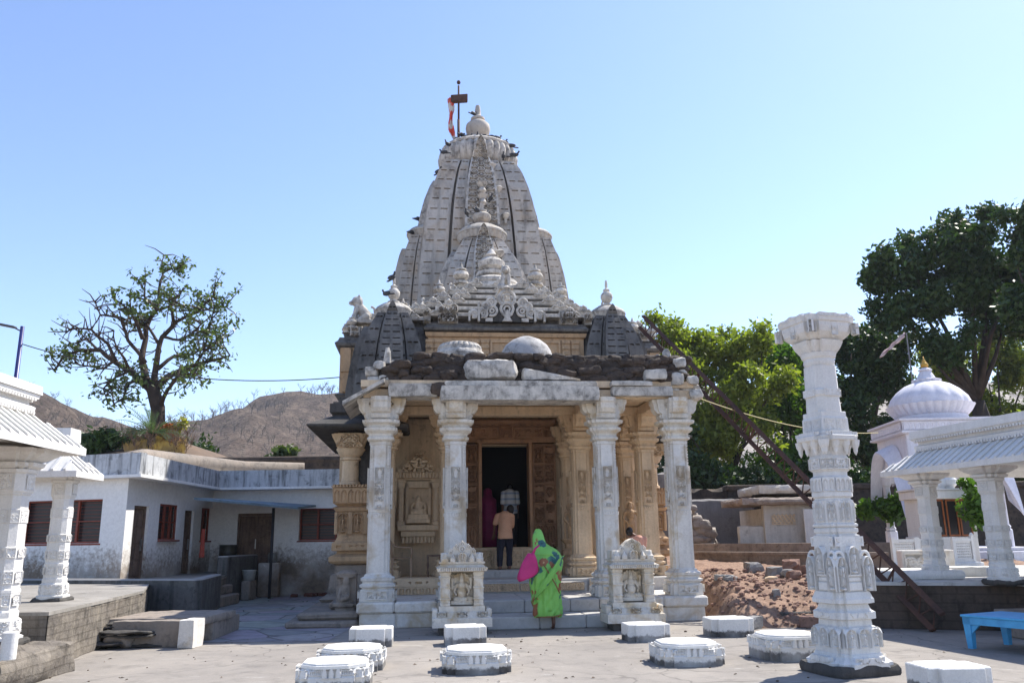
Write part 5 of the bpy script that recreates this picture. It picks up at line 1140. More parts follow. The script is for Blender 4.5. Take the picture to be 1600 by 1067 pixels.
gridmesh('earth_mound', 3.0, 14, 150, 15.4, 36, 230, mound, redearth)
def rock(label, p, s_, seed, mat, group='rocks on the earth mound', name='rock', cat='rock'):
    q = MB(); q.rock((0, 0, s_[2]*.42), (s_[0]*.62, s_[1]*.62, s_[2]*.62), seed*1.7)
    return tag(q.build(name, mat, None, False, p, seed), label, cat, group)
rk_g = stone('grey_rock', (.32,.31,.30), (.22,.215,.21), (.08,.075,.07), .3, 3, .8, 0, grain=12); rk_r = stone('reddish_rock', (.32,.19,.14), (.22,.13,.10), (.07,.05,.04), .4, 3, .8, 0, grain=12)
def on(px, py, Y): 
    p = D(px, py, Y); return (p.x, Y, mound(p.x, Y)-.04)
for px, Y, s_, m_, lab in ((1178, 20.5, (.55,.4,.3), rk_g, 'grey boulder lying at the foot of the low retaining wall'), (1212, 19.2, (.42,.35,.3), rk_g, 'pale grey rock at the left end of the stone heap'), (1237, 19.4, (.42,.4,.34), rk_r, 'dark brown rock highest in the stone heap'), (1240, 18.6, (.4,.3,.25), rk_r, 'reddish rock low in the middle of the stone heap'),
      (1262, 19.0, (.36,.3,.26), rk_r, 'brown rock at the right end of the stone heap near the pillar'), (1206, 18.7, (.45,.3,.14), M['tan_l'], 'flat yellowish slab stone at the front of the stone heap'), (1232, 18.9, (.3,.25,.2), rk_g, 'small grey rock in the heap between two red ones'), (1140, 18.6, (.4,.25,.16), rk_g, 'light grey flat rock right of centre on the bank'),
      (1126, 18.8, (.3,.25,.15), rk_g, 'small pale rock nearest the porch on the bank'), (1211, 17.2, (.2,.15,.22), rk_g, 'small upright whitish stone halfway down the red bank'), (1170, 15.95, (.42,.3,.28), rk_g, 'pointed grey stone at the bank foot behind the plain block'), (1188, 15.9, (.25,.2,.15), rk_g, 'little grey stone beside the pointed one at the bank foot'), (1270, 18.2, (.3,.3,.22), rk_g, 'grey rock half hidden by the tall pillar')):
    rock(lab, on(px, 900, Y), s_, px*.1, m_)
q = MB(); rg = random.Random(8)
for k in range(1500):
    x = rg.uniform(3.9, 7.5); y = rg.uniform(16.0, 22); s_ = .015+.075*rg.random()**3; q.ell((x, y, mound(x, y)+s_*.2), (s_, s_*.8, s_*.6), 0, 5, 3)
q.rough(0, .02, 9); tag(q.build('rubble', rk_r), 'small loose stones and clods scattered over the red earth bank', 'rubble', kind='stuff')
q = MB(); q.box(0, .75, 0, .35, 0, .24, .02); tag(q.build('stone_block', M['dark'], None, False, (*on(1222, 960, 16.3)[:2], .0), R(5)), 'dark squared stone block at the foot of the red bank left of the pillar', 'stone block')
q = MB(); q.box(0, .9, 0, .35, 0, .2, .02); tag(q.build('stone_block', rk_r, None, False, (*on(1248, 960, 15.9)[:2], .0), R(-25)), 'reddish squared stone block at the bank foot touching the pillar outline', 'stone block')
lowst = stone('low_wall_stone', (.34,.28,.23), (.24,.195,.16), (.07,.055,.045), .4, 1.4, .9, .3, grain=10)
q = MB(); prism(q, [(4.9, 26.3), (9.2, 21.2), (9.3, 21.6), (5.1, 26.8)], 0, 1.12); prism(q, [(4.88, 26.27), (9.18, 21.1), (9.3, 21.5), (5.0, 26.6)], 1.121, 1.19); tag(q.build('retaining_wall', lowst), 'low brown stone retaining wall running from the porch to the pillar', 'wall', 'low stone retaining walls behind the mound')
q = MB(); prism(q, [(4.9, 28.6), (10.6, 24.2), (10.8, 24.8), (5.1, 29.1)], 0.3, 1.4); tag(q.build('retaining_wall', lowst), 'upper low stone step wall in front of the ruined white building', 'wall', 'low stone retaining walls behind the mound')
# ruined building
rb = thing('ruined_building', 'half demolished white building with broken roof edge, brick grille and white door', 'ruin')
rw = stone('dirty_cream_plaster', (.66,.61,.54), (.56,.52,.46), (.16,.12,.09), .25, .8, .4, .3, grain=12)
r0 = D(1160, 860, 28); r1 = D(1300, 860, 27); zb0 = 1.05
q = MB(); yy = 28
x0 = D(1198, 860, yy).x; x1 = D(1310, 860, yy).x; q.box(x0, x1, yy, yy+.25, zb0-.2, 2.62); q.box(x1-.7, x1, yy-.4, yy, zb0-.2, 2.5)
q.box(x0, x1, yy+.3, yy+3, zb0-.2, 2.5)
xa = D(1158, 860, yy).x; n0 = len(q.v)
q.build('wall', rw, rb)
q2 = rough_box(xa, x0+.1, yy+.1, yy+.4, zb0-.2, 1.95, .02, 3, .08); q2.build('broken_wall', rw, rb, 'auto')
rough_box(D(1152, 800, yy).x, x1+.3, yy-.5, yy+2.5, 2.6, 2.84, .03, 7, .08).build('roof_slab', stone('broken_roof_concrete', (.42,.35,.29), (.3,.24,.2), (.1,.07,.05), .4, 1.5, 1, .2, grain=8), rb, 'auto')
rough_box(D(1178, 770, 30).x, D(1330, 770, 30).x, 29.5, 32.5, 3.05, 3.36, .03, 17, .08).build('roof_slab', rw, rb, 'auto'); rough_box(D(1178, 770, 30).x, D(1330, 770, 30).x, 30.2, 31, 2.6, 3.05, .1, 27, .2).build('upper_wall', M['rubble'], rb, 'auto')
q = MB(); gx0 = D(1206, 820, yy).x; gx1 = D(1243, 820, yy).x
cols_ = [gx0+(gx1-gx0)*i/18 for i in range(19)]; rows_ = [1.98+.33*i/10 for i in range(11)]
q.cells(cols_, rows_, lambda i, j: -.02 if (j % 2 == 0 or (i+j//2*1) % 3 == 0) else .10, lambda s_, t, d: (s_, yy-.03+d, t)); q.build('brick_grille', M['tan_l'], rb)
q = MB(); dx = D(1258, 840, yy-.4).x; q.box(dx, dx+.55, yy-.46, yy-.41, zb0, 2.45, .01); d_ = q.build('door', M['white'], rb); q = MB(); q.ell((dx+.3, yy-.48, 1.8), (.03,.03,.05)); q.build('handle', M['black'], d_)
# boundary walls
gw = stone('grey_boundary_plaster', (.25,.235,.225), (.19,.18,.175), (.09,.08,.07), .35, .7, .8, .3, grain=8)
rough_box(D(1060, 800, 33).x, D(1182, 800, 33).x, 33, 33.5, .6, 3.05, .05, 31, .3).build('x', gw, None, 'auto'); o = bpy.data.objects['x']; o.name = 'boundary_wall'; tag(o, 'grey plastered boundary wall beyond the earth mound, left of the ruin', 'wall', 'boundary walls under the trees')
for k, px in enumerate((1134,)): pass
o = rough_box(D(1025, 800, 31).x, D(1068, 800, 31).x, 31, 31.6, .4, 3.95, .05, 41, .3).build('boundary_wall', gw, None, 'auto'); tag(o, 'taller grey wall end seen between the two right porch columns', 'wall', 'boundary walls under the trees')
q = MB(); rg = random.Random(31)
for k in range(46):
    t = rg.random(); px = 1082+34*t+rg.uniform(-8, 8); z = 1.0+(1-t)*1.9*rg.random()+.0; p = D(px, 800, 31.2); s_ = rg.uniform(.15, .32); merge(q, rough_box(p.x-s_, p.x+s_, 30.6+rg.random()*.5, 31.6, z-s_*.6, z+s_*.6, .06, k, .14))
tag(q.build('broken_masonry', stone('broken_wall_stones', (.42,.37,.32), (.3,.26,.23), (.12,.1,.08), .3, 2, 1, 0, grain=10), None, 'auto'), 'ragged broken end of a stone wall with rough stones exposed beside the grey wall', 'broken wall')
q = MB(); q.box(8.5, 26, 33.5, 34, .5, 3.35); q.box(8.4, 26, 33.4, 34.1, 3.352, 3.6, .05); tag(q.build('boundary_wall', M['rubble']), 'dark boundary wall with pale coping running behind the kiosk', 'wall', 'boundary walls under the trees')
o = rough_box(5.2, 9.8, 34.5, 35.2, 2.2, 3.5, .12, 51, .3).build('earth_bank', M['rubble'], None, 'auto'); tag(o, kind='structure')
# far white rocky slope between the trees
def slope(x, y): return 3+(y-60)*.33+noise.noise(Vector((x*.2, y*.2, 3)))*1.5+noise.noise(Vector((x*.6, y*.6, 3)))*.7
gridmesh('hillside', 5, 75, 60, 60, 120, 50, slope, stone('pale_rocky_slope', (.36,.32,.28), (.26,.23,.20), (.1,.09,.08), .4, .4, 1, 0, grain=4))
# right terrace
RT = .80
q = MB(); prism(q, [(6.25, 15.75), (7.3, 15.35), (8.6, 14.95), (9.2, 11.5), (24, 11.5), (24, 33), (9.3, 33), (9.35, 21.3), (8.3, 18.5)], -.02, RT-.06)
rt = thing('terrace', 'raised terrace on the right with dark soot-stained masonry face', 'terrace'); q.build('retaining_wall', stone('dark_terrace_masonry', (.12,.085,.065), (.085,.065,.05), (.03,.025,.02), .42, 1.2, .9, .4, grain=10, course=(.34, .15, .015)), rt)
q = MB(); prism(q, [(6.22, 15.72), (7.28, 15.31), (8.56, 14.91), (9.16, 11.4), (24, 11.4), (24, 33), (9.25, 33), (9.3, 21.3), (8.26, 18.5)], RT-.058, RT); q.build('paving', M['floor'], rt)
o = rough_box(-.95, .95, -.75, .75, 0, .16, .015, 3, .15).build('stone_slab', M['white'], None, 'auto', (7.55, 16.9, RT), R(-8)); tag(o, 'broad bright white stone slab lying on the right terrace beside the first pavilion column', 'stone slab')
o = rough_box(-.5, .5, -.3, .3, 0, .18, .015, 13, .12).build('stone_slab', M['white'], None, 'auto', (9.15, 17.3, RT), R(-8)); tag(o, 'smaller white slab between the first and second pavilion columns', 'stone slab')
q = MB(); q.box(-.55, .55, -.2, .2, 0, .48, .02); q.relief(scroll_fn(801, 9), -.5, 0, .06, .42, 40, 30, -.2, .03); tag(q.build('carved_block', M['marble'], None, False, (9.15, 19.2, RT), R(-8)), 'square carved white block on the terrace in front of the kiosk railing', 'stone block')
# right pavilion
RA = R(0)
rp = thing('pavilion', 'grey white marble pavilion with ribbed eave on the right terrace, cut by the photo edge', 'pavilion', (8.03, 16.5, RT), R(12), 'marble pavilions round the courtyard')
for (x, y) in ((0, 0), (0, -1.68), (0, -4.2), (3.2, 0), (3.2, -1.68), (3.2, -4.2)): pav_column(rp, x, y, 0, .86, R(10), .93)
pav_roof(rp, .02, 3.4, -5.2, .12, 1.95, .52, .36, .33)
rp2 = thing('pavilion', 'second ribbed white pavilion eave overlapping at the far right edge above the first', 'pavilion', (10.35, 15.6, RT), R(12), 'marble pavilions round the courtyard')
pav_column(rp2, .5, -.5, 0, 1.0, 0, 1.12); pav_column(rp2, 2.6, -.5, 0, 1.0, 0, 1.12); pav_roof(rp2, .2, 3.4, -3.4, .3, 2.16, .55, .36, .33)
# domed kiosk -----------------------------------------------------------
lil = stone('lilac_white_plaster', (.78,.76,.80), (.72,.70,.75), (.36,.34,.36), .12, .9, .25, .25, grain=20)
kc = D(1474, 800, 26.2); ks = thing('domed_kiosk', 'pale lilac white kiosk with ribbed onion dome, golden finial and scalloped arch', 'kiosk', (kc.x, 26.2, RT), R(-4))
q = MB(); q.lathe([(0, 2.0), (.12, 2.0), (.14, 1.94), (.2, 1.94), (.22, 1.98), (.30, 1.98)], 0, 0, 4, 0) if False else q.box(-1.75, 1.75, -1.6, 1.6, 0, .32, .03)
q.box(-1.68, 1.68, -1.53, 1.53, .321, .42, .02); q.build('base', lil, ks)
hx, hy = 1.22, 1.12
for sx in (-1, 1):
    for sy in (-1, 1): q = MB(); q.loft(OCT, [(.42, .16), (.9, .16), (.95, .12), (1.0, .14), (1.06, .105), (2.3, .095), (2.35, .13), (2.45, .15), (2.9, .15)], sx*hx, sy*hy); q.build('column', lil, ks)
# arch walls: big bangla arch facing the viewer + sides
q = MB()
def archwall(L_, z0, zt, ap, rot, off):
    n = 26; q.M = Matrix.Rotation(rot, 4, 'Z'); top = [(-L_, zt), (L_, zt)]
    outer = []; 
    for k in range(n+1):
        t = k/n; x = -ap+2*ap*t; s_ = abs(math.sin(t*math.pi*5.5))*.07; outer.append((x, z0+(zt-z0-.32)*math.sin(math.pi*t)**.62-s_))
    for k in range(n):
        (a, za), (b, zb_) = outer[k], outer[k+1]; q.add([(a, off-.1, za), (b, off-.1, zb_), (b, off-.1, zt), (a, off-.1, zt), (a, off+.1, za), (b, off+.1, zb_), (b, off+.1, zt), (a, off+.1, zt)], [(0,1,2,3), (5,4,7,6), (0,4,5,1)])
    for s_ in (-1, 1): q.box(min(s_*ap, s_*L_), max(s_*ap, s_*L_), off-.1, off+.1, z0, zt)
    q.M = None
for k in range(4): archwall(1.3 if k % 2 == 0 else 1.2, 2.4, 3.75, 1.0, k*math.pi/2, -(hy if k % 2 == 0 else hx))
q.build('arch_wall', lil, ks)
q = MB()
for rot, off, L_ in ((0, -hy-.12, 1.45), (math.pi/2, -hx-.12, 1.3), (-math.pi/2, -hx-.12, 1.3)):      # curved (bangla) eaves drooping at their ends
    q.M = Matrix.Rotation(rot, 4, 'Z'); n = 24; A1 = []; A2 = []
    for k in range(n+1):
        t = -1+2*k/n; z = 3.55-1.75*abs(t)**2.6*(1.0); A1.append((t*L_, off, z)); A2.append((t*(L_+.12), off-.50*(1-.3*abs(t)), z-.22-.25*abs(t)))
    for th in (0, -.05):
        pass
    P = np.array([A1, A2]); q.grid(P); q.grid(P+np.array([0, 0, -.05]), 0, True); q.grid(np.array([A2, [(a[0], a[1], a[2]-.05) for a in A2]]))
q.M = None; q.build('curved_eave', lil, ks, True)
q = MB(); q.loftc(0, 0, [(3.75, 0), (3.78, .08), (3.84, .08), (3.85, .02), (4.12, .04), (4.14, .12), (4.20, .12), (4.21, -.2)], 1.4, 1.3)
for k in range(4): q.M = Matrix.Rotation(k*math.pi/2, 4, 'Z'); L_ = 1.4 if k % 2 == 0 else 1.3; o2 = 1.34 if k % 2 == 0 else 1.44; q.relief(rowfn(16, 'arch'), -L_, L_, 3.87, 4.1, 170, 14, -o2, .02)
q.M = None; q.build('cornice', lil, ks)
q = MB(); q.lathe([(4.2, 1.32), (4.28, 1.32), (4.30, 1.2), (4.36, 1.22), (4.45, 1.18), (4.47, 1.16)], 0, 0, 48); q.lathe([(4.46, 1.16), (4.6, 1.28), (4.78, 1.38), (4.84, 1.41)], 0, 0, 128, 0, 32, .06)
q.lathe([(4.80, 1.33), (4.95, 1.33), (5.15, 1.25), (5.4, 1.04), (5.6, .78), (5.72, .5), (5.76, .4)], 0, 0, 128, 0, 16, .030)
q.lathe([(5.72, .40), (5.76, .44), (5.83, .46), (5.86, .36)], 0, 0, 64, 0, 14, .12); q.lathe([(5.85, .32), (5.97, .27), (6.12, .20), (6.17, .16), (6.18, .22), (6.22, .23), (6.26, .18), (6.30, .1), (6.32, .05)], 0, 0, 60, 0, 14, .06)
q.v = [(a*.87, b*.87, 4.2+(c-4.2)*.85) for a, b, c in q.v]; q.build('dome', lil, ks, 'auto')
q = MB(); q.lathe([(6.30, .06), (6.33, .12), (6.42, .14), (6.49, .11), (6.52, .05), (6.55, .08), (6.58, .06), (6.63, .03), (6.74, .005)], 0, 0, 16); q.v = [(a*.87, b*.87, 4.2+(c-4.2)*.85) for a, b, c in q.v]; q.build('finial', plain('gold_paint', (.62,.36,.07), .35, .2, metal=.5), ks, True)
# glazed shrine inside / in front of the kiosk with jali railing
gs = thing('glazed_shrine', 'white shrine cabinet with red framed glass doors and pot finials behind the pavilion columns', 'shrine', (D(1480, 800, 22.6).x, 22.6, RT), R(2)); gs.scale = (.78, .78, .78)
q = MB(); q.box(-.95, .95, 0, 1.2, 0, .95, .02); q.box(-.85, -.5, 0, 1.2, .951, 2.2); q.box(.80, .95, 0, 1.2, .951, 2.2); q.box(-.5, .80, .5, 1.2, .951, 2.2); q.box(-1.0, 1.0, -.06, 1.25, 2.205, 2.5, .03); q.box(-1.05, 1.05, -.1, 1.3, 2.501, 2.56)
q.lathe([(1.3, .05), (1.5, .18), (1.7, .05)], -.75, -.0, 10) if False else None
for x, r_ in ((-.7, .24), (0.05, .2), (.35, .26)): q.lathe([(2.56, r_*.6), (2.62, r_*.7), (2.7, r_), (2.85, r_*1.05), (3.0, r_*.7), (3.08, r_*.35), (3.14, r_*.45), (3.2, r_*.3), (3.4, .02)], x, .3, 20)
q.build('body', M['white'], gs)
q = MB()
for x0 in (-.5, -.02, .42):
    w_ = .40; q.box(x0, x0+.05, .0, .06, .96, 2.2); q.box(x0+w_-.05, x0+w_, 0, .06, .96, 2.2); q.box(x0+.05, x0+w_-.05, 0, .06, 2.13, 2.2); q.box(x0+.05, x0+w_-.05, 0, .06, .96, 1.02)
fr = q.build('door_frame', plain('orange_brown_wood', (.33,.10,.03), .5, .3), gs); q = MB(); q.box(-.45, .77, .03, .04, 1.0, 2.15); q.build('pane', glassd, fr)
rl = thing('railing', 'pierced white marble railing in front of the glazed shrine', 'railing', (D(1455, 860, 21.6).x, 21.6, RT), R(6))
q = MB()
for x0 in (-1.0, -.33, .62):
    w_ = .60 if x0 < .5 else .5; nC = 21 if x0 < .5 else 17; cs = [x0+.05+(w_-.1)*i/nC for i in range(nC+1)]; rs_ = [.20+.42*i/13 for i in range(14)]
    q.box(x0, x0+w_, -.02, .06, .12, .195); q.box(x0, x0+w_, -.02, .06, .625, .7)
    for i in range(nC):
        for j in range(13):
            if (i % 2 == 0) or (j % 2 == 0): q.box(cs[i], cs[i+1], 0, .04, rs_[j], rs_[j+1])
    q.box(x0-.035, x0+.03, -.03, .07, .12, .74); q.box(x0+w_-.03, x0+w_+.035, -.031, .071, .12, .74)
q.box(-1.15, 1.3, -.12, .3, 0, .118, .02); q.lathe([(.74, .05), (.78, .06), (.84, .02)], 1.14, .02, 10); q.build('panel', M['white'], rl)
# right flag
fp = D(1416, 520, 29.5); rf = thing('flag_pole', 'thin grey pole behind the kiosk carrying a drooping pale pennant', 'flag', (fp.x, 29.5, RT))
q = MB(); q.tube([(0, 0, 0), (0, 0, fp.z-RT)], .025, 8); q.build('pole', plain('grey_metal', (.16,.16,.17), .5, .2), rf)
P = np.zeros((26, 5, 3))
for j in range(26):
    t = j/25
    for i in range(5): s_ = i/4-.5; P[j, i] = (-.06-1.0*t, .05*math.sin(i*2+t*7), fp.z-RT-.05-.62*t**.8-.22*t*t+s_*.20*(1-.55*t)*1.0+.02*math.sin(t*20+i))
q = MB(); q.grid(P); fo = q.build('pennant', plain('pale_pink_cloth', (.62,.52,.50), .8, .3, 3, c2=(.35,.2,.2)), rf, True); sm = fo.modifiers.new('s', 'SOLIDIFY'); sm.thickness = .01
# rusty lattice girder
tr = thing('lattice_girder', 'long rusty steel lattice girder leaning diagonally from the ground up to the temple roof', 'girder')
a = Vector((7.12, 14.98, .03)); b = D(1000, 512, 23.2); d = (b-a).normalized(); side = d.cross(Vector((0, 0, 1))).normalized(); upv = side.cross(d).normalized()
rust = stone('rusty_steel', (.13,.065,.045), (.075,.045,.038), (.03,.022,.02), .35, 2, .4, 0, grain=20)
q = MB(); off = upv*.36
for o_ in (Vector((0, 0, 0)), off):
    q.tube([a+o_, b+o_], .055, 4)
    for s2 in (-1, 1): q.tube([a+o_+side*.05*s2, b+o_+side*.05*s2], .03, 4)
n = 34; Ln = (b-a).length
for k in range(n): p = a+d*(Ln*k/n); p2 = a+d*(Ln*(k+1)/n); q.tube([p, (p+p2)/2+off], .014, 5); q.tube([(p+p2)/2+off, p2], .014, 5)
for t in (.1, .35, .5, .52, .72): p = a+d*(Ln*t); q.tube([p-upv*.05, p+off*1.1], .03, 4)
q.build('girder', rust, tr)
# blue cot
ct = thing('wooden_cot', 'low bright blue painted wooden bench cut by the right edge of the photo', 'bench', (6.55, 12.9, 0), R(-63))
blue = plain('bright_blue_paint', (.07,.38,.68), .45, .2, 5, c2=(.05,.28,.55))
q = MB(); q.box(0, 2.1, 0, .95, .44, .475, .008); q.box(.02, 2.08, .02, .06, .34, .438); q.box(.02, 2.08, .89, .93, .34, .438); q.box(.02, .06, .06, .89, .34, .438); q.build('top', blue, ct)
for x in (.02, 1.98):
    for y in (.02, .85): q = MB(); q.loft(SQ, [(0, .04), (.338, .055), (.437, .055)], x+.06, y+.055); q.add([(x+.1, y+.02, .33), (x+.1, y+.06, .33), (x+.24, y+.02, .338), (x+.24, y+.06, .338), (x+.1, y+.02, .2), (x+.1, y+.06, .2)], [(0,2,3,1), (0,4,2), (1,3,5), (4,5,3,2)]) if x < 1 else None; q.build('leg', blue, ct)
q = MB(); q.box(-.6, .9, -.3, .4, 0, .36, .02); q.box(-.66, .95, -.36, .46, .362, .42, .01); tag(q.build('stone_bench', M['dimple'], None, False, (8.55, 13.95, 0), R(5)), 'grey stone bench block behind the blue bench at the right edge', 'bench')
# ------------------------------------------------------------------ vegetation
bark = stone('brown_bark', (.085,.06,.045), (.05,.038,.03), (.03,.024,.02), .35, 2, .8, .5, grain=14)
lf_l = leafmat('sparse_tree_leaves', (.105,.145,.045), (.06,.085,.03), .35)
lf_b = leafmat('bright_bushy_leaves', (.25,.28,.045), (.13,.165,.03), .5)
lf_d = leafmat('dark_dense_leaves', (.045,.085,.018), (.025,.05,.013), .25)
lf_m = leafmat('mid_green_leaves', (.10,.19,.025), (.05,.10,.018), .45)
dryg = leafmat('dry_grass', (.42,.30,.13), (.33,.20,.09), .3)
def leafmesh(name, centers, rng, per, spread, size, mat, elong=1.9):
    C = np.asarray(centers); n = len(C)*per
    c = np.repeat(C, per, 0)+rng.normal(0, spread, (n, 3)); a = rng.normal(0, 1, (n, 3)); a /= np.linalg.norm(a, axis=1)[:, None]
    b = rng.normal(0, 1, (n, 3)); b -= a*(a*b).sum(1)[:, None]; b /= np.linalg.norm(b, axis=1)[:, None]
    s = size*rng.uniform(.6, 1.35, (n, 1)); a = a*s*elong*.5; b = b*s*.5
    V = np.stack([c-a, c+b*.9, c+a, c-b*.9], 1).reshape(-1, 3)
    me = bpy.data.meshes.new(name); me.vertices.add(4*n); me.vertices.foreach_set('co', V.ravel()); me.loops.add(4*n); me.loops.foreach_set('vertex_index', np.arange(4*n, dtype=np.int32))
    me.polygons.add(n); me.polygons.foreach_set('loop_start', np.arange(0, 4*n, 4, dtype=np.int32)); me.materials.append(mat); me.update(calc_edges=True); me.validate(); return me
def blob_points(blobs, dens, rng, thr=-.10, f=.6):
    out = []
    for bx, by, bz, r in blobs:
        n = int(dens*r*r*4); u = rng.normal(0, 1, (n, 3)); u /= np.linalg.norm(u, axis=1)[:, None]; rad = r*(1-rng.random((n, 1))**2.2*.6); p = u*rad*[1, 1, .85]+[bx, by, bz]
        for q_ in p:
            if noise.noise(Vector(q_*f)) > thr-.05 and noise.noise(Vector(q_*f*2.7)) > -.30: out.append(q_)
    return out
# left tree, limbs laid out one by one
Z6 = lambda x, y, Y: D(x/2.808, 360+y/2.808, Y)
TY = 36.0
lt_ = thing('tree', 'old spreading tree with dark twisted limbs and sparse green leaves behind the white house', 'tree', (0, 0, 0))
limbs = [([(690,930),(692,780),(672,700),(660,680)], .46, .34), ([(672,710),(620,655),(560,610),(500,560),(430,525),(350,520),(290,540),(235,610)], .26, .05), ([(500,565),(470,500),(400,440),(330,440),(290,450)], .12, .03), ([(640,680),(600,640),(565,680),(550,740),(500,765)], .14, .03),
    ([(665,700),(625,570),(640,440),(690,350),(715,200),(722,110)], .26, .03), ([(635,470),(600,390),(560,340),(500,300)], .13, .03), ([(690,350),(640,300),(635,220)], .10, .03), ([(680,690),(695,560),(710,470),(770,400),(860,370),(920,300),(940,280)], .22, .03), ([(860,370),(930,340),(990,335)], .07, .02), ([(760,400),(745,310),(800,265)], .11, .03),
    ([(690,690),(740,640),(800,610),(880,585),(960,575),(1010,550)], .24, .04), ([(860,590),(900,530),(930,430),(945,340)], .1, .03), ([(900,530),(960,490),(995,470)], .08, .02), ([(700,770),(735,700),(790,640),(850,630)], .16, .04), ([(700,600),(780,550),(870,530),(920,500)], .13, .03), ([(640,580),(560,480),(540,380),(440,370),(420,310)], .13, .03),
    ([(500,560),(460,600),(400,600),(330,580)], .1, .03), ([(560,612),(500,640),(450,700),(470,745)], .1, .03), ([(700,500),(650,420),(600,420),(560,400)], .1, .03), ([(720,470),(790,480),(850,440),(880,400)], .09, .03), ([(715,200),(760,175),(785,165)], .05, .02), ([(560,610),(520,520),(500,440)], .1, .03), ([(430,525),(380,480),(300,500)], .09, .03), ([(800,610),(830,640),(870,640)], .07, .02), ([(690,350),(760,330),(830,330)], .09, .03)]
q = MB(); rg = random.Random(77); tips = []; segs = []
for k, (pts, r0, r1) in enumerate(limbs):
    off = 0 if k == 0 else rg.uniform(-2.6, 2.6); P_ = []
    n = len(pts)
    for i, (x, y) in enumerate(pts):
        t = i/(n-1); P_.append(Z6(x, y, TY+off*t))
    Q_ = []
    for i in range(n-1):
        for j in range(4):
            t = j/4; p = P_[i].lerp(P_[i+1], t); Q_.append(p+noise.noise_vector(p*.9)*(.16 if k else .03))
    Q_.append(P_[-1]); m_ = len(Q_); rads = [r0+(r1-r0)*(i/(m_-1))**.7 for i in range(m_)]; rads = [r_*.78 for r_ in rads]; q.tube(Q_, rads, 8)
    if k: segs.append((Q_, rads)); tips.append(Q_[-1])
for Q_, rads in segs:
    n = len(Q_)
    for i in range(int(n*.25), n):
        for _ in range(2):
            p = Q_[i]; d = Vector((rg.gauss(0, 1), rg.gauss(0, 1), rg.gauss(.25, .8))).normalized(); L_ = rg.uniform(.35, 1.15)
            e1 = p+d*L_*.5+Vector((0, 0, .05)); e2 = e1+(d+Vector((rg.gauss(0, .4), rg.gauss(0, .4), rg.gauss(.1, .4)))).normalized()*L_*.5; q.tube([p, e1, e2], [.035, .022, .01], 4, 0, False)
            if rg.random() < .8: tips.append(e2)
            if rg.random() < .4: tips.append(e1)
q.build('trunk', bark, lt_, True)
rng = np.random.default_rng(5)
tp = [t for t in tips if noise.noise(t*.35) > -.14]
link('crown', leafmesh('crown', [tuple(t) for t in tp], rng, 9, .13, .115, lf_l), lt_)
# trees on the right: crown made of many lobes
def tree(label, lobes, mat, base, tr, seed, dens=60, per=7, size=.15, thr=-.10, group='trees on the right behind the temple', lean=0, cat='tree'):
    o = thing('tree', label, cat, (0, 0, 0), 0, group); rng = np.random.default_rng(seed); rg = random.Random(seed); bl = []
    for px, py, Y, rpx in lobes:
        p = D(px, py, Y); r = rpx*Y/CAM_F; bl.append((p.x, p.y, p.z, r*.8))
        for k in range(5): a = rg.uniform(0, 6.28); e = rg.uniform(-.6, 1); bl.append((p.x+math.cos(a)*r*.75, p.y+math.sin(a)*r*.6, p.z+e*r*.7, r*rg.uniform(.3, .5)))
    pts = blob_points(bl, dens, rng, thr); link('crown', leafmesh('crown', pts, rng, per, .16, size, mat), o)
    q = MB(); b = Vector(base); c = Vector((sum(l[0] for l in bl)/len(bl), sum(l[1] for l in bl)/len(bl), sum(l[2] for l in bl)/len(bl)))
    mid = b.lerp(c, .55)+Vector((rg.uniform(-.5, .5)+lean, 0, 0)); q.tube([b, b.lerp(mid, .5)+Vector((lean*.3, 0, 0)), mid], [tr*1.2, tr, tr*.8], 10)
    for l in bl[::7]:
        e = Vector(l[:3]); m2 = mid.lerp(e, .5)+Vector((rg.uniform(-.5, .5), rg.uniform(-.3, .3), rg.uniform(-.3, .4))); q.tube([mid, m2, e], [tr*.38, tr*.22, .03], 6)
    q.build('trunk', bark, o, True); return o
tree('bright yellow-green bushy tree just right of the dark corner tower', [(1010,540,42,42),(1050,530,41,44),(1000,620,42,50),(1060,600,40,52),(1030,690,41,55),(1085,560,41,38)], lf_b, (7.0, 41, 0), .3, 1)
tree('bright green bushy tree in the middle of the thicket left of the pillar', [(1120,545,41,48),(1165,545,40,42),(1130,620,39,55),(1185,600,40,50),(1110,690,40,55),(1160,680,39,50)], lf_b, (11.0, 40, 0), .32, 2)
tree('darker leafy tree with visible limbs directly behind the pillar', [(1205,570,44,45),(1250,560,45,50),(1215,650,44,50),(1270,640,44,50),(1240,720,42,45),(1190,740,41,50)], lf_m, (14.2, 43, 0), .34, 3, dens=45)
tree('dark green tree between the pillar and the kiosk dome', [(1330,545,42,48),(1370,560,41,50),(1320,620,42,48),(1365,650,40,52),(1330,700,40,45),(1390,600,41,50),(1300,520,43,34)], lf_d, (18.0, 41, 0), .35, 4, dens=60)
tree('huge dark tree towering over the kiosk at the right', [(1400,430,38,48),(1450,400,38,56),(1500,370,38,55),(1430,490,37,58),(1490,460,38,62),(1545,430,38,60),(1525,350,38,34),(1570,500,38,50),(1390,500,38,34),(1480,545,37,45),(1375,440,38,24),(1560,385,39,36)], lf_d, (22.2, 37, 0), .40, 5, dens=60, thr=-.03, lean=0)
tree('tree crown entering at the upper right edge of the photo', [(1600,350,34,38),(1625,380,34,50),(1595,400,34,26),(1630,470,34,60),(1650,320,34,40)], lf_d, (24.0, 34.5, 0), .45, 6, dens=60)
tree('sunlit light green tree in the gap right of the kiosk dome', [(1545,600,50,48),(1500,590,50,42),(1465,560,50,36),(1590,580,50,50),(1560,560,50,40),(1610,640,49,45),(1530,650,50,40),(1570,690,46,40)], lf_b, (29.0, 49, 0), .3, 7, dens=45)
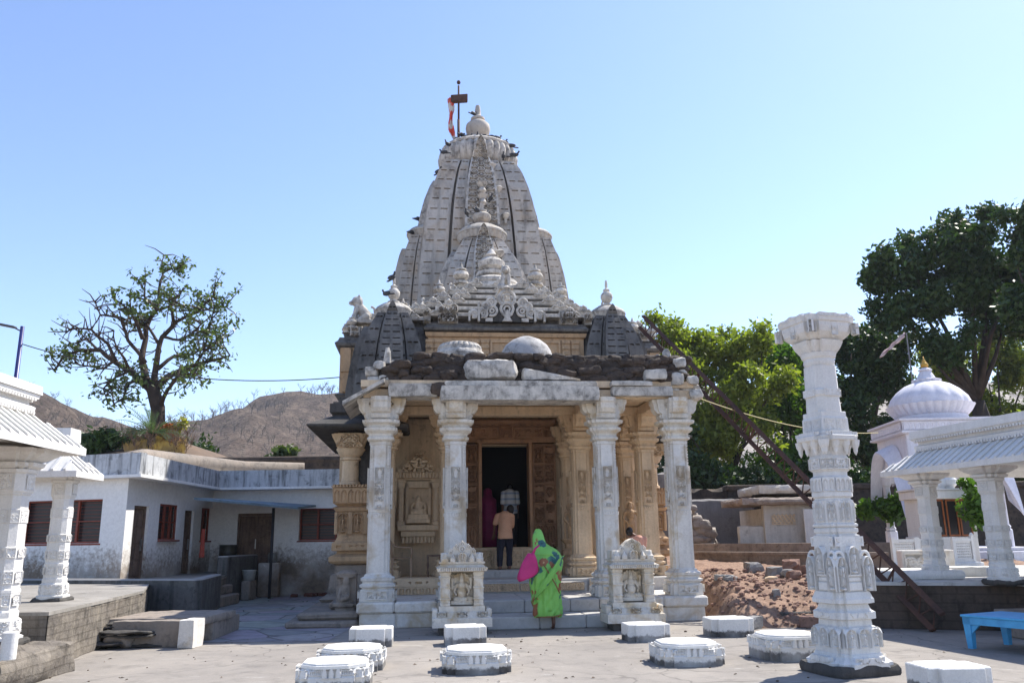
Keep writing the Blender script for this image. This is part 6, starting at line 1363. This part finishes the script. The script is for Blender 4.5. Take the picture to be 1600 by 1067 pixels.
tree('low dark undergrowth tree beneath the thicket beside the girder', [(1085,740,37,44),(1130,760,37,44),(1180,760,38,44),(1230,765,38,40),(1060,700,38,36),(1280,750,39,42),(1050,760,38,40)], lf_d, (10.8, 38, 0), .2, 8, dens=60)
tree('dark undergrowth behind the kiosk arches', [(1330,760,36,40),(1380,750,36,42),(1430,730,37,42),(1480,720,38,40),(1530,720,38,42),(1590,720,38,46),(1440,780,36,34)], lf_d, (19.0, 37, 0), .2, 9, dens=60)
def bush(label, lobes, mat, size=.1, dens=60, seed=1, group=None, per=6):
    rng = np.random.default_rng(seed); bl = []
    for px, py, Y, rpx in lobes: p = D(px, py, Y); bl.append((p.x, p.y, p.z, rpx*Y/CAM_F))
    return tag(link('bush', leafmesh('bush', blob_points(bl, dens, rng, -.3), rng, per, .07, size, mat)), label, 'bush', group)
bush('bright green creeper bush beside the blue door left of the kiosk railing', [(1355,797,27,12),(1375,795,27,14),(1395,800,27,14),(1405,785,27,12)], lf_m, .13, 260, 11)
bush('bright green creeper hanging behind the first right pavilion column', [(1518,795,22,16),(1525,775,22,12),(1512,755,22,9),(1530,810,22,12)], lf_m, .1, 320, 12)
bush('small round green bush on top of the dark retaining wall', [(438,708,33.4,10),(455,706,33.4,10),(428,712,33.4,8)], lf_l, .13, 150, 13)
bush('dark green bush spilling over the bank left of the big tree', [(165,690,34,20),(190,700,34,18),(140,695,34,16)], lf_d, .16, 120, 14)
bush('orange leaved shrub at the right foot of the big tree', [(262,672,34.6,10),(264,690,34.6,10),(270,703,34.6,9)], leafmat('orange_leaves', (.42,.14,.04), (.30,.10,.03), .35), .10, 220, 15)
bush('yellow flowering shrub to the right of the orange one', [(285,660,34.8,8),(278,672,34.8,7)], leafmat('yellow_leaves', (.40,.34,.06), (.25,.24,.05), .35), .09, 130, 16)
# palm
pl = thing('palm', 'small date palm with arching grey green fronds at the foot of the big tree', 'palm', tuple(D(236, 690, 33.9)))
q = MB(); rg = random.Random(9)
for k in range(34):
    a = rg.uniform(0, 6.28); el = rg.uniform(.15, 1.45); L_ = rg.uniform(1.5, 2.4); pts = []
    for i in range(9): t = i/8; pts.append(Vector((math.cos(a)*L_*t*math.cos(el), math.sin(a)*L_*t*math.cos(el), .3+L_*t*math.sin(el)-.75*t*t)))
    q.tube(pts, [.02, .018, .016, .014, .012, .01, .008, .006, .004], 4, 0, False); s_ = Vector((-math.sin(a), math.cos(a), 0))
    for i in range(1, 9):
        for f_ in (0, .5):
            p = pts[i-1].lerp(pts[i], f_); d = (pts[i]-pts[i-1]).normalized()
            for sg in (-1, 1): e = p+(s_*sg*.75+d*.7+Vector((0, 0, .15))).normalized()*.38*(1-abs(i/8-.45)); q.add([p, p+d*.035, e], [(0, 1, 2)])
q.build('fronds', leafmat('palm_frond', (.13,.19,.08), (.09,.14,.07), .3), pl); q = MB(); q.loft(circ(8), [(-1.2, .2), (.3, .16), (.45, .08)]); q.build('trunk', bark, pl, True)
# bank and retaining wall behind the house
def bank(x, y): return 4.45+min(1.4, (y-33)*.12)*min(1, max(0, (-12.2-x)/1.5))-max(0, y-36)*.02*(1 if x > -12 else 0)+(.7 if False else 0)+noise.noise(Vector((x*.4, y*.4, 1)))*.25+max(0, -x-17)*.05+1.1*math.exp(-((x+15.2)/3.5)**2-((y-36)/4)**2)-(max(0, y-60)*.02)
gridmesh('bank', -60, 0, 90, 33.2, 100, 70, bank, stone('dry_bank_soil', (.20,.135,.09), (.14,.10,.07), (.08,.06,.04), .35, .6, 1, 0, grain=6))
q = MB(); q.box(-16.5, 2, 32.6, 33.3, 3.0, 4.72, .05); q.tube([(-16.5, 32.7, 4.74), (2, 32.7, 4.74)], .16, 8); tag(q.build('retaining_wall', M['rubble']), 'long dark retaining wall with rounded top rising behind the back wing of the house', 'wall')
rng = np.random.default_rng(3); rg = random.Random(3); q = MB()
for k in range(2600):
    px = rg.uniform(200, 292); Y = rg.uniform(33.6, 35.5); x = (px-800)/CAM_F*Y*1.01; z = bank(x, Y)
    a = rg.uniform(0, 6.28); h = rg.uniform(.15, .5); p = Vector((x, Y, z-.05)); e = p+Vector((math.cos(a)*h*.4, math.sin(a)*h*.3, h)); s_ = Vector((.02, 0, 0)); q.add([p-s_, p+s_, e], [(0, 1, 2)])
tag(q.build('dry_grass', dryg), 'dry straw-coloured grass on the bank below the big tree', 'grass', kind='stuff')
q = MB()
for k in range(34):
    px = rg.uniform(130, 300); Y = rg.uniform(33.4, 37); x = (px-800)/CAM_F*Y; twigtree(q, (x, Y, bank(x, Y)-.1), rg.uniform(.5, 1.3), rg, 9)
tag(q.build('dry_brush', plain('brown_dry_twigs', (.20,.13,.09), .95, .3)), 'tangle of leafless brown brushwood on the bank round the palm', 'brushwood', kind='stuff')
rng = np.random.default_rng(6); cs = []
for k in range(2200):
    px = rng.uniform(60, 330); Y = rng.uniform(38, 60); x = (px-800)/CAM_F*Y
    if noise.noise(Vector((x*.35, Y*.2, 3))) > .05: cs.append((x, Y, bank(x, Y)+rng.uniform(0, 1.0)))
tag(link('scrub', leafmesh('scrub', cs, rng, 8, .25, .16, lf_d)), 'low dark green scrub on the slope behind the house', 'scrub', kind='stuff')

q = MB(); rg = random.Random(61)
for k in range(240):
    x = rg.uniform(-6, 6.5); y = rg.uniform(9.5, 16.0); s_ = rg.uniform(.006, .018)*(1 if rg.random() < .9 else 2); a = rg.uniform(0, 6.28)
    if rg.random() < .5: q.add([(x-s_*2*math.cos(a), y-s_*2*math.sin(a), .006), (x+s_*.8*math.sin(a), y-s_*.8*math.cos(a), .012), (x+s_*2*math.cos(a), y+s_*2*math.sin(a), .006), (x-s_*.8*math.sin(a), y+s_*.8*math.cos(a), .02)], [(0, 1, 2, 3)])
    else: q.ell((x, y, s_*.3), (s_, s_*.8, s_*.6), 0, 5, 3)
tag(q.build('litter', plain('dry_leaf_litter', (.16,.11,.07), .9, .5, 3)), 'dry leaves and small grit scattered over the courtyard floor', 'leaf litter', kind='stuff')
# ------------------------------------------------------------------ people
skin = plain('brown_skin', (.16,.075,.045), .55, .15, 6); hairm = plain('black_hair', (.012,.01,.01), .45, .2, 30)
def person(label, loc, rz, scale=1.0): 
    t = thing('person', label, 'person', loc, rz); t.scale = (scale,)*3; return t
def head(q, c, r=.095, tilt=0):
    q.ell((c[0], c[1], c[2]), (r*.8, r*.95, r*1.2), 0, 14, 10); q.ell((c[0], c[1]+r*.95, c[2]-.01), (.018, .03, .03)); q.ell((c[0]-r*.78, c[1], c[2]-.01), (.015, .025, .035)); q.ell((c[0]+r*.78, c[1], c[2]-.01), (.015, .025, .035)); q.ell((c[0], c[1]+r*.7, c[2]-r*.75), (.045, .05, .05))
def hand(q, w_, d, side=1):
    w_ = Vector(w_); d = Vector(d).normalized(); s_ = d.cross(Vector((0, 1, 0))); s_ = s_.normalized() if s_.length > .1 else Vector((1, 0, 0)); cap(q, w_, w_+d*.08, .028, .035, 8)
    for k, L_ in enumerate((.065, .08, .075, .055)): b = w_+d*.09+s_*(k-1.5)*.021; cap(q, b, b+d*L_+Vector((0, .012, 0)), .011, .008, 6)
    b = w_+d*.03-s_*.03*side; cap(q, b, b+d*.045-s_*.03*side, .013, .009, 6)
def foot(q, a, fwd=(0, 1, 0)):
    a = Vector(a); f = Vector(fwd); cap(q, a+Vector((0, 0, -.035))-f*.03, a+f*.14+Vector((0, 0, -.055)), .045, .032, 10)
    for k in range(5): b = a+f*.16+Vector(((k-2)*.018, -abs(k-1.5)*.008, -.062)); cap(q, b, b+f*.03, .014, .011, 6)
def standing(t, hipy=0, sh=(0, .05, 1.42), hd=(0, .1, 1.58), L=(-.11, 0), Rr=(.11, .05), arms=None, body=skin, hips=.90, trous=None, shirt=None, hair=True, hem=.82, sleeve=.5):
    q = MB(); hp = Vector((0, hipy, hips)); sv = Vector(sh); hv = Vector(hd)
    cap(q, hp+Vector((0, 0, .02)), sv.lerp(hp, .35), .135, .13, 12); cap(q, sv.lerp(hp, .35), sv-Vector((0, 0, .05)), .135, .14, 12); cap(q, sv+Vector((-.15, 0, -.02)), sv+Vector((.15, 0, -.02)), .065, .065); cap(q, sv, hv, .055, .05); head(q, hv+(hv-sv).normalized()*.06)
    for sx, f in ((-1, L), (1, Rr)):
        k = Vector((f[0]*.95, (f[1]+hipy)/2+.03, hips*.53)); an = Vector((f[0], f[1], .085)); cap(q, hp+Vector((sx*.09, 0, -.02)), k, .095, .062); cap(q, k, an, .06, .04); foot(q, an)
    A = arms or [[(-.2, .03, 1.12), (-.19, .08, .88)], [(.2, .03, 1.12), (.19, .08, .88)]]
    for sx, (el, wr) in zip((-1, 1), A): s0 = sv+Vector((sx*.17, 0, -.03)); cap(q, s0, el, .052, .042); cap(q, el, wr, .04, .028); hand(q, wr, Vector(wr)-Vector(el), sx)
    fuse(q, 'body', body, t, .011, 2)
    if trous:
        q = MB(); cap(q, hp+Vector((-.04, 0, -.03)), hp+Vector((.04, 0, -.03)), .14, .14)
        for sx, f in ((-1, L), (1, Rr)): k = Vector((f[0]*.95, (f[1]+hipy)/2+.03, hips*.53)); an = Vector((f[0], f[1], .11)); cap(q, hp+Vector((sx*.085, 0, -.02)), k, .115, .085); cap(q, k, an, .083, .068)
        fuse(q, 'trousers', trous, t, .014, 1, disp=lambda m: wrinkle(m, .010, 9))
    if shirt:
        q = MB(); cap(q, sv-Vector((0, 0, .05)), hp.lerp(sv, .25), .165, .165, 14); q.tube([hp.lerp(sv, .5), hp.lerp(sv, .2), Vector((0, hipy-.01, hem+.1)), Vector((0, hipy-.01, hem))], [.15, .17, .185, .19], 16); cap(q, sv+Vector((-.15, 0, -.03)), sv+Vector((.15, 0, -.03)), .082, .082)
        for sx, (el, wr) in zip((-1, 1), A): s0 = sv+Vector((sx*.17, 0, -.03)); cap(q, s0, Vector(s0).lerp(Vector(el), .95), .078, .066)
        fuse(q, 'shirt', shirt, t, .014, 1, disp=lambda m: wrinkle(m, .012, 8))
    if hair:
        hc = hv+(hv-sv).normalized()*.06; q = MB(); q.ell(hc+Vector((0, -.02, .025)), (.094, .105, .122), 0, 14, 10); o = q.build('hair', hairm, t, True)
        for v in o.data.vertices: v.co += noise.noise_vector(v.co*30)*.008
def wrinkle(m, amp, f):
    for v in m.vertices: v.co += v.normal*(noise.noise(Vector((v.co.x*f, v.co.y*f, v.co.z*f*.45)))*amp+noise.noise(v.co*f*2.6)*amp*.4)
def stripe_mat():
    m, nt, bs, vec, tc = base_mat('grey_striped_shirt'); sp = nt.nodes.new('ShaderNodeSeparateXYZ'); nt.links.new(tc.outputs['Object'], sp.inputs[0])
    w_ = mth(nt, 'SINE', mth(nt, 'MULTIPLY', sp.outputs[2], 42.0)); col = mix(nt, ramp(nt, w_, .35, .6), (.50,.50,.50), (.24,.30,.40)); nt.links.new(col, bs.inputs['Base Color']); bs.inputs['Roughness'].default_value = .85; return m
p1 = person('barefoot man in a peach shirt and dark jeans, stooping at the temple threshold', T(-.28, 3.42, .932), TA)
standing(p1, -.05, (.02, .16, 1.28), (.13, .27, 1.36), (-.13, -.02), (.11, .1), [[(-.23, .12, 1.06), (-.25, .2, .84)], [(.2, .3, 1.0), (.14, .42, .85)]], hips=.84, trous=plain('dark_blue_jeans', (.018,.02,.035), .85, .3), shirt=plain('peach_shirt', (.60,.33,.20), .8, .12, 5), hem=.72)
p2 = person('man in a grey and blue striped shirt inside the dark doorway, seen from behind', T(.02, 5.0, 1.42), TA)
standing(p2, 0, (0, .08, 1.42), (.01, .2, 1.48), trous=plain('black_trousers', (.015,.015,.02), .8, .2), shirt=stripe_mat(), hem=.86)
p3 = person('boy with short black hair in a pink shirt standing behind the right shrine', T(2.42, 1.35, .48), TA, .84)
standing(p3, 0, (.06, .03, 1.36), (-.12, .03, 1.47), trous=plain('brown_trousers', (.06,.05,.05), .8, .2), shirt=plain('pink_orange_shirt', (.62,.32,.24), .8, .15, 4))
# woman in green sari
def sari_mat(name, base, flowers=True):
    m, nt, bs, vec, tc = base_mat(name); ob = tc.outputs['Object']; col = mix(nt, ramp(nt, noise_n(nt, ob, 3, 2), .3, .7), base, tuple(c*.88 for c in base))
    if flowers:
        for sc_, th, c, sd in ((4.6, .38, (.03,.12,.11), 0.0), (5.6, .50, (.28,.10,.04), 3.3)):
            mp = nt.nodes.new('ShaderNodeVectorMath'); mp.operation = 'ADD'; nt.links.new(ob, mp.inputs[0]); mp.inputs[1].default_value = (sd, sd*.7, sd*.3)
            ns = nt.nodes.new('ShaderNodeTexNoise'); ns.inputs['Scale'].default_value = 14; nt.links.new(mp.outputs[0], ns.inputs['Vector']); v2 = nt.nodes.new('ShaderNodeVectorMath'); v2.operation = 'ADD'; nt.links.new(mp.outputs[0], v2.inputs[0]); nt.links.new(vmul(nt, ns.outputs['Color'], (.09,.09,.09)), v2.inputs[1])
            vo = nt.nodes.new('ShaderNodeTexVoronoi'); vo.inputs['Scale'].default_value = sc_; nt.links.new(v2.outputs[0], vo.inputs['Vector']); f = ramp(nt, vo.outputs['Distance'], th, th+.03, (1,1,1), (0,0,0))
            sel = ramp(nt, noise_n(nt, mp.outputs[0], 2.2, 1), .48, .52); f2 = mth(nt, 'MULTIPLY', f, sel)
            inner = mix(nt, ramp(nt, vo.outputs['Distance'], .10, .14, (1,1,1), (0,0,0)), c, (.50,.36,.16) if sd else (.02,.06,.07)); inner = mix(nt, ramp(nt, vo.outputs['Distance'], .19, .23, (1,1,1), (0,0,0)), c, inner) if sd else inner
            col = mix(nt, f2, col, inner)
        nz = noise_n(nt, ob, 24, 3)
    nt.links.new(col, bs.inputs['Base Color']); bs.inputs['Roughness'].default_value = .6; return m
green = sari_mat('green_flowered_sari', (.22,.54,.10))
wl = T(.10, -.98, 0); pw = person('woman in a bright green flowered sari, head covered, climbing the temple steps', wl, TA)
KX = .0126
rows_ = [(964,827,867),(958,826,869),(940,825,868),(925,823,867),(912,822,867),(900,822,869),(890,823,872),(880,824,873),(872,828,872),(866,829,869),(861,829,864),(857,829,856),(852,829,850),(846,829,848),(840,830,847),(834,832,845),(830,834,843),(828.5,836,840)]
ys = [r_[0] for r_ in rows_][::-1]; xls = [r_[1] for r_ in rows_][::-1]; xrs = [r_[2] for r_ in rows_][::-1]
P = []
for yy in np.linspace(964, 828.6, 90):
    xl, xr = np.interp(yy, ys, xls), np.interp(yy, ys, xrs); z = .24+(964-yy)*KX*.93; cx = ((xl+xr)/2-848)*KX; hw = (xr-xl)/2*KX; hd = hw*(.78 if yy > 870 else .9); cy = max(0, (905-yy))*.0042; row = []
    for k in range(129):
        a = 2*math.pi*k/128; x, y = cx+hw*math.cos(a), cy+hd*math.sin(a); low = min(1, max(0, (yy-850)/40))
        dg = z*1.0-x*1.25; f_ = noise.noise(Vector((dg*7.5, x*1.3+z*.6, 4)))*.020+noise.noise(Vector((dg*17, x*2.5, 9)))*.009
        if yy > 895: f_ += .014*math.sin(a*13+2.5*noise.noise(Vector((a, z*3, 1))))
        f_ *= .35+.65*low; row.append((x+math.cos(a)*f_, y+math.sin(a)*f_, z+(.02*math.sin(a*3) if yy > 955 else 0)))
    P.append(row)
q = MB(); q.grid(np.array(P)); sari = q.build('sari', green, pw, True)
q = MB()                                                             # the free end drawn across the back
P = np.zeros((26, 14, 3))
for j in range(26):
    t = j/25; c = Vector((.285, -.06, 1.27)).lerp(Vector((-.27, -.12, .62)), t); c.y -= .235*math.sin(math.pi*min(1, t*1.0))**.8
    for i in range(14):
        s_ = i/13-.5; P[j, i] = (c.x+s_*.10, c.y+.012*math.sin(i*2.2+t*3)+abs(s_)*.05, c.z+s_*(.12+.24*min(1, t*4))*(1-.35*t))
q.grid(P); sf = q.build('sari_end', green, pw, True); sm = sf.modifiers.new('s', 'SOLIDIFY'); sm.thickness = .008
q = MB(); q.tube([(-.24, -.13, .24), (-.1, -.225, .245), (.08, -.23, .25), (.22, -.14, .27), (.26, 0, .27)], .012, 6); q.tube([(-.10, -.20, 1.18), (.02, -.27, .98), (.12, -.275, .80), (.19, -.23, .66)], .012, 6); q.build('sari_border', plain('patterned_brown_border', (.30,.16,.06), .7, .4, 40), pw, True)
q = MB(); cap(q, (0, .02, .9), (.03, .2, 1.25), .13, .13); cap(q, (-.1, .2, 1.27), (.16, .2, 1.27), .05, .05); cap(q, (0, .2, 1.3), (-.1, .27, 1.48), .05, .05); head(q, (-.12, .28, 1.56), .09)
cap(q, (-.08, 0, .85), (-.1, .3, .62), .09, .06); cap(q, (-.1, .3, .62), (-.1, .28, .32), .055, .04); foot(q, (-.1, .28, .31)); cap(q, (.08, 0, .85), (.09, .0, .45), .09, .055); cap(q, (.09, 0, .45), (.09, -.05, .13), .05, .036); cap(q, (.09, -.06, .12), (.095, .07, .03), .036, .03)
for k in range(5): b = Vector((.06+k*.017, .09, .028)); cap(q, b, b+Vector((0, .025, -.005)), .012, .010, 6)
cap(q, (-.12, .2, 1.25), (-.22, .22, 1.02), .045, .04); cap(q, (-.22, .22, 1.02), (-.24, .34, .95), .036, .027); hand(q, (-.24, .34, .95), (0, 1, -.4)); cap(q, (.18, .2, 1.25), (.22, .25, 1.0), .045, .04); cap(q, (.22, .25, 1.0), (.08, .4, .85), .036, .027); hand(q, (.08, .4, .85), (-.4, 1, -.3))
fuse(q, 'body', skin, pw, .011, 2)
q = MB(); rs = []                                                     # pink bag
for i in range(11):
    t = i/10; hw = (.06+.135*(1-t**2.2))*min(1, .72+t*2.2); z = .0+.46*t; rs.append([(hw*math.cos(a)*(1+.04*math.sin(a*7+z*9))+t*.09-.01, .085*(1-t*.6)*math.sin(a)*(1+.12*math.sin(a*5+z*14)), z+math.cos(a)*.05*(1-t)) for a in [2*math.pi*k/28 for k in range(28)]])
q.rings(rs); q.tube([(.11, 0, .44), (.16, .02, .54), (.24, .06, .60)], [.03, .022, .02], 8)
bm_ = plain('magenta_nylon', (.52,.02,.16), .5, .15, 6); tag(q.build('bag', bm_, None, True, tuple(T(-.31, -1.22, .92)), TA), 'shiny magenta pink cloth bag slung from the shoulder of the woman in green', 'bag')
# woman in magenta inside
pm_ = person('woman in a dark magenta sari standing in the dark hall beyond the door', T(-.52, 5.5, 1.42), TA)
q = MB(); q.rings([[(hw*math.cos(a)*(1+.05*math.sin(a*9)), cy+hw*.75*math.sin(a)*(1+.05*math.sin(a*9)), z) for a in [2*math.pi*k/36 for k in range(36)]] for z, hw, cy in ((.03,.26,0),(.4,.24,0),(.85,.22,0),(1.1,.22,.05),(1.25,.22,.1),(1.33,.13,.15),(1.40,.115,.18),(1.5,.11,.2),(1.56,.05,.2))]); q.build('sari', plain('dark_magenta_cloth', (.25,.015,.09), .7, .2, 4), pm_, True)
q = MB(); cap(q, (0, 0, .1), (0, .05, 1.0), .12, .12); cap(q, (0, .05, 1.0), (0, .15, 1.3), .1, .06); head(q, (0, .2, 1.42), .085); foot(q, (-.08, 0, .07)); foot(q, (.08, 0, .07)); fuse(q, 'body', skin, pm_, .014, 1)
# ------------------------------------------------------------------ chair, stool
ch = thing('chair', 'tan plastic armchair standing in the shaded left bay of the porch', 'chair', T(-2.72, 2.75, .832), TA)
pc = plain('tan_plastic', (.30,.20,.13), .45, .1)
q = MB(); q.box(-.22, .24, -.22, .22, .41, .44, .012); q.build('seat', pc, ch)
for x, y in ((.22, -.22), (.22, .22), (-.2, -.22), (-.2, .22)): q = MB(); q.loft(SQ, [(0, .018), (.42, .03)], x, y); o = q.build('leg', pc, ch); o.rotation_euler = (0, 0, 0)
for y in (-.24, .24): q = MB(); q.tube([(-.27, y, .82), (-.2, y, .72), (-.08, y, .655), (.1, y, .65), (.21, y, .65), (.235, y, .55), (.225, y, .42)], .02, 8); q.build('armrest', pc, ch, True)
q = MB()
for y in np.linspace(-.2, .2, 6): q.tube([(-.2, y, .42), (-.24, y, .62), (-.28, y, .84)], .022, 6)
q.tube([(-.28, -.24, .82), (-.31, 0, .86), (-.28, .24, .82)], .03, 8); q.build('backrest', pc, ch, True)
st2 = thing('stool', 'small dark brown carved wooden stand beside the second porch column', 'stand', T(-1.98, 2.75, .832), TA)
q = MB(); q.box(-.17, .17, -.15, .15, .44, .48, .01); q.build('top', wood, st2)
for x in (-.14, .14):
    for y in (-.12, .12): q = MB(); q.lathe([(0, .02), (.1, .03), (.16, .018), (.25, .03), (.33, .018), (.44, .025)], x, y, 8); q.build('leg', wood, st2, True)
# ------------------------------------------------------------------ pigeons
def pigeon_mb():
    q = MB(); q.ell((0, 0, .12), (.065, .14, .07), 0, 10, 8); cap(q, (0, .09, .15), (0, .13, .21), .035, .028); q.ell((0, .14, .23), (.03, .036, .03)); q.extr([(-.035, .06), (.035, .06), (.03, .09), (-.03, .09)], -.28, -.08); cap(q, (0, .17, .225), (0, .195, .22), .008, .004, 6)
    for s_ in (-1, 1): q.ell((s_*.055, -.04, .125), (.02, .14, .05)); cap(q, (s_*.025, 0, .06), (s_*.025, .01, .0), .008, .007, 6)
    return q
pg0 = fuse(pigeon_mb(), 'pigeon', plain('dark_slate_feathers', (.05,.052,.06), .6, .4, 20), None, .011, 1)
pgm = pg0.data; bpy.data.objects.remove(pg0)
spots = [(374,398,12.1,'on the left rim of the great ribbed disc, lowest'),(392,362,12.3,'wings half spread on the left shoulder of the ribbed disc'),(430,343,12.6,'at the foot of the flag mast, left one'),(455,325,12.8,'just right of the flag mast foot'),(482,330,12.3,'left of the big finial pot base'),(520,330,12.2,'directly in front of the big finial pot'),(548,328,12.2,'right of centre below the big finial pot'),
    (575,335,12.3,'between the finial pot and the right shoulder of the disc'),(610,338,12.4,'on the right shoulder of the ribbed disc, upper one'),(637,352,12.5,'halfway down the right shoulder of the ribbed disc'),(670,370,12.6,'low on the right rim of the ribbed disc, tail outward'),(686,412,12.2,'clinging at the very right end of the ribbed disc'),(505,228,13.2,'perched on top of the big finial pot'),
    (352,484,12.0,'high on the left edge of the main spire'),(636,415,11.9,'under the right part of the ribbed disc'),(475,665,9.9,'left of the front spire pot'),(522,655,9.9,'beside the front spire pot, facing left'),(582,600,10.6,'on the right of the front spire pot'),(236,752,12.8,'on the left side spire rim, lone one'),(266,694,13.1,'with wings out at the left side spire pot'),(284,662,13.2,'highest on the left side spire pot'),(148,952,5.7,'on the finial of the left corner tower'),(124,1022,5.7,'farthest left above the left corner tower')]
rg = random.Random(4)
for x, y, v, lab in spots:
    px, py = 560+x/2.808, 100+y/2.808; u_, z_ = TU(px, py, v)
    tag(link('pigeon', pgm, None, tuple(T(u_, v, z_-.02)), rg.uniform(0, 6.28), rg.uniform(.95, 1.2)), 'dark pigeon '+lab, 'pigeon', 'pigeons on the temple')
# haze
hz = bpy.data.materials.new('haze'); hz.use_nodes = True; hn = hz.node_tree; hn.nodes.clear(); ho = hn.nodes.new('ShaderNodeOutputMaterial'); pv_ = hn.nodes.new('ShaderNodeVolumePrincipled')
pv_.inputs['Color'].default_value = (.80,.86,.97,1); pv_.inputs['Density'].default_value = .00025; pv_.inputs['Anisotropy'].default_value = .2; hn.links.new(pv_.outputs[0], ho.inputs['Volume'])
q = MB(); q.box(-1510, 1510, -310, 1510, -4.6, 95); tag(q.build('haze', hz), kind='stuff')
